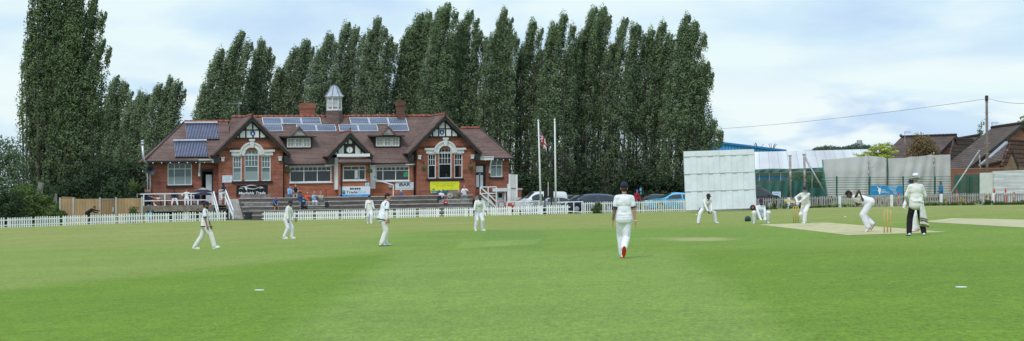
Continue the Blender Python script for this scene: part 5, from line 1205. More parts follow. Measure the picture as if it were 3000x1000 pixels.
# ================================================================ vehicles
mat('rim_silver', (.5, .5, .52), .3, .1, 6, metal=.6); mat('lamp_clear', (.6, .62, .64), .15, .05, 6); mat('lamp_red', (.5, .02, .02), .2, .05, 6); mat('trim_black', (.02, .02, .022), .6, .1, 6); mat('plate_yellow', (.7, .55, .05), .5, .05, 6); mat('plate_white', (.75, .75, .72), .5, .05, 6)
def carmat(name, col):
    m = mat(name, col, .25, .03, 1.5, spec=.5); b = m.node_tree.nodes['Principled BSDF']; b.inputs['Coat Weight'].default_value = .6; b.inputs['Coat Roughness'].default_value = .08
CARSEG = {}
def car(px, d, ang, paint, label, L=4.3, Wd=1.78, H=1.47, kind='hatch'):
    """nose towards local +X; ang = heading about z"""
    base = onground(px, d); o = empty('parked_car' if kind != 'van' else 'parked_van', base, label, 'car' if kind != 'van' else 'van', 'vehicles parked behind the fence')
    rot = Matrix.Rotation(R(ang), 3, 'Z'); T = lambda p: base+rot @ Vector(p)
    if kind == 'van':
        top = [(-.5, .95), (-.495, 1.55), (-.47, 1.78), (-.40, 1.83), (.0, 1.84), (.12, 1.83), (.18, 1.76), (.33, 1.22), (.36, 1.10), (.44, 1.02), (.49, .88), (.5, .62)]
        belt = 1.05; ws = (.18, .33); rw = None; side = (.03, .26)
    elif kind == 'hatch':
        top = [(-.5, .62), (-.49, .95), (-.47, 1.08), (-.40, 1.36), (-.30, 1.45), (-.12, 1.48), (.05, 1.45), (.13, 1.40), (.29, 1.02), (.33, .97), (.44, .86), (.485, .72), (.5, .5)]
        belt = .95; ws = (.13, .29); rw = (-.47, -.40); side = (-.38, .22)
    elif kind == 'saloon':
        top = [(-.5, .62), (-.49, .9), (-.45, 1.0), (-.36, 1.07), (-.27, 1.3), (-.18, 1.41), (-.02, 1.45), (.08, 1.40), (.24, 1.02), (.29, .97), (.43, .86), (.485, .72), (.5, .5)]
        belt = .94; ws = (.08, .24); rw = (-.36, -.27); side = (-.31, .18)
    k = H/1.48 if kind != 'van' else H/1.84
    xs = [i/40-.5 for i in range(41)]
    zt = [float(np.interp(x, [t[0] for t in top], [t[1] for t in top]))*k for x in xs]
    w = Wd/2; body = MB(T); glass = {'windscreen': MB(T), 1: MB(T), -1: MB(T), 'rear_window': MB(T)}
    secs = []
    for x, z in zip(xs, zt):
        tp = 1-.10*max(0, (abs(x)-.36)/.14)**2; zb = min(belt*k+.02*(x < 0), z-.02); hi = max(0, z-zb)
        lo = .22*k; wa = 0
        for wx in (-.30, .31):
            dd = abs(x-wx)*L
            if dd < .36: lo = max(lo, math.sqrt(.36**2-dd**2)+.30)
        lo = min(lo, zb-.1)
        tum = .30*min(1, hi/.45)
        row = [(w*tp*.96, lo), (w*tp, lo+(zb-lo)*.55), (w*tp*.985, zb), (w*tp*(1-tum*.62), zb+hi*.72), (w*tp*(1-tum)-.05, z-.012*(hi > .1)), (w*tp*.4, z+.012*(hi > .1)), (0, z+.015*(hi > .1))]
        secs.append([(x*L, y, zz) for y, zz in row])
    def kindof(i, j, sgn):
        x = (xs[i]+xs[i+1])/2; z = (zt[i]+zt[i+1])/2
        if ws[0] <= x <= ws[1] and j >= 4: return 'windscreen'
        if rw and rw[0] <= x <= rw[1] and j >= 4: return 'rear_window'
        if side[0] <= x <= side[1] and j in (2,) and z-belt*k > .22:
            if kind != 'van' and abs(x-(side[0]+side[1])/2+.02) < .013: return None
            return sgn
        if side[0] <= x <= side[1] and j == 3 and z-belt*k > .3 and False: return sgn
        return None
    for sgn in (-1, 1):
        for i in range(40):
            for j in range(6):
                q = [secs[i][j], secs[i+1][j], secs[i+1][j+1], secs[i][j+1]]; q = [(a, b*sgn, c) for a, b, c in q]
                if sgn > 0: q = q[::-1]
                g = kindof(i, j, sgn); (glass[g] if g else body).quad(*q)
        for end in (0, 40):
            row = [(a, b*sgn, c) for a, b, c in secs[end]]; body.add(row+[(row[0][0], 0, row[0][2])], [tuple(range(len(row)+1))])
    b = build(body, 'body', paint, o); 
    bm = bmesh.new(); bm.from_mesh(b.data); bmesh.ops.remove_doubles(bm, verts=bm.verts, dist=.002); bmesh.ops.recalc_face_normals(bm, faces=bm.faces); bm.to_mesh(b.data); bm.free(); smooth_angle(b, 38)
    for nm, g in glass.items():
        if g.f: build(g, nm if isinstance(nm, str) else 'side_window', 'car_glass', o)
    fl = MB(T); fl.box(-.46*L, .46*L, -w*.9, w*.9, .2*k, .42*k); build(fl, 'underbody', 'trim_black', o)
    for wx in (-.30, .31):
        for s in (-1, 1):
            c = Vector((wx*L, s*(w-.12), .31)); t = MB(T); t.lathe(c, [(.2, -.1), (.29, -.1), (.31, -.07), (.31, .07), (.29, .1), (.2, .1)], 20, 'y'); wh = build(t, 'wheel', 'tyre', o)
            t = MB(T); t.lathe(c+Vector((0, s*.085, 0)), [(.05, -.02), (.2, -.02), (.2, .02), (.05, .03)], 16, 'y'); build(t, 'rim', 'rim_silver', wh)
    for s in (-1, 1):
        t = MB(T); t.ell((.455*L, s*w*.68, .74*k), (.16, .17, .085), None, 10, 6); build(t, 'headlight', 'lamp_clear', o, smooth=True)
        t = MB(T); t.ell((-.485*L, s*w*.80, (.92 if kind != 'van' else 1.1)*k), (.09, .12, .17), None, 10, 6); build(t, 'tail_light', 'lamp_red', o, smooth=True)
        t = MB(T); t.ell((ws[1]*L-.25, s*(w+.08), belt*k+.07), (.07, .1, .075), None, 10, 6); build(t, 'wing_mirror', paint, o, smooth=True)
    t = MB(T); t.box(.495*L, .503*L, -.26, .26, .45*k, .56*k); build(t, 'number_plate', 'plate_white', o); t = MB(T); t.box(-.503*L, -.495*L, -.26, .26, .62*k, .73*k); build(t, 'number_plate', 'plate_yellow', o)
    return o
carmat('paint_white', (.66, .69, .70)); carmat('paint_navy', (.022, .03, .085)); carmat('paint_sky', (.10, .42, .72)); carmat('paint_black', (.014, .015, .018)); carmat('paint_silver', (.40, .42, .44)); carmat('paint_red', (.38, .03, .03)); carmat('paint_slate', (.05, .055, .065))
car(1586, 161, 197, 'paint_white', 'small white panel van beside the pavilion, behind the black board', 4.3, 1.8, 1.82, 'van')
car(1553, 166.5, 205, 'paint_red', 'red car mostly hidden behind the white van', 4.1)
car(1612, 155, 205, 'paint_silver', 'silver car parked in front of the white van', 4.2, kind='saloon')
car(1665, 163, 20, 'paint_black', 'black hatchback with red rear lamp, behind the silver car', 4.2, H=1.5)
car(1694, 159, 200, 'paint_slate', 'dark grey car between the black hatchback and navy car', 4.2, H=1.45)
car(1727, 153.5, 197, 'paint_navy', 'navy blue hatchback facing left behind the white pickets', 4.45, 1.8, 1.52)
car(1915, 161, 188, 'paint_black', 'low black car behind the pale blue car', 4.3, H=1.38, kind='saloon')
car(1975, 149, 194, 'paint_sky', 'bright sky blue saloon partly hidden by the sight screen', 4.5, H=1.45, kind='saloon')
car(2196, 143, 8, 'paint_black', 'black van with sloping bonnet emerging right of the sight screen', 4.5, 1.85, 1.72, 'van')
# ================================================================ buildings, nets and poles beyond the ground
def house(name, A, B, E, base, label, tile='house_tile', brick='house_brick', over=.35):
    """gabled house: A front apex, B back end of the ridge, E front eave on the seen side"""
    A, B, E = Vector(A), Vector(B), Vector(E); back = B-A; back.z = 0
    h = Vector((A.x-E.x, A.y-E.y, 0)); E2 = E+2*h; zb = base
    o = empty(name, Vector(((A.x+B.x)/2, (A.y+B.y)/2, zb)), label, 'house')
    hn = h.normalized(); bn = back.normalized(); ins = hn*over
    a, b = E+ins+bn*.25, E2-ins+bn*.25; al, bl = a+back-bn*.5, b+back-bn*.5; ap = A+bn*.25-Vector((0, 0, .16)); apl = ap+back-bn*.5
    def dn(p): return Vector((p.x, p.y, zb))
    z_e = E.z+over*(A.z-E.z)/h.length-.16
    for p in (a, b, al, bl): p.z = z_e
    w = MB(); w.quad(dn(a), dn(b), b, ap, a); w.quad(dn(bl), dn(al), al, apl, bl); w.quad(dn(al), dn(a), a, al); w.quad(dn(b), dn(bl), bl, b); build(w, 'wall', brick, o, uv=True)
    r = MB(); r.slab([A, E, E+back, A+back], .14); r.slab([A, A+back, E2+back, E2], .14); rf_ = build(r, 'roof', tile, o, uv=True)
    r = MB(); n_ = int(back.length/.5)
    for i in range(n_): r.tube([A+back*(i/n_)+Vector((0, 0, .05)), A+back*((i+.92)/n_)+Vector((0, 0, .05))], [.15, .13], 7)
    build(r, 'ridge_tiles', tile, rf_, smooth=True)
    r = MB()
    for q in (E, E2): r.prism([A-bn*.05, q-bn*.05, q-bn*.05-Vector((0, 0, .32)), A-bn*.05-Vector((0, 0, .36))], bn*.05)
    build(r, 'bargeboard', 'black_wood', o); r = MB(); r.tube([E-Vector((0, 0, .1)), E+back-Vector((0, 0, .1))], .07, 6); build(r, 'gutter', 'dark_iron', o)
    return o
house('house', W(2801, 397, 186), W(2640, 412, 192), W(2716, 486, 181), 1.5, 'brown tiled house behind the windbreak, left of the other houses')
house('house', W(2868, 398, 183), W(2800, 404, 195), W(2800, 470, 181), 1.5, 'brown tiled house in the middle with its roof partly hidden')
house('house', W(2996, 363, 160), W(2905, 377, 170), W(2838, 492, 156), 1.6, 'largest brown roofed brick house at the right edge', 'house_tile')
house('garage', W(2796, 408, 172), W(2850, 406, 176), W(2778, 482, 170), 1.5, 'small gabled brick porch building in front of the middle house', over=.2)
house('garage', W(2958, 415, 143), W(3070, 412, 150), W(2930, 484, 142), 1.7, 'low red tiled garage with old brick gable at the far right', 'house_tile_red', 'house_brick_old', .25)
# lead valley flashings
b = MB(); b.prism([W(2806, 497, 155.2), W(2815, 497, 155.2), W(2953, 420, 155.2), W(2948, 416, 155.2)][::-1], (0, .1, 0)); mat('flashing', (.28, .31, .35), .6, .15, 4)
# lean-to roof in front of the largest house
o = empty('lean_to', W(2890, 560, 154), 'low tiled lean-to against the largest house above the white wall', 'lean-to'); b = MB(); b.slab([W(2870, 486, 152), W(2935, 470, 150), W(2950, 420, 156), W(2880, 470, 158)], .12); build(b, 'roof', 'house_tile', o, uv=True); b = MB(); b.bar(W(2872, 486, 152.5), W(2950, 417, 155.5), .35, .12); build(b, 'flashing', 'flashing', o); b = MB(); p, q = W(2872, 488, 152.4), W(2934, 474, 150.4); b.quad(Vector((p.x, p.y, 1.5)), Vector((q.x, q.y, 1.5)), q, p); build(b, 'wall', 'house_brick', o, uv=True)
# brick boundary wall and whitewashed wall
def wallrun(name, label, pts, d0, d1, m, th=.25, cap=None):
    (xa, ya), (xb, yb) = pts; p, q = W(xa, ya, d0), W(xb, yb, d1); b = MB(); P, Q = Vector((p.x, p.y, gz(p.x, p.y)-.3)), Vector((q.x, q.y, gz(q.x, q.y)-.3))
    o = empty(name, (P+Q)/2, label, 'wall'); b.prism([P, Q, q, p], (0, th, 0)); build(b, 'wall', m, o, uv=True)
    if cap: b = MB(); b.prism([p+Vector((0, -.04, .003)), q+Vector((0, -.04, .003)), q+Vector((0, -.04, .09)), p+Vector((0, -.04, .09))], (0, th+.08, 0)); build(b, 'coping', cap, o)
    return o
wallrun('brick_wall', 'old red brick wall running behind the nets to the houses', [(2776, 497), (3080, 494)], 150, 146, 'house_brick', cap='house_brick_old')
wallrun('white_wall', 'whitewashed brick wall at the right edge behind the telegraph pole', [(2909, 502), (3080, 496)], 139.5, 136, 'brick_white')
wallrun('white_hoarding', 'plain white board panel beside the whitewashed wall', [(2871, 507), (2908.5, 506)], 139.4, 139.4, 'panel_white', .1)
# metal sheds
def shed():
    d = 205; o = empty('metal_shed', onG(2400, d), 'long pale metal roofed industrial shed behind the nets', 'shed')
    A, B = W(2150, 447, d+14), W(2680, 434, d+14); E, G_ = W(2150, 503, d), W(2680, 494, d)
    b = MB(); b.slab([E, G_, B, A], .2); b.slab([A, B, B+Vector((0, 14, -2)), A+Vector((0, 14, -2))], .2); build(b, 'roof', 'cladding', o, uv=True)
    b = MB(); g = lambda p: Vector((p.x, p.y+.6, gz(p.x, d)-.3)); t = lambda p, z=0: Vector((p.x, p.y+.6, p.z-.1+z)); b.quad(g(E), g(G_), t(G_), t(E)); mat('shed_wall', (.50, .53, .55), .7, .1, .5); build(b, 'wall', 'shed_wall', o)
    b = MB(); p0, p1 = W(2212, 526, d+.55), W(2305, 516, d+.55); b.box(p0.x, p1.x, d+.5, d+.56, p0.z, p1.z); build(b, 'blue_fascia', 'sign_blue', o); b = MB(); p0, p1 = W(2212, 600, d+.5), W(2320, 526.5, d+.5); b.box(p0.x, p1.x, d+.3, d+.58, p0.z, p1.z); build(b, 'brick_front', 'house_brick', o, uv=True)
shed()
def blue_shed():
    d = 255; o = empty('blue_shed', onG(2180, d), 'bright blue clad industrial building behind the sight screen', 'shed')
    b = MB(); z0 = 0; P = [(2040, 560), (2300, 560), (2300, 442), (2125, 421), (2040, 421)]; pts = [W(x, y, d) for x, y in P]; b.prism(pts, (0, 20, 0)); build(b, 'wall', 'cladding_blue', o, uv=True)
    b = MB(); b.bar(W(2304, 441.5, d-.1), W(2125, 420, d-.1), .3, .25); b.bar(W(2125, 420, d-.1), W(2040, 420, d-.1), .3, .25); mat('trim_blue', (.03, .18, .45), .5, .05, 3); build(b, 'roof_trim', 'trim_blue', o)
    for px, py in ((2222, 431), (2262, 433)):
        b = MB(); p = W(px, py, d+5); rnd = random.Random(px)
        for k in range(5): a = rnd.uniform(-.9, .9); b.bar(p-Vector((0, 0, .5)), p+Vector((math.sin(a)*.9, 0, math.cos(a)*.6)), .06)
        build(b, 'roof_aerial', 'dark_iron', o)
blue_shed()
# brick works behind the poplars
def works():
    d = 214; o = empty('brick_works', onG(1720, d), 'brick building with grey roof half hidden behind the poplars', 'building')
    p0, p1 = W(1560, 640, d), W(1890, 488, d); b = MB(); b.box(p0.x, p1.x, d, d+10, p0.z, p1.z); build(b, 'wall', 'house_brick_old', o, uv=True)
    mat('roof_grey', (.22, .225, .24), .8, .12, 1); a, c = W(1585, 491, d-.4), W(1850, 442, d+5); b = MB(); b.slab([Vector((a.x, d-.4, a.z)), Vector((W(1885, 0, d).x, d-.4, a.z)), Vector((c.x+.8, d+5, c.z)), Vector((a.x+1, d+5, c.z))], .15); build(b, 'roof', 'roof_grey', o)
    b = MB(); b.box(W(1962, 0, 190).x, W(2040, 0, 190).x, 190, 194, -1.5, W(0, 537, 190).z); o2 = build(b, 'grey_container', 'dark_grey_metal' if 'dark_grey_metal' in M else 'dark_iron', None, 'dark grey flat roofed store behind the sky blue car', 'store')
works()
# ---- practice nets: see-through netting
def netmat(name, col, alpha, scale=60):
    m = bpy.data.materials.new(name); m.use_nodes = True; nt = m.node_tree; n = nt.nodes; l = nt.links; b = n['Principled BSDF']; b.inputs['Roughness'].default_value = .8
    tc = n.new('ShaderNodeTexCoord'); nz = n.new('ShaderNodeTexNoise'); nz.inputs['Scale'].default_value = .9; nz.inputs['Detail'].default_value = 5; l.new(tc.outputs['Object'], nz.inputs['Vector'])
    r = n.new('ShaderNodeMapRange'); r.inputs['From Min'].default_value = .3; r.inputs['From Max'].default_value = .7; r.inputs['To Min'].default_value = alpha-.08; r.inputs['To Max'].default_value = min(1, alpha+.08); l.new(nz.outputs['Fac'], r.inputs['Value'])
    rp = n.new('ShaderNodeValToRGB'); rp.color_ramp.elements[0].color = (*[c*.8 for c in col], 1); rp.color_ramp.elements[1].color = (*[min(1, c*1.2) for c in col], 1); l.new(nz.outputs['Fac'], rp.inputs['Fac']); l.new(rp.outputs['Color'], b.inputs['Base Color'])
    t = n.new('ShaderNodeBsdfTransparent'); mx = n.new('ShaderNodeMixShader'); l.new(r.outputs['Result'], mx.inputs['Fac']); l.new(t.outputs[0], mx.inputs[1]); l.new(b.outputs[0], mx.inputs[2]); l.new(mx.outputs[0], n['Material Output'].inputs['Surface']); M[name] = m
netmat('net_green', (.03, .125, .10), .86); netmat('net_green_thin', (.035, .12, .08), .55); netmat('net_grey', (.52, .52, .51), .92)
mat('rust_pole', (.30, .15, .08), .8, .5, 6, col2=(.58, .55, .5)); mat('green_post', (.03, .12, .09), .5, .1, 5)
def sheet(pts_top, pts_bot, d, m, name, parent, fold=.1, n_=40):
    mb = MB(); rows = 10
    xt = [p[0] for p in pts_top]; xb = [p[0] for p in pts_bot]
    def at(pts, f): xs_ = [i/(len(pts)-1) for i in range(len(pts))]; return (np.interp(f, xs_, [p[0] for p in pts]), np.interp(f, xs_, [p[1] for p in pts]))
    for i in range(n_+1):
        f = i/n_; a = at(pts_top, f); b = at(pts_bot, f)
        for j in range(rows+1):
            g = j/rows; px = a[0]*(1-g)+b[0]*g; py = a[1]*(1-g)+b[1]*g; mb.v.append(W(px, py, d+fold*math.sin(i*.9+g*2)*(.3+g)+fold*.6*math.sin(i*.33)))
    for i in range(n_):
        for j in range(rows): q = i*(rows+1)+j; mb.f.append([q, q+rows+1, q+rows+2, q+1]); mb.mi.append(0)
    return build(mb, name, m, parent, smooth=True)
d = 150
o = empty('practice_nets', onG(2320, d), 'dark green cricket practice nets hung on poles behind the batsman', 'nets')
sheet([(2211, 497), (2260, 494), (2320, 495), (2413, 491)], [(2211, 585), (2425, 583)], d, 'net_green_thin', 'net', o)
sheet([(2213, 531), (2290, 531), (2360, 527)], [(2213, 588), (2360, 588)], d-1.5, 'net_green', 'screen_net', o, .15)
sheet([(2360, 550), (2422, 552)], [(2360, 588), (2424, 585)], d-1.3, 'net_green', 'screen_net', o, .15, 12)
sheet([(2211, 497), (2260, 495), (2320, 495), (2412, 491)], [(2211, 506), (2260, 506), (2320, 503), (2412, 502)], d-.3, 'net_green', 'valance', o, .12)
for px, y0 in ((2225, 500), (2254, 495), (2287, 500), (2379, 495), (2403, 535), (2236, 530), (2272, 530), (2296, 530), (2319, 525), (2334, 523)):
    b = MB(); p = W(px, y0, d-.1); b.tube([Vector((p.x, p.y, gz(p.x, p.y)-.2)), p], .05 if y0 > 510 else .04, 6); build(b, 'post', 'green_post' if y0 > 510 else 'galvanised', o)
b = MB(); p = W(2262, 585, d-1.8); b.box(p.x, W(2287, 0, d-1.8).x, d-1.85, d-1.81, W(0, 587, d).z, W(0, 562, d).z); build(b, 'notice_board', 'sign_white', o); b = MB(); 
for y in (566, 572, 578): b.box(p.x+.1, p.x+.55, d-1.86, d-1.852, W(0, y+1.5, d).z, W(0, y, d).z)
build(b, 'blue_text', 'sign_blue', o)
for px, y0, y1, lab in ((2315.5, 457, 540, 'rust stained white net pole, left of the pair'), (2357, 453, 535, 'rust stained white net pole with diagonal stay, right of the pair')):
    b = MB(); p, q = W(px-1, y0, d-2), W(px+2, 590, d-2); b.tube([q, p], .09, 8); oo = empty('rusty_pole', Vector((q.x, q.y, gz(q.x, q.y))), lab, 'pole'); build(b, 'pole', 'rust_pole', oo, smooth=True)
    b = MB(); b.box(p.x-.14, p.x+.14, p.y-.1, p.y+.1, p.z-.02, p.z+.06); build(b, 'pole_head', 'galvanised', oo)
b = MB(); b.tube([W(2357, 459, d-2), W(2425, 580, d-2.5)], .065, 8); build(b, 'stay_pole', 'galvanised', None, 'long galvanised diagonal stay left of the windbreak', 'pole', smooth=True)
b = MB(); b.tube([W(2870, 441, 143), W(2776, 582, 142)], .06, 8); build(b, 'stay_pole', 'galvanised', None, 'long galvanised diagonal stay right of the windbreak', 'pole', smooth=True); b = MB(); b.tube([W(2868, 441, 143.1), W(2874, 510, 143.1)], .06, 8); build(b, 'rusty_pole', 'rust_pole', None, 'leaning white and rust pole above the white panel', 'pole', smooth=True)
d = 147
o = empty('windbreak', onG(2600, d), 'tall grey windbreak netting with scalloped top beyond the grey fence', 'windbreak')
sheet([(2410, 468), (2440, 466.5), (2480, 463), (2523, 458), (2545, 456), (2570, 459), (2597, 463)], [(2426, 582), (2597, 580)], d, 'net_grey', 'netting', o, .08)
sheet([(2601, 464.5), (2650, 463), (2668, 459), (2690, 459), (2712, 456), (2728, 453), (2738, 455), (2760, 454), (2784, 453)], [(2600, 580), (2786, 578)], d, 'net_grey', 'netting', o, .08)
for px, y0 in ((2545, 450), (2737, 446)): b = MB(); p, q = W(px-1.5, y0, d-.4), W(px+1, 582, d-.4); b.tube([q, p], .055, 8); build(b, 'pole', 'rust_pole', o, smooth=True)
b = MB(); b.tube([W(2599, 463, d-.05), W(2601, 500, d-.05), W(2600, 546, d-.05)], .05, 6); build(b, 'lacing', 'net_green', o)
b = MB(); b.tube([W(x, y, d-.03) for x, y in ((2410, 468), (2412, 505), (2424, 578))], .04, 6); build(b, 'edge_rope', 'cord_green', o)
d = 144
o = empty('mesh_fence', onG(2600, d), 'dark green wire mesh fence in front of the grey windbreak', 'fence')
for px in (2451.5, 2548, 2646, 2739, 2809, 2836, 2844, 2870): b = MB(); p, q = W(px, 517, d), onG(px, d); b.box(p.x-.055, p.x+.055, d-.05, d+.05, q.z-.2, p.z); build(b, 'post', 'green_post', o)
mb = MB(); 
for i in range(9): y0 = 521+i*7; mb.bar(W(2412, y0+1, d-.07), W(2794, y0-3, d-.07), .03, .035)
build(mb, 'wires', 'green_post', o)
sheet([(2794, 512), (2870, 511)], [(2794, 585), (2870, 583)], d+.1, 'net_green', 'backing', o, .04, 12)
# blue coaching sign on the mesh fence
d = 143.6; o = empty('sign_board', W(2597, 577, d), 'blue cricket coaching sign with a white batsman figure on the mesh fence', 'sign'); a, c = W(2549, 577, d), W(2645, 544, d); b = MB(); b.box(a.x, c.x, d, d+.03, a.z, c.z); mat('sign_ecb', (.03, .24, .48), .45, .04, 2); build(b, 'board', 'sign_ecb', o)
def T(u, v): return Vector((a.x+(c.x-a.x)*u, d-.006, a.z+(c.z-a.z)*v+.09*(u-.5)))
shape = lambda nm, polys, m: build((lambda mb: [mb.add([T(x, y) for x, y in p], [tuple(range(len(p)))]) for p in polys] and mb)(MB()), nm, m, o)
shape('batsman_figure', [[(.21, .93), (.225, .95), (.275, .78), (.255, .76)], [(.255, .76), (.285, .8), (.325, .77), (.33, .6), (.31, .34), (.32, .28), (.275, .26), (.27, .4), (.245, .55)], [(.3, .79), (.315, .81), (.33, .79), (.325, .77), (.305, .765)]], 'letter_white')
lettering('Cricket', (.085, .225, .55, .68), T, 'letter_cyan', o, shear=.2); lettering('Coaching', (.06, .26, .26, .46), T, 'sign_blue' if False else 'trim_blue', o)
shape('text_lines', [[(x0, y), (x1, y+.005), (x1, y+.035), (x0, y+.03)] for x0, x1, y in ((.335, .46, .61), (.335, .49, .48), (.335, .59, .39), (.55, .85, .86), (.58, .82, .74), (.62, .78, .61), (.66, .79, .49), (.7, .81, .37), (.73, .82, .25), (.07, .5, .1))], 'letter_white')
# telegraph pole with wires
d = 140; q = onG(2893, d); p = W(2890.5, 280, d); o = empty('telegraph_pole', q, 'tall wooden telegraph pole in front of the houses', 'telegraph pole'); b = MB(); b.tube([q-Vector((0, 0, .3)), q.lerp(p, .5), p], [.125, .11, .09], 12); mat('pole_wood', (.19, .15, .13), .8, .2, 5, bump=.2); build(b, 'pole', 'pole_wood', o, smooth=True)
b = MB()
for i in range(6): z = p.z-.5-i*.75; b.bar((p.x-.22, d-.1, z), (p.x+.22, d-.1, z), .02)
build(b, 'step_irons', 'galvanised', o); b = MB(); b.box(p.x-.1, p.x+.1, d-.11, d+.1, p.z-.4, p.z-.02); build(b, 'cap', 'dark_iron', o)
def wire(a, b_, sag, label):
    pts = [a.lerp(b_, i/20)-Vector((0, 0, sag*4*(i/20)*(1-i/20))) for i in range(21)]; m_ = MB(); m_.tube(pts, .016, 5); mat('wire', (.25, .27, .3), .5, .05, 3) if 'wire' not in M else 0; build(m_, 'overhead_wire', 'wire', None, label, 'wire')
wire(W(2890, 290, d), W(2075, 380, 200), .25, 'thin overhead wire running left from the telegraph pole to the poplars'); wire(W(2890, 287, d), W(3080, 294, 120), .3, 'thin overhead wire running right from the telegraph pole')
# tv aerials on the houses
for px, y0, y1, dd, lab in ((2651, 386, 420, 188, 'tv aerial above the brown roof on the left'), (2906, 359, 382, 172, 'tv aerial above the roof of the largest house')):
    b = MB(); a, c = W(px, y1, dd), W(px, y0, dd); b.bar(a, c, .05); b.bar(c+Vector((-.05, 0, -.05)), c+Vector((.65, 0, -.05)), .035)
    for i in range(6): b.bar(c+Vector((.1*i, -.3, -.05)), c+Vector((.1*i, .3, -.05)), .02); b.bar(c+Vector((.1*i, 0, -.17)), c+Vector((.1*i, 0, .07)), .02)
    build(b, 'tv_aerial', 'galvanised', None, lab, 'aerial')
# distant hill with water tower
def hill():
    mb = MB(); d = 1500; prof = [(2300, 445), (2380, 440), (2420, 436), (2470, 434), (2530, 433), (2580, 436), (2700, 444), (3100, 446), (3400, 450)]; n_ = 40
    for i in range(n_+1):
        px = 2250+i*(3450-2250)/n_; py = float(np.interp(px, [q[0] for q in prof], [q[1] for q in prof])); t = W(px, py, d); mb.v += [W(px, 620, d-300), W(px, (py+620)/2, d-120), t, Vector((t.x, d+300, 0))]
    for i in range(n_):
        for j in range(3): q = i*4+j; mb.f.append([q, q+4, q+5, q+1]); mb.mi.append(0)
    mat('hill_green', (.13, .20, .15), .95, .15, .02); build(mb, 'hills', 'hill_green', kind='structure', smooth=True)
    o = empty('water_tower', W(2518, 433, 1490), 'tiny pale water tower and mast on the distant hill', 'tower'); b = MB(); p = W(2518, 424, 1490); b.lathe(p, [(1.6, 0), (2.2, .6), (2.2, 3.2), (1.9, 3.6)], 12); build(b, 'tank', 'concrete', o); b = MB()
    for x in (-1.6, 0, 1.6): b.bar(p+Vector((x, 0, -4)), p+Vector((x, 0, .1)), .35)
    build(b, 'legs', 'concrete', o); 
    for x, y in ((2507, 418), (2527, 419)): b = MB(); b.bar(W(x, 433, 1490), W(x, y, 1490), .4); build(b, 'mast', 'galvanised', o)
hill()
# ================================================================ trees and plants
leafmat('leaf_poplar', (.064, .092, .056), (.285, .385, .195), .3)  # poplar greens have lifted darks, haze mixed into the leaf colour
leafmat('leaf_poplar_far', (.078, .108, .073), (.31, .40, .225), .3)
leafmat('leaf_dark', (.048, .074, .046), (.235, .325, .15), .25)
leafmat('leaf_shade', (.014, .026, .017), (.062, .10, .045), .18)  # darkened leaf copy, shadow under the trees put into its colour
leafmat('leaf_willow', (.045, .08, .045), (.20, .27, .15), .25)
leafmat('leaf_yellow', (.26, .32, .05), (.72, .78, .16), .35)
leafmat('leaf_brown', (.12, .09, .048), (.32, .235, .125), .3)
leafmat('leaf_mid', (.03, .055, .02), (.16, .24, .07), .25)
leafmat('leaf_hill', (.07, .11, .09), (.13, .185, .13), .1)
leafmat('petal_orange', (.55, .12, .01), (.7, .25, .03), .2)
leafmat('petal_yellow', (.55, .38, .02), (.7, .5, .06), .2)
leafmat('blade_palm', (.05, .085, .03), (.22, .28, .11), .2)
mat('bark', (.075, .068, .058), .9, .3, 3, bump=.5, col2=(.15, .14, .12)); mat('stump_pale', (.27, .255, .235), .9, .25, 3, bump=.5)
RS = np.random.RandomState(11)
def leaves(name, cen, rad, per, size, m, parent, tone_lo=None, up=.35, stretch=1.0, kind=None, tone=None, label=None):
    """cloud of small leaf faces round clump centres"""
    cen = np.asarray(cen, float); rad = np.asarray(rad, float); n_ = len(cen); N = n_*per
    idx = np.repeat(np.arange(n_), per)
    d = RS.normal(size=(N, 3)); d /= np.linalg.norm(d, axis=1)[:, None]
    r = rad[idx]*RS.uniform(.35, 1, N)**.6
    p = cen[idx]+d*r[:, None]*np.array([1, 1, stretch])
    nrm = d*1.0+RS.normal(size=(N, 3))*.38+np.array([0, 0, up]); nrm /= np.linalg.norm(nrm, axis=1)[:, None]
    t = np.cross(nrm, RS.normal(size=(N, 3))); t /= np.linalg.norm(t, axis=1)[:, None]; b = np.cross(nrm, t)
    s = size*RS.uniform(.6, 1.3, N); s2 = s*RS.uniform(.55, .8, N)
    V = np.stack([p-t*s[:, None]*.5, p+b*s2[:, None]*.42-t*s[:, None]*.08, p+t*s[:, None]*.55, p-b*s2[:, None]*.42-t*s[:, None]*.08], 1).reshape(-1, 3)
    off = np.array(rootloc(parent)) if parent is not None else np.zeros(3)
    me = bpy.data.meshes.new(name); me.vertices.add(4*N); me.vertices.foreach_set('co', (V-off).ravel()); me.loops.add(4*N); me.loops.foreach_set('vertex_index', np.arange(4*N))
    me.polygons.add(N); me.polygons.foreach_set('loop_start', np.arange(0, 4*N, 4)); me.update()
    ct = RS.uniform(0, 1, n_) if tone is None else np.asarray(tone)
    tn = .50*ct[idx]+.10*RS.uniform(0, 1, N)+.40*(d[:, 2]*.5+.5)**1.3  # shading painted into the tone: clump tops lighter, undersides darker
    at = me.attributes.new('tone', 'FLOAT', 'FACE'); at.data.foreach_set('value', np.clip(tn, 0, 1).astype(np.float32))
    me.materials.append(M[m]); o = bpy.data.objects.new(name, me); C.objects.link(o); 
    if parent is not None: o.parent = parent
    return props(o, label, None, None, kind)
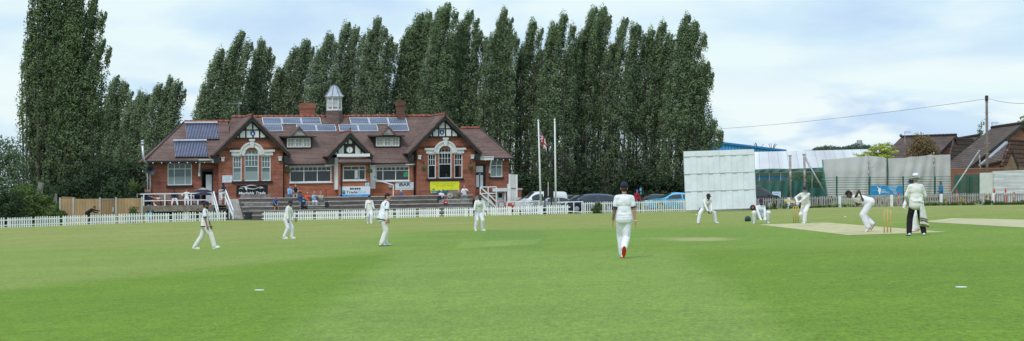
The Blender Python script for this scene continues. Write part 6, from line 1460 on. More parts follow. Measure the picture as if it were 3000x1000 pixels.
def poplar(px, d, plumes, label, m='leaf_poplar', per=33, leaf=.175, dens=1.0, group='poplars behind the pavilion', wf=1.95):
    """plumes: (top px, top py, half width in px, px at foot, foot height m)"""
    base = onground(px, d); o = empty('poplar_tree', base, label, 'tree', group)
    cen = []; rad = []; tn = []; tr = MB()
    Zb = base.z
    pl = []
    for tx, ty, hw, fx, h0 in plumes:
        a, b_, c_ = RS.uniform(.7, 1.3, 3)
        pl += [(tx, ty, hw*.78, fx, h0), (tx-hw*.62*a, ty+(16+20*b_)*hw/30, hw*.55, fx-hw*.75*a, h0+.4), (tx+hw*.6*c_, ty+(10+16*a)*hw/30, hw*.55, fx+hw*.6*c_, h0+.6), (tx-hw*.2, ty+(4+9*c_)*hw/30, hw*.5, fx+hw*.3, h0+.3)]
    for k, (tx, ty, hw, fx, h0) in enumerate(pl):
        top = W(tx, ty, d); foot = Vector(((fx-1500)/F*d, d+RS.uniform(-.8, .8), Zb+h0)); w = hw*wf*d/F; H = top.z-foot.z
        n_ = int(dens*H*w*9.6)
        phs = RS.uniform(0, 6.28)
        for _ in range(n_):
            t = RS.uniform(0, 1)
            if t < .4 and RS.uniform() < .5: continue
            prof = (min(1, (1-t)/.6)**.8)*(.7+.3*min(1, t/.22))
            prof *= 1+.16*math.sin(t*H*1.5+phs)+.08*math.sin(t*H*3.7+2*phs)
            a = RS.uniform(0, 2*math.pi); rr = w*prof*math.sqrt(RS.uniform(.12, 1))
            bend = t**1.6
            x = foot.x+(top.x-foot.x)*(.35*t+.65*bend)+rr*math.cos(a)+.55*t**3; y = foot.y+rr*.85*math.sin(a)
            z = foot.z+t*H+RS.uniform(-.2, .35); c = RS.uniform(.30, .62)*(1-.3*t)
            cen.append((x, y, z)); rad.append(c)
            # tone paints in light from above and front left, shade inside and low down
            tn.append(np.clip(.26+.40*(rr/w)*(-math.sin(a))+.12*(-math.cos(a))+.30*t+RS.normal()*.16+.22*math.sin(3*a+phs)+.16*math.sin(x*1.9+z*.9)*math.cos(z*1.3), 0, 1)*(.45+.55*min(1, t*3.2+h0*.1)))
        # feathery tip
        for j in range(int(10+w*3)):
            f = j/(10+w*3); q = top+Vector(((RS.uniform(-.3, .3))*w*(1-f)+.5+f*.4, RS.uniform(-.3, .3)*w*.5, -1.1+f*1.3)); cen.append(tuple(q)); rad.append(.2*(1-f)+.1); tn.append(RS.uniform(.3, .8))
        pts = []
        for j in range(9):
            t = j/8*.9; pts.append(Vector((foot.x+(top.x-foot.x)*(.35*t+.65*t**1.6), foot.y, (Zb-.2 if j == 0 else foot.z+t*H))))
        pts[0].x += (base.x-pts[0].x)*.7; tr.tube(pts, [(.20 if k % 4 == 0 else .10)*(1-j/8.6)+.02 for j in range(9)], 7)
        for j in range(int(H*.7)):
            t = RS.uniform(.0, .8); q = Vector((foot.x+(top.x-foot.x)*(.35*t+.65*t**1.6), foot.y, foot.z+t*H)); a = RS.uniform(0, 6.28); ln = w*(1-t)*1.1+.4
            tr.tube([q, q+Vector((math.cos(a)*ln*.5, math.sin(a)*ln*.4, ln*.75)), q+Vector((math.cos(a)*ln*.75+.1, math.sin(a)*ln*.6, ln*1.7))], [.05, .035, .012], 5)
    build(tr, 'trunk', 'bark', o, smooth=True)
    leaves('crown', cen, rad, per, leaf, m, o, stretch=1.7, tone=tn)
    return o
# the row behind the pavilion, left to right
D_ = 186
poplar(640, D_, [(688, 100, 40, 640, 1), (628, 150, 34, 608, 1.5), (590, 250, 26, 585, 2), (672, 200, 30, 660, 1)], 'broad leaning poplar at the left end of the row behind the left gable', 'leaf_poplar_far', wf=2.3)
poplar(735, D_+3, [(749, 125, 26, 728, 1), (765, 150, 20, 752, 1), (720, 230, 24, 712, 1.5)], 'slim poplar right of the leftmost poplar above the left gable', 'leaf_poplar_far', wf=2.3)
poplar(835, D_+4, [(881, 122, 27, 850, .5), (848, 145, 28, 820, .5), (805, 205, 22, 795, 1)], 'poplar above the solar panels with a gap of sky to its left', 'leaf_poplar_far', wf=2.3)
poplar(935, D_, [(948, 105, 26, 925, .5), (920, 150, 26, 905, 1), (962, 205, 22, 950, .5)], 'poplar standing left of the cupola', 'leaf_poplar_far')
poplar(1000, D_+5, [(1000, 72, 34, 985, .5), (1026, 85, 26, 1015, .5)], 'poplar directly behind the cupola', 'leaf_poplar_far')
poplar(1085, D_, [(1090, 58, 34, 1082, .5), (1068, 110, 26, 1060, .5), (1125, 112, 24, 1112, .5)], 'pointed poplar right of the cupola', 'leaf_poplar_far')
poplar(1175, D_+2, [(1238, 42, 30, 1190, .5), (1212, 44, 30, 1170, .5), (1180, 90, 26, 1155, .5)], 'wind bent poplar behind the narrow chimney', 'leaf_poplar')
poplar(1262, D_-2, [(1292, 14, 30, 1262, .5), (1272, 30, 30, 1245, .5), (1300, 110, 30, 1290, .5)], 'tallest poplar of the row, leaning right above the right gable', 'leaf_poplar')
poplar(1350, D_, [(1358, 36, 27, 1345, .5), (1334, 75, 28, 1325, .5), (1385, 95, 24, 1376, .5)], 'poplar behind the right gable roof', 'leaf_poplar')
poplar(1452, D_-1, [(1460, 34, 31, 1448, .5), (1425, 108, 24, 1418, .5), (1485, 100, 20, 1478, .5)], 'pointed poplar above the right hand end of the pavilion', 'leaf_poplar')
poplar(1542, D_+1, [(1544, 68, 26, 1540, .5), (1515, 140, 22, 1512, 1), (1568, 150, 18, 1563, 1)], 'narrow poplar just left of the flagpoles', 'leaf_poplar')
poplar(1622, D_-2, [(1634, 48, 33, 1622, .5), (1605, 75, 28, 1598, .5), (1660, 130, 22, 1650, 1)], 'poplar directly behind the flagpoles', 'leaf_poplar')
poplar(1712, D_, [(1722, 27, 34, 1708, .5), (1749, 25, 30, 1735, .5), (1690, 95, 26, 1685, .5)], 'twin topped tall poplar right of the flagpoles', 'leaf_poplar')
poplar(1808, D_-1, [(1813, 58, 28, 1805, .5), (1850, 82, 28, 1840, .5), (1778, 130, 24, 1775, .5)], 'poplar behind the fielder with his back turned', 'leaf_poplar')
poplar(1915, D_, [(1925, 72, 36, 1912, .5), (1890, 95, 32, 1885, .5), (1950, 120, 26, 1940, .5)], 'dense poplar second from the right end of the row', 'leaf_poplar')
poplar(2000, D_-3, [(1993, 50, 38, 1985, .5), (2018, 70, 38, 2010, .5), (2050, 185, 32, 2035, .8), (2072, 360, 30, 2055, 2)], 'dense poplar at the right end of the row beside the sight screen', 'leaf_poplar')
# left hand trees
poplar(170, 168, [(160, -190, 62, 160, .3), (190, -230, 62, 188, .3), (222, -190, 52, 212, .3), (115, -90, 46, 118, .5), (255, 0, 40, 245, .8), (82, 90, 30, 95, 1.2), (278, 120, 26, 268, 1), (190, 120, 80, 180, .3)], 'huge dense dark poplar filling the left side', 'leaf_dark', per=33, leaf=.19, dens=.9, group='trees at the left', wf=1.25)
poplar(330, 196, [(322, 226, 26, 318, .5), (350, 250, 24, 345, .5), (300, 290, 30, 300, .5)], 'lighter poplar half hidden behind the huge dark one', 'leaf_poplar_far', group='trees at the left')
poplar(400, 192, [(392, 275, 24, 390, .5), (412, 282, 22, 408, .5), (372, 300, 26, 372, .5)], 'lower poplar between two taller ones left of the pavilion', 'leaf_poplar_far', group='trees at the left')
poplar(470, 190, [(478, 232, 32, 468, .5), (506, 244, 24, 492, .5), (448, 250, 28, 442, .5)], 'rounded poplar just left of the pavilion roof', 'leaf_poplar_far', group='trees at the left')
def bush(name, px, py, d, w, h, label, m, n_=90, per=24, leaf=.2, cat='bush', group=None, twig=True, shape=1.0, zoff=0):
    c = onground(px, d); o = empty(name, c, label, cat, group); cen = []; rad = []; tn = []; tr = MB()
    for _ in range(n_):
        a = RS.uniform(0, 6.28); t = RS.uniform(0, 1); prof = math.sqrt(max(0, 1-(t*.98)**2.2))*(.75+.25*min(1, t/.2)); rr = math.sqrt(RS.uniform(.1, 1))*prof
        cen.append((c.x+rr*w/2*math.cos(a), c.y+rr*w/2*.7*math.sin(a), c.z+zoff+t*h*(.92+.1*math.sin(a*3)))); rad.append(RS.uniform(.10, .2)*min(w, h)*.8+.05)
        tn.append(np.clip(.25+.4*t-.25*math.sin(a)*rr+RS.normal()*.15, 0, 1))  # light painted into the tone: paler at the top and camera side
    for k in range(7): a = RS.uniform(0, 6.28); tr.tube([c+Vector((0, 0, -.1)), c+Vector((math.cos(a)*w*.15, math.sin(a)*w*.1, h*.4)), c+Vector((math.cos(a)*w*.32, math.sin(a)*w*.2, h*.8))], [.05, .03, .012], 5)
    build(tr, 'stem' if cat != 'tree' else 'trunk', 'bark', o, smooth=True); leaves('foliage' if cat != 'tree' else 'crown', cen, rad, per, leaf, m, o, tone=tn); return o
bush('willow_bush', 8, 0, 150, 4.6, 6.8, 'pale green willowy tree at the left edge of the picture', 'leaf_willow', 260, 40, .2, 'tree')
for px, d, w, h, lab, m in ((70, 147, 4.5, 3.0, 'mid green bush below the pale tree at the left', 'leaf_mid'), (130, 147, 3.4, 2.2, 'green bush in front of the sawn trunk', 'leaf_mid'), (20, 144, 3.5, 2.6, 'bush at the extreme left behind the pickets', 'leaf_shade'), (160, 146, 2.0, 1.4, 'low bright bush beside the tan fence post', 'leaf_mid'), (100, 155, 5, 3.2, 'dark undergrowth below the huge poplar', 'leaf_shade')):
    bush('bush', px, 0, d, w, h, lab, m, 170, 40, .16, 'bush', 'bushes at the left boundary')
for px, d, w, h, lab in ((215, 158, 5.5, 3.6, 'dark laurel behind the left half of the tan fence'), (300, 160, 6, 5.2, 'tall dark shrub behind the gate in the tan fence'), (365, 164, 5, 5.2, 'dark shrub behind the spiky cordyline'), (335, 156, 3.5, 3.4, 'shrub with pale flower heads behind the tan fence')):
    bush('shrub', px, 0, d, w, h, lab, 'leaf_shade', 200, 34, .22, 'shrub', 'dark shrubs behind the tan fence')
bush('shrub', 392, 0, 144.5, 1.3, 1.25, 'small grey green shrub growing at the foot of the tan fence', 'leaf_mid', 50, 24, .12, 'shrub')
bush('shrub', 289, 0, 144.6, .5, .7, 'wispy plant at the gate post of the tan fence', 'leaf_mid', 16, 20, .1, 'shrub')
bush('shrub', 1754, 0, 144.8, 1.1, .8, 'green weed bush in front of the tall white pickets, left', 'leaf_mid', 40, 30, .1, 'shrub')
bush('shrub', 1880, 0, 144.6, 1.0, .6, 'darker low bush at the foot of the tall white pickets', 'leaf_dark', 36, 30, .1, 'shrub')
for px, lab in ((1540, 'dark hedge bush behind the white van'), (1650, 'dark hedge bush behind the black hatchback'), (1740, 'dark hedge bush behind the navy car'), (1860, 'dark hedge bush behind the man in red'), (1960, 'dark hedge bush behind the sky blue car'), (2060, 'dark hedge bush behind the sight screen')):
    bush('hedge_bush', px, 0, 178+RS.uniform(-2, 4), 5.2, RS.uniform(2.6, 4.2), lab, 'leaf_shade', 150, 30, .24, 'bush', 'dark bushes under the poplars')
bush('brown_bush', 2704, 0, 168, 3.9, 5.8, 'rounded brown leaved bush above the grey windbreak', 'leaf_brown', 420, 50, .16)
bush('green_bush', 2395, 0, 158, 3.4, 2.5, 'green bush seen through the practice netting', 'leaf_mid', 120, 30, .2)
bush('green_bush', 2350, 0, 160, 3.2, 2.4, 'yellow green bush behind the netting left of the stay', 'leaf_mid', 120, 30, .2)
bush('tree_top', 2878, 0, 200, 2.6, 7.8, 'pale tree top showing over the house roofs', 'leaf_mid', 80, 26, .25, 'tree'); bush('tree_top', 2998, 0, 190, 2.6, 7.9, 'tree top above the largest house at the right edge', 'leaf_mid', 90, 26, .25, 'tree'); bush('conifer', 2641, 0, 200, 1.1, 6.7, 'small dark conifer tip left of the tv aerial', 'leaf_dark', 60, 26, .22, 'tree'); bush('tree_top', 2802, 0, 205, 2.6, 6.5, 'small tree top between the two house roofs', 'leaf_mid', 80, 26, .25, 'tree')
def yellow_tree():
    d = 162; c = onground(2570, d); o = empty('yellow_tree', c, 'small yellow green tree with layered boughs above the windbreak', 'tree'); tr = MB(); hub = W(2574, 455, d); tr.tube([c, hub], [.16, .08], 8); cen = []; rad = []
    for tx, ty in ((2514, 455), (2530, 447), (2541, 452), (2552, 436), (2564, 430), (2580, 424), (2601, 418), (2618, 424), (2608, 438), (2622, 446), (2600, 452), (2585, 440), (2560, 456), (2612, 462), (2590, 462)):
        e = W(tx, ty, d+RS.uniform(-.8, .8)); tr.tube([hub, hub.lerp(e, .5)+Vector((0, 0, -.1)), e], [.05, .03, .01], 5)
        for k in range(9): f = RS.uniform(.45, 1.05); q = hub.lerp(e, f)+Vector((RS.uniform(-.25, .25), RS.uniform(-.3, .3), RS.uniform(-.08, .12))); cen.append(tuple(q)); rad.append(RS.uniform(.14, .26))
    build(tr, 'trunk', 'bark', o, smooth=True); leaves('crown', cen, rad, 26, .13, 'leaf_yellow', o, stretch=.6)
yellow_tree()
def hilltrees():
    cen = []; rad = []
    for px in np.linspace(2385, 2560, 110):
        top = float(np.interp(px, [2385, 2395, 2420, 2450, 2470, 2500, 2520, 2545, 2560], [438, 434, 427, 430, 431, 424, 423, 425, 437])); p = W(px, RS.uniform(top+3, 440), 1480+RS.uniform(-20, 20)); cen.append(tuple(p)); rad.append(RS.uniform(1.2, 2.4))
    o = leaves('hill_wood', cen, rad, 60, 1.0, 'leaf_hill', None, kind='stuff'); o['label'] = 'hazy wood along the distant hilltop around the water tower'; o['category'] = 'wood'
hilltrees()
def cordyline():
    d = 158; c = onground(390, d); o = empty('cordyline_palm', c, 'spiky cordyline palm beside the left end of the pavilion', 'palm'); hub = W(390, 556, d); b = MB(); b.tube([c, hub], [.12, .1], 8); build(b, 'trunk', 'bark', o); mb = MB(); tn = []
    for k in range(90):
        a = RS.uniform(0, 6.28); e = RS.uniform(-.5, 1.45); dr = Vector((math.cos(a)*math.cos(e), math.sin(a)*math.cos(e), math.sin(e))); s_ = dr.cross(Vector((0, 0, 1))).normalized()*.035; L_ = RS.uniform(.8, 1.15); p1 = hub+dr*L_*.6; p2 = hub+dr*L_+Vector((0, 0, -.12*L_*math.cos(e))); mb.quad(hub-s_*.6, hub+s_*.6, p1+s_, p1-s_); mb.quad(p1-s_, p1+s_, p2); tn += [RS.uniform(0, 1)]*2
    k = build(mb, 'fronds', 'blade_palm', o); at = k.data.attributes.new('tone', 'FLOAT', 'FACE'); at.data.foreach_set('value', np.array(tn, np.float32))
cordyline()
# sawn trunk and broken fence at the left
o = empty('sawn_trunk', onground(108, 150), 'pale sawn off leaning tree trunk at the left', 'tree stump'); b = MB(); p, q = W(107, 600, 150), W(121, 536, 150); b.tube([onground(105, 150)-Vector((0, 0, .2)), p, p.lerp(q, .5)+Vector((.03, 0, 0)), q], [.3, .28, .24, .22], 12); build(b, 'trunk', 'stump_pale', o, smooth=False); smooth_angle(o.children[0], 50); b = MB(); b.tube([p, W(135, 590, 149.5)], [.1, .05], 6); build(b, 'side_branch', 'stump_pale', o)
o = empty('old_posts', onground(160, 149), 'grey fence post with a leaning strut beside the sawn trunk', 'post'); b = MB(); b.bar(onground(164, 149), W(164, 567, 149), .14); build(b, 'post', 'grey_timber', o); b = MB(); b.bar(onground(148, 149), W(162, 575, 149), .12); build(b, 'strut', 'pale_timber', o); b = MB(); b.bar(onground(78, 149), W(78, 570, 149), .14); build(b, 'post', 'grey_timber', o)
# flowers and grass along the grey fence
def flowerbed():
    cen = []; rad = []; rnd = np.random.RandomState(4)
    for _ in range(420):
        px = rnd.uniform(2205, 3030); k = .3+.7*max(0, math.sin(px*.031)*math.sin(px*.0113+1)); p = onground(px, 0) if False else None
        py = f3(px); q = G(px, py+.6); h = rnd.uniform(.03, .34)*k; cen.append((q.x, q.y+rnd.uniform(-.12, .35), q.z+h)); rad.append(rnd.uniform(.06, .16))
    o = leaves('fence_grass', cen, rad, 24, .10, 'leaf_mid', None, kind='stuff', up=.1, stretch=1.6); o['label'] = 'long grass and leafy plants growing along the grey fence'; o['category'] = 'plants'
    for nm, m, spots, lab in (('orange_flowers', 'petal_orange', [(2560, 584), (2568, 582), (2576, 580), (2650, 592), (2608, 570), (2760, 586), (2890, 575), (2902, 577), (2434, 603), (2446, 602)], 'orange flowers scattered along the grey fence'), ('yellow_flowers', 'petal_yellow', [(2816, 585), (2826, 587), (2748, 592), (2770, 584), (2452, 601), (2700, 590), (2596, 588)], 'yellow flowers scattered along the grey fence')):
        cen = []; rad = []
        for px, py in spots:
            for _ in range(5): p = W(px+rnd.uniform(-4, 4), py+rnd.uniform(-2, 3), GD(px, f3(px))+rnd.uniform(-.1, .4)); cen.append(tuple(p)); rad.append(.05)
        o = leaves(nm, cen, rad, 12, .07, m, None, kind='stuff'); o['label'] = lab; o['category'] = 'flowers'
flowerbed()
# ================================================================ people
def cloth(name, col, var=.06, rough=.85):
    mat(name, col, rough, var, 5, bump=.5, bscale=9)
for nm, c in dict(cl_white=(.77, .77, .83), cl_white_blue=(.73, .76, .84), cl_cream=(.74, .725, .69), cl_sweater=(.75, .745, .735), cl_navy=(.02, .025, .06), cl_black=(.014, .014, .017), cl_lightblue=(.22, .45, .70), cl_cyan=(.08, .45, .72), cl_orange=(.60, .095, .04), cl_paleblue=(.30, .42, .55), cl_beige=(.36, .33, .28), cl_purple=(.10, .07, .45), cl_royal=(.05, .10, .42), cl_red=(.30, .022, .04), cl_teal=(.04, .17, .32), cl_blue=(.05, .085, .22), cl_brown=(.16, .12, .09), cl_darkgreen=(.035, .06, .05), cl_grey=(.45, .45, .43), cl_denim=(.10, .13, .2)).items(): cloth(nm, c)
for nm, c in dict(skin_pale=(.50, .27, .20), skin_pink=(.52, .24, .18), skin_tan=(.40, .22, .14), skin_brown=(.25, .13, .085), skin_dark=(.125, .068, .048)).items(): mat(nm, c, .55, .06, 9)
mat('tattoo', (.12, .10, .10), .6, .3, 16, col2=(.36, .22, .18))
mat('hair_black', (.012, .011, .011), .6, .3, 20, bump=.5); mat('hair_brown', (.06, .035, .02), .6, .3, 20, bump=.5); mat('hair_grey', (.35, .34, .33), .7, .2, 20, bump=.5); mat('hair_fair', (.25, .15, .07), .7, .2, 20, bump=.5); mat('hair_stubble', (.05, .033, .027), .7, .3, 30)
mat('eye_dark', (.02, .015, .012), .3, .1, 5); mat('lip', (.28, .10, .085), .5, .1, 5); mat('helmet_navy', (.012, .015, .035), .3, .1, 5); mat('pad_white', (.75, .75, .76), .7, .06, 8, bump=.2); mat('sole_red', (.58, .045, .015), .5, .12, 14); mat('sole_orange', (.5, .13, .04), .5, .15, 10); mat('sole_tan', (.30, .21, .12), .6, .15, 10); mat('bat_willow', (.62, .47, .26), .5, .1, 5); mat('rubber_black', (.02, .02, .022), .7, .2, 9); mat('hat_white', (.76, .77, .80), .8, .03, 6, bump=.15); mat('stripe_gold', (.45, .30, .05), .8, .1, 6); mat('shoe_white', (.75, .75, .77), .55, .08, 9); mat('sunglass', (.03, .03, .03), .15, .1, 5)
LATE = []
def late(mb, name, m, parent, voxel, wr=0.0, extra=None, smooth_it=4):
    o = build(mb, name, m, parent)
    r = o.modifiers.new('r', 'REMESH'); r.mode = 'VOXEL'; r.voxel_size = voxel; r.adaptivity = 0
    if wr:
        tx = bpy.data.textures.get('folds')
        if not tx: tx = bpy.data.textures.new('folds', 'CLOUDS'); tx.noise_scale = .17; tx.noise_depth = 1
        d = o.modifiers.new('d', 'DISPLACE'); d.texture = tx; d.texture_coords = 'GLOBAL'; d.strength = wr; d.mid_level = .5
    s = o.modifiers.new('s', 'SMOOTH'); s.iterations = smooth_it; s.factor = .5
    LATE.append((o, extra)); return o
def ik(a, t, l1, l2, pole):
    d = t-a; L = d.length; mx = (l1+l2)*.998
    if L > mx: t = a+d*(mx/L); d = t-a; L = mx
    L = max(L, abs(l1-l2)+.01); dn = d.normalized(); x = (l1*l1-l2*l2+L*L)/(2*L); h = math.sqrt(max(0, l1*l1-x*x))
    p = Vector(pole); p = p-dn*p.dot(dn); p = p.normalized() if p.length > 1e-4 else Vector((0, -1, 0))
    return a+dn*x+p*h, t
def Rm(ax, deg): return Matrix.Rotation(R(deg), 3, ax)
def person(loc, yaw, label, H=1.78, pose=None, skin='skin_pale', top=('cl_white', 'long'), vest=None, legs=('cl_white', 'long'), shoes='shoe_white', sole=None, head=None, hair='hair_brown', beard=None, voxel=.016, group=None, trim=None, extras=(), hem=0, face=True, cuffs=None, belt=None):
    P = dict(pel=(0, 0, .945), lean=3, side=0, twist=0, pyaw=0, fl=(.11, 0, .085), fr=(-.11, 0, .085), fly=8, fry=-8, flp=0, frp=0, kl=(.1, -1, 0), kr=(-.1, -1, 0), hl=(.27, -.05, .80), hr=(-.27, -.05, .80), el=(.4, 1, 0), er=(-.4, 1, 0), hp=4, hy=0, hr_=0, curl=35, thl=(0, -1, 0), thr=(0, -1, 0))
    P.update(pose or {}); k = H/1.77; BK = P.get('bulk', 1.08)
    loc = Vector(loc); o = empty('person', loc, label, 'person', group); RZ_ = Rm('Z', yaw)
    T = lambda p: loc+RZ_ @ (Vector(p)*k)
    V = lambda q: Vector(q)
    pel = V(P['pel']); Rp = Rm('Z', P['pyaw']) @ Rm('X', P['lean']*.25); RT = Rm('Z', P['pyaw']+P['twist']) @ Rm('Y', P['side']) @ Rm('X', P['lean'])
    tf = lambda x, y, z: pel+RT @ Vector((x, y, z)); 
    HR = Rm('Z', P['pyaw']+P['twist']*.5+P['hy']) @ Rm('Y', P['hr_']) @ Rm('X', P['hp'])
    c7 = tf(0, .01, .515); hc = c7+RT @ Vector((0, -.012, .04))+HR @ Vector((0, -.015, .127)); hf = lambda x, y, z: hc+HR @ Vector((x, y, z))
    sh = {1: tf(.17, 0, .462), -1: tf(-.17, 0, .462)}; hip = {s: pel+Rp @ Vector((s*.09, 0, -.04)) for s in (1, -1)}
    ank = {1: V(P['fl']), -1: V(P['fr'])}; kn = {}; el = {}; wr = {1: V(P['hl']), -1: V(P['hr'])}
    for s in (1, -1):
        kn[s], ank[s] = ik(hip[s], ank[s], .43, .425, P['kl'] if s > 0 else P['kr']); el[s], wr[s] = ik(sh[s], wr[s], .29, .255, P['el'] if s > 0 else P['er'])
    # ---------------- body: one continuous surface
    b = MB(T)
    b.ell(pel, (.15, .10, .12), RT).ell(tf(0, 0, .17), (.128, .09, .16), RT).ell(tf(0, 0, .36), (.155, .10, .17), RT).cap(tf(-.14, 0, .47), tf(.14, 0, .47), .05, .05).cap(c7-RT @ Vector((0, 0, .05)), hc+HR @ Vector((0, .015, -.06)), .058, .052)
    b.ell(hf(0, .012, .025), (.076, .096, .105), HR, 14, 10).ell(hf(0, -.028, -.04), (.062, .068, .082), HR, 12, 8).ell(hf(0, -.06, -.098), (.032, .03, .027), HR, 8, 6)
    b.cap(hf(0, -.088, .018), hf(0, -.108, -.028), .010, .017, 8).cap(hf(-.035, -.084, .03), hf(.035, -.084, .03), .014, .014, 8)
    for s in (1, -1): b.ell(hf(s*.078, .012, -.008), (.011, .022, .034), HR, 8, 6)
    for s in (1, -1):
        b.cap(hip[s], kn[s], .078, .054).cap(kn[s], ank[s], .052, .036).cap(kn[s].lerp(ank[s], .18), kn[s].lerp(ank[s], .45), .054, .046)
        b.cap(sh[s], el[s], .052, .038).cap(el[s], wr[s], .038, .026)
    fingers = MB(T); glove = next((e for e in extras if e[0] == 'gloves'), None); gl_parts = []
    for s in (1, -1):
        d = (wr[s]-el[s]).normalized(); th = V(P['thl'] if s > 0 else P['thr']); th = (th-d*th.dot(d)).normalized(); n_ = d.cross(th)*s; cu = P['curl']
        hr_m = Matrix((th, n_, d)).transposed(); b.ell(wr[s]+d*.05, (.042, .017, .055), hr_m, 10, 8)
        for i, (off, ln) in enumerate(((.030, .072), (.010, .08), (-.010, .075), (-.029, .06))):
            base = wr[s]+d*.082+th*off*.95; a1 = R(cu*.5); a2 = R(cu*1.25); d1 = d*math.cos(a1)+n_*math.sin(a1)+th*off*2; d2 = d*math.cos(a2)+n_*math.sin(a2); m1 = base+d1.normalized()*ln*.52; m2 = m1+d2.normalized()*ln*.48
            fingers.tube([base-d*.03, base, m1, m2], [.0095, .0095, .0085, .006], 6)
        tb = wr[s]+d*.03+th*.036; t1 = tb+(th*.75+d*.7+n_*.25).normalized()*.038; t2 = t1+(th*.25+d*.9+n_*.35).normalized()*.034; fingers.tube([tb-th*.02, tb, t1, t2], [.012, .0115, .010, .007], 6)
        if glove:
            g = MB(T); g.ell(wr[s]+d*.055, (.062, .04, .075), hr_m, 10, 8).cap(wr[s]-d*.07, wr[s]+d*.0, .055, .05)
            for off in (.042, .014, -.014, -.042):
                base = wr[s]+d*.1+th*off; a2 = R(cu*1.1); m2 = base+(d*math.cos(a2*.5)+n_*math.sin(a2*.5))*.05; g.cap(base, m2, .021, .02, 8).cap(m2, m2+(d*math.cos(a2)+n_*math.sin(a2))*.045, .02, .016, 8)
            g.cap(wr[s]+d*.03+th*.05, wr[s]+d*.075+th*.085+n_*.02, .022, .018, 8); gl_parts.append(g)
    body = late(b, 'body', skin, o, voxel*.8*k if face else voxel*k, 0, fingers, 3)
    if glove:
        for g in gl_parts: late(g, 'glove', glove[1], o, .013*k, 0, None, 2)
    # ---------------- clothes
    def leg_mb(f, r0, r1, r2, r3, endf):
        t = MB(T); t.ell(pel+Rp @ Vector((0, 0, 0)), (.162*BK, .116*BK, .12), Rp).cap(tf(-.05, 0, .07), tf(.05, 0, .07), .106, .106)
        for s in (1, -1):
            t.ell(pel+Rp @ Vector((s*.07, .04, -.05)), (.09, .078, .11), Rp).cap(hip[s], hip[s].lerp(kn[s], min(1, endf*2)), r0, r0+(r1-r0)*min(1, endf*2))
            if endf > .5: t.cap(kn[s], kn[s].lerp(ank[s], (endf-.5)*2), r2, r3)
        return t
    if legs[1] == 'long': late(leg_mb(1, .098*BK, .086*BK, .085*BK, .076*BK, .98), 'trousers', legs[0], o, voxel*k, .012, None, 8)
    elif legs[1] == 'shorts': late(leg_mb(1, .105, .095, 0, 0, .40), 'shorts', legs[0], o, voxel*k, .01)
    def torso(mb, g, hemz=-.03, full=True):
        mb.ell(tf(0, 0, .17), (.148+g, .105+g, .22), RT).ell(tf(0, 0, .355), (.168+g, .112+g, .175), RT).cap(tf(-.125, 0, .452), tf(.125, 0, .452), .060+g, .058+g)
        mb.cap(tf(-.06, 0, .07), tf(.06, 0, .07), .108+g, .108+g).cap(tf(-.064, 0, hemz), tf(.064, 0, hemz), .112+g, .112+g).cap(tf(-.062, 0, hemz*.5+.03), tf(.062, 0, hemz*.5+.03), .110+g, .110+g)
        mb.cap(c7-RT @ Vector((0, 0, .04)), c7+RT @ Vector((0, -.005, .02)), .07, .062); return mb
    if top:
        t = torso(MB(T), (.006 if vest else .032 if 'jacket' in top else .018)+.09*(BK-1), hem or -.02)
        for s in (1, -1):
            fr = {'short': .62, 'none': .0, 'elbow': .9}.get(top[1], 1)
            if top[1] in ('long', 'pushed'): t.cap(sh[s], el[s], .064, .058).cap(el[s], el[s].lerp(wr[s], .97 if top[1] == 'long' else .6), .056, .046)
            elif fr: t.cap(sh[s], sh[s].lerp(el[s], fr), .064, .068)
        shirt = late(t, 'shirt' if len(top) < 3 else top[2], top[0], o, voxel*k, .008, None, 10)
    if vest: late(torso(MB(T), .020+.09*(BK-1), -.06), 'sweater_vest', vest, o, voxel*k, .008, None, 10)
    def ring(c, axis, R_, r, m, nm, sy=1.0):
        q = Vector((0, 0, 1)).rotation_difference(Vector(axis)).to_matrix(); t = MB(T); t.torus(c, q, R_, r, 18, 6, sy); return build(t, nm, m, o, smooth=True)
    if trim:
        for s in (1, -1):
            if top[1] in ('short', 'elbow'): f = .62 if top[1] == 'short' else .9; c = sh[s].lerp(el[s], f+.16); ring(c, el[s]-sh[s], .064, .014, trim, 'sleeve_trim')
        if vest:
            for s in (1, -1): ring(tf(s*.168, 0, .425), RT @ Vector((s, 0, -.25)), .084, .012, trim, 'armhole_trim')
            t = MB(T); q = RT; t.torus(tf(0, 0, -.09), q, .190, .022, 24, 6, .70); build(t, 'waist_band', trim, o, smooth=True)
        ring(c7+RT @ Vector((0, -.012, .02)), RT @ Vector((0, -.35, 1)), .060, .011, trim if not vest else top[0], 'collar')
    else:
        ring(c7+RT @ Vector((0, -.012, .025)), RT @ Vector((0, -.35, 1)), .059, .012, top[0] if top else skin, 'collar')
    if cuffs:
        for s in (1, -1): ring(el[s].lerp(wr[s], .92 if top[1] == 'long' else .62), wr[s]-el[s], .040, .014, cuffs, 'cuff')
    # ---------------- shoes
    for s in (1, -1):
        y_, p_ = (P['fly'], P['flp']) if s > 0 else (P['fry'], P['frp']); RF = Rm('Z', y_) @ Rm('X', p_); f = lambda x, y, z: ank[s]+RF @ Vector((x, y, z))
        t = MB(T); t.cap(f(0, .045, -.045), f(0, -.03, -.035), .042, .046).cap(f(0, -.03, -.04), f(0, -.155, -.052), .048, .036).cap(f(0, .02, .0), f(0, .015, .03), .048, .046)
        sh_o = late(t, 'shoe', shoes, o, .012*k, 0, None, 2)
        t = MB(T); ou = []
        for i in range(20): a = 2*math.pi*i/20; ou.append(f(.049*math.cos(a)*(1+.1*math.sin(a)*-1), -.052+.147*math.sin(a)*-1, -.088))
        t.prism(ou, RF @ Vector((0, 0, .024))); build(t, 'sole', sole or 'pad_white', sh_o)
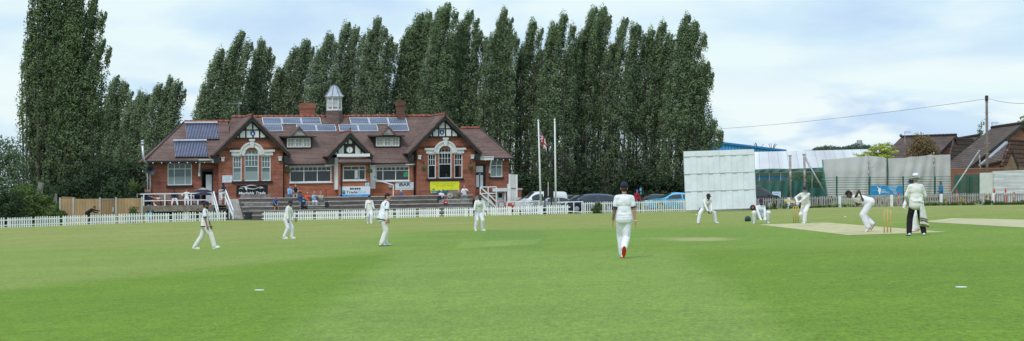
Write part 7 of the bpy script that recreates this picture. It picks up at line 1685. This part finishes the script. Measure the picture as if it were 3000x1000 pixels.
    # ---------------- head wear, hair
    def hairmesh(full=True):
        t = MB(T); t.ell(hf(0, .022, .04), (.083, .095, .10), HR, 12, 8); t.ell(hf(0, .045, -.01), (.074, .062, .085), HR, 12, 8)
        if full: t.ell(hf(0, -.035, .095), (.062, .05, .035), HR, 10, 6)
        return t
    if hair == 'long': late(hairmesh().ell(hf(0, .06, -.1), (.07, .05, .12), HR), 'hair', 'hair_black', o, .014*k, .008, None, 2)
    elif hair and head is None or (hair and head and head[0] in ('cap', 'sunhat')): late(hairmesh(head is None), 'hair', hair, o, .014*k, .006, None, 2)
    if beard: t = MB(T); t.ell(hf(0, -.05, -.088), (.056, .052, .046), HR, 12, 8).ell(hf(0, -.03, -.06), (.066, .058, .05), HR, 12, 8); late(t, 'beard', beard, o, .012*k, .004, None, 1)
    if face:
        for s in (1, -1): t = MB(T); t.ell(hf(s*.031, -.090, .006), (.014, .008, .009), HR, 8, 6); build(t, 'eye', 'eye_dark', o, smooth=True)
        t = MB(T); t.ell(hf(0, -.094, -.062), (.025, .009, .007), HR, 8, 6); build(t, 'mouth', 'lip', o, smooth=True)
    if head and head[0] == 'cap':
        t = MB(T); pr = []; vs = []; n_ = 16; lv = [(0, 1.0), (.03, 1.0), (.065, .93), (.095, .74), (.112, .45), (.12, .05)]
        for z, r in lv:
            for i in range(n_): a = 2*math.pi*i/n_; vs.append(hf(.092*r*math.cos(a), .012+.112*r*math.sin(a), .018+z*1.12))
        t.add(vs, [tuple(range(n_-1, -1, -1))]+[(j*n_+i, j*n_+(i+1) % n_, (j+1)*n_+(i+1) % n_, (j+1)*n_+i) for j in range(len(lv)-1) for i in range(n_)]+[tuple(range((len(lv)-1)*n_, len(lv)*n_))]); cp = build(t, 'cap', head[1], o, smooth=True)
        t = MB(T); A = [hf(.082*math.cos(R(a)), -.075-.10*math.sin(R(a)), .042-.022*math.sin(R(a))) for a in range(0, 181, 15)]; B_ = [hf(.08*math.cos(R(a)), -.04-.055*math.sin(R(a)), .045) for a in range(180, -1, -15)]; t.prism(A+B_, HR @ Vector((0, 0, .008))); build(t, 'peak', head[1], cp)
        if len(head) > 2: t = MB(T); t.box(-.03, .03, 0, .006, -.02, .02); t2 = MB(T); t2.quad(hf(-.025, -.098, .06), hf(.025, -.098, .06), hf(.02, -.088, .095), hf(-.02, -.088, .095)); build(t2, 'badge', head[2], cp)
    if head and head[0] == 'sunhat':
        t = MB(T); vs = []; n_ = 24; lv = [(.088, 0), (.086, .05), (.08, .10), (.06, .122), (.02, .128)]
        for r, z in lv:
            for i in range(n_): a = 2*math.pi*i/n_; vs.append(hf(r*math.cos(a), .01+r*1.18*math.sin(a), .045+z))
        t.add(vs, [(j*n_+i, j*n_+(i+1) % n_, (j+1)*n_+(i+1) % n_, (j+1)*n_+i) for j in range(len(lv)-1) for i in range(n_)]+[tuple(range((len(lv)-1)*n_, len(lv)*n_))]); ht = build(t, 'hat', head[1], o, smooth=True)
        t = MB(T); vs = []
        for r, z in ((.086, .05), (.13, .045), (.185, .028), (.19, .022), (.13, .037), (.086, .04)):
            for i in range(n_): a = 2*math.pi*i/n_; vs.append(hf(r*math.cos(a), .01+r*1.12*math.sin(a), z))
        t.add(vs, [(j*n_+i, j*n_+(i+1) % n_, (j+1)*n_+(i+1) % n_, (j+1)*n_+i) for j in range(5) for i in range(n_)]); build(t, 'brim', head[1], ht, smooth=True)
        t = MB(T); vs = []
        for r, z in ((.0895, .053), (.0885, .085)):
            for i in range(n_): a = 2*math.pi*i/n_; vs.append(hf(r*math.cos(a), .01+r*1.18*math.sin(a), z))
        t.add(vs, [(i, (i+1) % n_, n_+(i+1) % n_, n_+i) for i in range(n_)]); build(t, 'hat_band', head[2], ht, smooth=True)
    if head and head[0] == 'helmet':
        t = MB(T); t.ell(hf(0, .012, .045), (.108, .13, .112), HR, 16, 10).ell(hf(0, .05, -.02), (.1, .085, .09), HR, 14, 8); hm = late(t, 'helmet', head[1], o, .012*k, 0, None, 2)
        t = MB(T); A = [hf(.1*math.cos(R(a)), -.085-.09*math.sin(R(a)), .05-.02*math.sin(R(a))) for a in range(0, 181, 15)]; B_ = [hf(.09*math.cos(R(a)), -.05-.05*math.sin(R(a)), .055) for a in range(180, -1, -15)]; t.prism(A+B_, HR @ Vector((0, 0, .012))); build(t, 'peak', head[1], hm)
        t = MB(T)
        for z in (.0, -.035, -.07, -.1): t.tube([hf(.1*math.cos(R(a)), -.02-.12*math.sin(R(a)), z) for a in range(0, 181, 15)], .005, 5)
        for s in (1, -1): t.tube([hf(s*.07, -.1, .03), hf(s*.06, -.118, -.1)], .005, 5)
        build(t, 'grille', 'steel', hm)
    if head and head[0] == 'hood': t = MB(T); t.ell(hf(0, .025, .015), (.105, .125, .14), HR, 12, 8).ell(hf(0, .04, -.1), (.11, .1, .08), HR); late(t, 'hood', head[1], o, .016*k, .01, None, 2)
    # ---------------- extras
    for e in extras:
        if e[0] == 'pads':
            for s in (1, -1):
                t = MB(T); ax = (ank[s]-kn[s]).normalized(); fw = V(P['kl'] if s > 0 else P['kr']); fw = (fw-ax*fw.dot(ax)).normalized(); sd_ = ax.cross(fw); RMt = Matrix((sd_, fw, -ax)).transposed()
                up = kn[s]-ax*.02+fw*.02; dnn = ank[s]+fw*.03-ax*.01; t.cap(kn[s]-ax*.0+fw*.03, ank[s].lerp(kn[s], .08)+fw*.03, .098, .080)
                t.ell(kn[s]+fw*.05, (.105, .085, .10), RMt); th_ = (hip[s]-kn[s]).normalized(); t.ell(kn[s]+th_*.13+fw*.05, (.095, .065, .11), Matrix((sd_, fw, th_)).transposed()); pd = late(t, 'leg_pad', e[1], o, .014*k, .004, None, 2)
                t = MB(T)
                for f_ in (.25, .6): t.torus(kn[s].lerp(ank[s], f_)+fw*.02, RMt, .095-.012*f_, .009, 16, 5)
                build(t, 'straps', 'pad_white', pd)
        if e[0] == 'armsleeve':
            s = e[1]; t = MB(T); t.cap(sh[s].lerp(el[s], .75), el[s], .053, .047).cap(el[s], el[s].lerp(wr[s], .95), .046, .035); late(t, 'arm_sleeve', e[2], o, .014*k, .006, None, 2)
        if e[0] == 'tattoo':
            s = e[1]; t = MB(T); t.cap(sh[s].lerp(el[s], .8), el[s], .046, .042).cap(el[s], el[s].lerp(wr[s], .9), .042, .031); late(t, 'tattooed_skin', 'tattoo', o, .012*k, 0, None, 2)
        if e[0] == 'wristband':
            s = e[1]; ring(el[s].lerp(wr[s], .95), wr[s]-el[s], .03, .008, e[2], 'wristband')
        if e[0] == 'socks':
            for s in (1, -1): t = MB(T); t.cap(ank[s].lerp(kn[s], .28), ank[s], .052, .046); late(t, 'sock', e[1], o, .013*k, 0, None, 2)
        if e[0] == 'chest': 
            t = MB(T); t.ell(tf(0, -.055, .40), (.155, .085, .10), RT); late(t, 'chest_panel', e[1], o, .014*k, 0, None, 2)
        if e[0] == 'logo':
            t = MB(T); t.ell(tf(-.02, -.122, .30), (.05, .014, .02), RT); build(t, 'logo', e[1], o, smooth=True); t = MB(T); t.ell(tf(.085, -.12, .38), (.016, .012, .018), RT); build(t, 'crest', e[1], o, smooth=True)
        if e[0] == 'wrap':
            # sweater knotted round the waist and hanging at one side
            t = MB(T); t.cap(tf(.10, .13, .03), tf(-.10, .15, .045), .028, .04).cap(tf(-.09, .155, .04), tf(-.13, .15, .0), .05, .045).cap(tf(.10, .13, .03), tf(.16, .02, .02), .03, .03).cap(tf(-.1, .14, .03), tf(-.17, .03, .02), .035, .03); sw = late(t, 'tied_sweater', e[1], o, .014*k, .008, None, 3)
            def drape(z0, z1, nm, m_, up):
                t = MB(T); nr, nc = 8, 14; g_ = lambda i, j: (lambda f, c: (-.115-.10*f+(c-.5)*(.10+.17*f), .165+.02*math.sin(c*13+f*2)*(.4+f)-.05*f+up, .97-.70*f-.05*abs(c-.5)*f+.06*(c-.5)*f))((z0+(z1-z0)*i/nr), j/nc)
                pts = [V(g_(i, j)) for i in range(nr+1) for j in range(nc+1)]; n0 = len(pts); t.add(pts+[p+V((0, -.022-up*1.2, 0)) for p in pts], [(i*(nc+1)+j, i*(nc+1)+j+1, (i+1)*(nc+1)+j+1, (i+1)*(nc+1)+j) for i in range(nr) for j in range(nc)]+[tuple(n0+q for q in (i*(nc+1)+j, (i+1)*(nc+1)+j, (i+1)*(nc+1)+j+1, i*(nc+1)+j+1)) for i in range(nr) for j in range(nc)]+[(j, n0+j, n0+j+1, j+1) for j in range(nc)]+[(nr*(nc+1)+j, nr*(nc+1)+j+1, n0+nr*(nc+1)+j+1, n0+nr*(nc+1)+j) for j in range(nc)]); return build(t, nm, m_, sw, smooth=True)
            drape(0, 1, 'hanging_body', e[1], 0)
            for z0, z1, m_ in ((.66, .70, 'cl_black'), (.715, .745, 'stripe_gold'), (.76, .80, 'cl_black'), (.90, .925, 'stripe_gold'), (.935, .97, 'cl_black')): drape(z0, z1, 'stripe', m_, .005)
    return dict(o=o, T=T, wr=wr, el=el, hc=hc)
def PF(px, py): return G(px, py)
FG = 'fielders in whites'
# ---- players
person(PF(600, 730), 88, 'fielder in cream vest and navy cap walking right in front of the deck', 1.80, dict(pel=(0, 0, .90), lean=2, fl=(.08, .37, .10), fr=(-.08, -.36, .10), flp=12, frp=-14, fly=2, fry=-2, hl=(.26, -.16, .82), hr=(-.26, -.14, .80), hp=6), 'skin_brown', ('cl_white', 'short'), 'cl_sweater', ('cl_cream', 'long'), head=('cap', 'cl_navy', 'sunglass'), hair='hair_black', beard='hair_black', trim='cl_navy', voxel=.013, extras=(('wristband', 1, 'cl_white'),), group=FG)
person(PF(843, 700), 72, 'fielder in long cream sweater and navy cap with black cuffs, facing right', 1.76, dict(pel=(0, .04, .93), lean=12, fl=(.10, -.14, .085), fr=(-.10, .12, .085), hl=(.27, -.28, .78), hr=(-.27, -.14, .78), hp=20), 'skin_brown', ('cl_sweater', 'long', 'sweater'), None, ('cl_white', 'long'), head=('cap', 'cl_navy', 'cl_white'), hair='hair_black', beard='hair_black', cuffs='cl_black', hem=-.10, voxel=.014, group=FG)
person(PF(1082, 655), 12, 'distant fielder in long sleeved whites and navy cap walking towards the camera', 1.76, dict(pel=(0, 0, .93), lean=2, fl=(.09, -.16, .09), fr=(-.08, .12, .10), frp=14, hl=(.30, -.1, .82), hr=(-.27, -.22, .88), hp=4), 'skin_tan', ('cl_sweater', 'long', 'sweater'), None, ('cl_white', 'long'), head=('cap', 'cl_navy'), hair='hair_brown', beard='hair_brown', cuffs='cl_navy', extras=(('logo', 'cl_darkgreen'),), hem=-.08, group=FG)
person(PF(1124, 721), 118, 'dark haired fielder in white vest with one long arm sleeve, seen from behind', 1.86, dict(pel=(0, .05, .94), lean=15, fl=(.13, -.12, .085), fr=(-.12, .13, .085), fly=-25, fry=10, hl=(.27, -.28, .80), hr=(-.31, .04, .78), el=(.5, .8, 0), hp=14, hy=-22), 'skin_pale', ('cl_white_blue', 'short'), 'cl_white', ('cl_cream', 'long'), 'shoe_white', 'rubber_black', None, 'hair_black', None, .013, FG, 'cl_navy', (('armsleeve', -1, 'cl_cream'),))
person(PF(1403, 677), 18, 'bearded bald fielder in cream sweater bending slightly, in front of the yellow banner', 1.80, dict(pel=(0, .08, .90), lean=20, fl=(.17, .02, .085), fr=(-.17, -.03, .085), fly=35, fry=-5, hl=(.33, -.24, .74), hr=(-.33, -.26, .72), hp=8, hy=12), 'skin_dark', ('cl_sweater', 'pushed', 'sweater'), None, ('cl_white', 'long'), 'shoe_white', None, None, 'hair_stubble', 'hair_black', .014, FG, None, (('logo', 'cl_darkgreen'),), -.08, True, 'cl_navy')
person(PF(1829, 757), 180, 'nearest fielder seen from behind walking away, navy cap, tattooed left arm and red shoe sole', 1.83, dict(pel=(0, 0, .935), lean=2, fl=(.035, -.14, .085), fr=(.03, .30, .24), frp=62, fry=4, fly=0, kr=(-.15, -1, 0), hl=(.275, -.07, .75), hr=(-.275, .0, .76), el=(.3, 1, 0), er=(-.3, 1, 0), hp=4, curl=28), 'skin_pink', ('cl_white', 'short', 'polo_shirt'), None, ('cl_white', 'long'), 'shoe_white', 'sole_red', ('cap', 'cl_navy'), 'hair_brown', None, .011, FG, 'cl_navy', (('tattoo', 1), ('wristband', -1, 'cl_white')), -.04)
person(PF(2071, 656), 16, 'slip fielder crouching with wide stance and cupped hands in front of the sight screen', 1.80, dict(pel=(0, .26, .72), lean=44, fl=(.43, 0, .085), fr=(-.43, -.02, .085), fly=28, fry=-22, kl=(.7, -1, 0), kr=(-.7, -1, 0), hl=(.10, -.34, .52), hr=(-.06, -.36, .50), el=(.9, .3, -.2), er=(-.9, .3, -.2), hp=14, hy=10, thl=(0, -.3, 1), thr=(0, -.3, 1), curl=40), 'skin_dark', ('cl_sweater', 'long', 'sweater'), None, ('cl_white', 'long'), 'shoe_white', 'sole_red', ('cap', 'cl_navy', 'cl_red'), 'hair_black', 'hair_black', .014, FG, 'cl_navy', (('logo', 'cl_black'),), -.04)
person(PF(2228, 655.5), 8, 'wicket keeper squatting behind the wicket in pads and gloves', 1.76, dict(pel=(0, .18, .33), lean=24, fl=(.27, -.02, .085), fr=(-.27, -.02, .085), fly=30, fry=-30, kl=(.75, -1, .6), kr=(-.75, -1, .6), hl=(.10, -.40, .17), hr=(-.10, -.40, .17), el=(.8, .2, .2), er=(-.8, .2, .2), hp=8, thl=(1, 0, .3), thr=(-1, 0, .3), curl=25), 'skin_brown', ('cl_white_blue', 'long'), None, ('cl_white_blue', 'long'), head=('cap', 'cl_navy', 'cl_red'), hair='hair_black', beard='hair_black', voxel=.014, extras=(('pads', 'pad_white'), ('gloves', 'cl_cream')))
bt = person(PF(2356, 655), -32, 'batsman in navy helmet and white pads holding his bat out to the left', 1.80, dict(pel=(.02, .14, .84), lean=30, twist=12, fl=(.10, -.20, .085), fr=(-.04, .22, .085), fly=20, fry=-30, kl=(.15, -1, 0), kr=(-.25, -1, 0), hl=(-.13, -.33, .86), hr=(-.20, -.26, .93), el=(.7, .1, -.5), er=(-.8, .4, .2), hp=10, hy=26, thl=(-.7, -.3, .4), thr=(-.7, -.3, .4), curl=85), 'skin_pale', ('cl_sweater', 'pushed'), None, ('cl_cream', 'long'), head=('helmet', 'helmet_navy'), hair=None, voxel=.014, extras=(('pads', 'pad_white'), ('gloves', 'cl_white'), ('logo', 'cl_paleblue')), hem=-.06)
def bat(T, a, b, label):
    """handle end a to toe b"""
    a, b = Vector(a), Vector(b); d = (b-a).normalized(); o = empty('cricket_bat', T(a), label, 'bat'); sd_ = d.cross(Vector((0, 0, 1))).normalized(); up = sd_.cross(d); m_ = MB(T); m_.tube([a, a+d*.28], .018, 8); build(m_, 'handle', 'rubber_black', o); m_ = MB(T); p = a+d*.28
    out = [p+up*.02, p+d*.04+up*.052, b-d*.03+up*.054, b+up*.04, b-up*.04, b-d*.03-up*.054, p+d*.04-up*.052, p-up*.02]; m_.prism([q-sd_*.015 for q in out], sd_*.035); build(m_, 'blade', 'bat_willow', o, bevel=.008)
wl_, wr_ = bt['wr'][1], bt['wr'][-1]
bat(bt['T'], wl_+Vector((.10, -.02, -.045)), wl_+Vector((-.72, .10, .10)), 'pale willow bat held out to the left by the batsman')
person(PF(2537, 681), -98, 'bowler bent double in follow through with arm swung up behind his back', 1.82, dict(bulk=1.25, pel=(0, .10, .985), lean=72, fl=(.07, .06, .17), fr=(-.10, .20, .27), flp=48, frp=60, kl=(.05, -1, 0), kr=(-.1, -1, 0), hl=(.26, -.14, 1.12), hr=(-.05, -.16, .92), el=(.6, .1, 1.0), er=(-.8, -.3, -.3), hp=52, hy=-10, thl=(0, -.5, -1), curl=35), 'skin_dark', ('cl_white', 'none', 'sleeveless_shirt'), None, ('cl_white', 'long'), 'cl_cream', 'sole_tan', None, 'hair_black', None, .013, None, None, (), -.04)
person(PF(2684, 690.5), 182, 'umpire from behind in cream jacket, black trousers, white brimmed hat, sweater tied round waist', 1.85, dict(pel=(0, 0, .945), lean=3, fl=(.20, -.02, .085), fr=(-.22, .02, .085), fly=6, fry=-8, hl=(.20, -.24, .98), hr=(-.20, -.24, .98), el=(.7, .8, 0), er=(-.7, .8, 0), hp=8, thl=(0, 0, 1), thr=(0, 0, 1)), 'skin_pink', ('cl_cream', 'long', 'jacket'), None, ('cl_black', 'long'), 'shoe_white', 'rubber_black', ('sunhat', 'hat_white', 'cl_navy'), 'hair_grey', None, .013, None, None, (('wrap', 'cl_sweater'),), -.07)
person(PF(2680, 679), -52, 'batting partner in navy helmet and pads mostly hidden behind the umpire', 1.80, dict(pel=(0, .04, .91), lean=12, fl=(.14, -.16, .085), fr=(-.12, .26, .12), frp=25, hl=(.36, -.08, .90), hr=(-.16, -.30, .86), el=(.9, .5, 0), er=(-.3, .9, -.2), hp=12, curl=60), 'skin_tan', ('cl_sweater', 'long'), None, ('cl_cream', 'long'), 'shoe_white', 'sole_orange', ('helmet', 'helmet_navy'), None, None, .015, None, None, (('pads', 'pad_white'), ('gloves', 'cl_white')))
# ---- spectators
def sit(px, v, z, label, seat=.45, yaw=0, H=1.74, **kw):
    if z > 100: z = Z(px, z, v)-(seat+.10+.79*H/1.77)
    pose = dict(pel=(0, .12, (seat+.10)/(H/1.8)), lean=4, fl=(.12, -.36, .085), fr=(-.12, -.34, .085), hl=(.14, -.28, seat+.22), hr=(-.14, -.28, seat+.22), el=(.8, .5, -.2), er=(-.8, .5, -.2), hp=6); pose.update(kw.pop('pose', {}))
    kw.setdefault('voxel', .022); kw.setdefault('face', True); return person(TP((U(px, v), v, z)), 15+yaw, label, H, pose, **kw)
SG = 'spectators on the terrace'
b1v, b1z = vt[1]+.1, zt[1]+.18; b2v, b2z = vt[2]-.3, zt[2]+.12
fold = dict(hl=(-.10, -.20, .80), hr=(.10, -.22, .80), el=(1, 0, -.4), er=(-1, 0, -.4)); chin = dict(hl=(.02, -.24, 1.05), hr=(.05, -.22, .74), el=(1, -.1, -.5), er=(-1, 0, -.4))
sit(807, vt[3]+.2, 577, 'man in purple cap, shorts and white socks seated on the lower left bench', .45, 8, 1.78, pose=dict(lean=20, hl=(.03, -.42, .62), hr=(-.05, -.42, .62), fl=(.17, -.42, .085), fr=(-.17, -.40, .085)), skin='skin_tan', top=('cl_royal', 'elbow'), vest='cl_darkgreen', legs=('cl_darkgreen', 'shorts'), head=('cap', 'cl_purple', 'cl_white'), hair='hair_brown', extras=(('socks', 'cl_white'),), group=SG)
sit(849.5, vt[0]-.4, 544.5, 'woman in light blue jumper beside a man in black and white against the wall', .45, 12, 1.62, pose=dict(hy=18, hl=(.1, -.22, .62), hr=(-.2, -.2, .6)), top=('cl_lightblue', 'long', 'jumper'), legs=('cl_denim', 'long'), shoes='cl_black', hair='hair_brown', group=SG)
sit(865.5, vt[0]-.4, 542, 'bald man in black and white top beside the woman in light blue', .45, -8, 1.78, pose=dict(hl=(.12, -.26, .7), hr=(-.05, -.26, .66)), skin='skin_pink', top=('cl_navy', 'short'), vest='cl_black', legs=('cl_beige', 'long'), shoes='cl_black', hair=None, trim='cl_white', group=SG)
sit(879.5, vt[2]+.1, 563, 'man in dark cap and slate blue jacket, leftmost in the row of four', .45, 14, 1.74, pose=dict(hy=14, lean=10), skin='skin_tan', top=('cl_blue', 'long', 'jacket'), legs=('cl_denim', 'long'), shoes='cl_black', head=('cap', 'cl_black'), hair='hair_black', group=SG)
sit(900.5, vt[2]+.1, 563.5, 'bald man in orange polo shirt resting his chin on his hand', .45, -6, 1.8, pose=chin, skin='skin_pink', top=('cl_orange', 'short', 'polo_shirt'), legs=('cl_beige', 'long'), shoes='cl_brown', hair=None, group=SG)
sit(921, vt[2]+.1, 562, 'grey haired man in pale blue jumper with hand to mouth', .45, 0, 1.8, pose=chin, skin='skin_pink', top=('cl_paleblue', 'long', 'jumper'), legs=('cl_white_blue', 'long'), shoes='cl_brown', hair='hair_grey', group=SG)
sit(940, vt[2]+.1, 562.5, 'older man in beige jumper with folded arms, rightmost in the row of four', .45, -4, 1.8, pose=fold, skin='skin_pink', top=('cl_beige', 'long', 'jumper'), legs=('cl_darkgreen', 'long'), shoes='cl_brown', hair='hair_grey', group=SG)
sit(888.5, vt[3]-.2, 576, 'man in navy and bright blue tracksuit top with clasped hands on the front bench', .45, 4, 1.82, pose=dict(lean=12, hl=(.03, -.34, .6), hr=(-.03, -.34, .6), fl=(.24, -.34, .085), fr=(-.22, -.34, .085)), skin='skin_tan', top=('cl_navy', 'long', 'tracksuit_top'), legs=('cl_black', 'long'), shoes='cl_black', hair='hair_brown', extras=(('chest', 'cl_cyan'),), group=SG)
sit(1175, vt[1]+.2, 558, 'man in blue jacket and pale cap sitting below the white bar sign', .45, -4, 1.78, pose=dict(hl=(.1, -.3, .62), hr=(-.12, -.24, .6)), skin='skin_pink', top=('cl_blue', 'long', 'jacket'), legs=('cl_navy', 'long'), shoes='cl_black', head=('cap', 'cl_grey'), hair='hair_grey', group=SG)
b3v, b3z = vt[2]+.2, zt[2]+.2
sit(1293.5, vt[1]-.4, 557.5, 'person in white top and pale cap with crossed legs and a red bag below', .45, 2, 1.7, pose=dict(fr=(-.1, -.34, .085), fl=(-.02, -.55, .42), flp=10, kl=(.3, -.7, 1), hl=(.12, -.24, .68), hr=(-.14, -.24, .66)), skin='skin_pink', top=('cl_white', 'short'), legs=('cl_navy', 'long'), head=('cap', 'cl_grey'), hair='hair_grey', group=SG)
sit(1318, vt[1]-.4, 557, 'bald man in grey beige jacket with hands together below the yellow banner', .45, 0, 1.76, pose=dict(hl=(.03, -.3, .7), hr=(-.03, -.3, .7), lean=10, hp=16), skin='skin_pink', top=('cl_beige', 'long', 'jacket'), legs=('cl_black', 'long'), shoes='cl_brown', hair='hair_fair', group=SG)
sit(1342, vt[1]-.4, 558, 'man in brown jacket turned right, third on the bench below the yellow banner', .45, 38, 1.74, pose=dict(lean=16, hp=14), skin='skin_pink', top=('cl_brown', 'long', 'jacket'), legs=('cl_darkgreen', 'long'), shoes='cl_brown', hair='hair_grey', group=SG)
sit(1360.5, -.6, 544, 'bald man in white fleece and light blue trousers higher up against the brick wall', .45, -12, 1.82, pose=dict(hl=(.06, -.24, .98), hr=(-.1, -.26, .7), el=(1, 0, -.5)), skin='skin_pink', top=('cl_cream', 'long', 'fleece'), legs=('cl_lightblue', 'long'), hair=None, group=SG)
# ---- people on and round the deck
DG = 'players and friends on the deck'
sit(428, -.75, ZD, 'person in navy sitting behind the rail at the far left of the deck', .45, 40, 1.74, top=('cl_navy', 'long'), legs=('cl_navy', 'long'), hair='hair_fair', skin='skin_pink', group=DG)
sit(438, -1.3, ZD, 'person in navy top and shorts with a leg up towards the rail', .45, 60, 1.78, pose=dict(fl=(.1, -.72, .62), flp=-25, kl=(.1, -.6, 1), fr=(-.1, -.5, .085)), top=('cl_navy', 'short'), legs=('cl_navy', 'shorts'), hair='hair_fair', skin='skin_pink', extras=(('socks', 'cl_white'),), group=DG)
sit(511, .12, ZD, 'dark skinned player in navy top and white trousers seated on the deck bench', .45, 0, 1.82, pose=dict(fl=(.22, -.4, .085), fr=(-.24, -.38, .085)), skin='skin_dark', top=('cl_navy', 'long'), legs=('cl_white', 'long'), hair='hair_black', group=DG)
sit(547, .12, ZD, 'player in cream sweater with head back seated left of the parasol', .45, -6, 1.82, pose=dict(lean=-8, hp=-8, hl=(.24, -.12, .75), hr=(-.34, -.1, .75)), skin='skin_tan', top=('cl_sweater', 'long', 'sweater'), legs=('cl_white', 'long'), hair='hair_brown', group=DG)
sit(574, .10, ZD, 'player in whites seated behind the parasol with only head and lap showing', .45, 0, 1.84, skin='skin_tan', top=('cl_white', 'long'), legs=('cl_cream', 'long'), hair='hair_brown', group=DG)
person(TP((U(656, -2.6), -2.6, ZD+.38)), -55, 'person in dark navy hoodie and white trousers perched on the stair rail', 1.72, dict(pel=(0, .1, .70), lean=16, fl=(.12, -.26, .12), fr=(-.12, -.18, .12), hl=(.26, -.3, .74), hr=(-.24, -.3, .78), hp=14), 'skin_tan', ('cl_navy', 'long', 'hoodie'), None, ('cl_white', 'long'), head=('hood', 'cl_navy'), hair=None, voxel=.022, group=DG)
person(TP((U(441, -4.3), -4.3, -.55)), 20, 'child in navy and light blue top with arms raised below the deck', 1.32, dict(hl=(.10, -.1, 1.62), hr=(-.10, -.1, 1.62), el=(1, 0, .2), er=(-1, 0, .2), hp=-6), 'skin_pale', ('cl_navy', 'long'), 'cl_cyan', ('cl_black', 'long'), hair='hair_brown', voxel=.022)
sit(580, -4.0, -.5, 'dark haired person in dark clothes sitting below the deck edge', .42, -10, 1.66, pose=dict(lean=14, hp=20), skin='skin_tan', top=('cl_black', 'long'), legs=('cl_black', 'long'), hair='long')
person(onground(264, 144.6), 84, 'man in black tracksuit bending forward behind the left picket fence', 1.78, dict(pel=(0, .22, .84), lean=56, fl=(.1, -.08, .085), fr=(-.1, .12, .085), hl=(.16, -.72, .98), hr=(-.14, -.62, .86), el=(.5, .3, -1), er=(-.5, .3, -1), hp=36), 'skin_tan', ('cl_black', 'long', 'jacket'), None, ('cl_black', 'long'), 'cl_black', hair='hair_brown', voxel=.02)
person(onground(1866, 153), 20, 'man in red jacket and blue cap with white beard behind the white pickets', 1.74, dict(hl=(.2, -.22, .95), hr=(-.2, -.2, .95), hp=6, hy=-10), 'skin_pale', ('cl_red', 'long', 'jacket'), None, ('cl_black', 'long'), 'cl_black', head=('cap', 'cl_royal'), hair='hair_grey', beard='hair_grey', voxel=.02)
person(onground(2757, 140), -62, 'woman in teal blue top with dark tied hair behind the grey fence', 1.64, dict(hl=(.14, -.22, .98), hr=(-.14, -.2, .95), hp=4), 'skin_brown', ('cl_teal', 'long', 'jumper'), None, ('cl_black', 'long'), 'cl_black', hair='long', voxel=.02, hem=-.12)
person(TP((U(1308, .75), .75, 1.75)), 6, 'man in blue jumper looking out behind the right bay window', 1.72, dict(hl=(.1, -.2, 1.0), hr=(-.1, -.2, 1.0)), 'skin_tan', ('cl_teal', 'long', 'jumper'), None, ('cl_black', 'long'), 'cl_black', hair='hair_brown', voxel=.024)
# ---- freeze the grown surfaces
bpy.context.view_layer.update()
dg = bpy.context.evaluated_depsgraph_get()
for o, ex in LATE:
    me = bpy.data.meshes.new_from_object(o.evaluated_get(dg)); old = o.data; ms = [m_ for m_ in old.materials]
    if ex is not None and ex.v:
        off = Vector(rootloc(o)); bm = bmesh.new(); bm.from_mesh(me); vs = [bm.verts.new(v-off) for v in ex.v]
        for f in ex.f:
            try: bm.faces.new([vs[i] for i in f])
            except ValueError: pass
        bm.to_mesh(me); bm.free()
    o.modifiers.clear(); o.data = me; me.name = o.name; me.materials.clear()
    for m_ in ms: me.materials.append(m_)
    me.polygons.foreach_set('use_smooth', [True]*len(me.polygons)); bpy.data.meshes.remove(old)
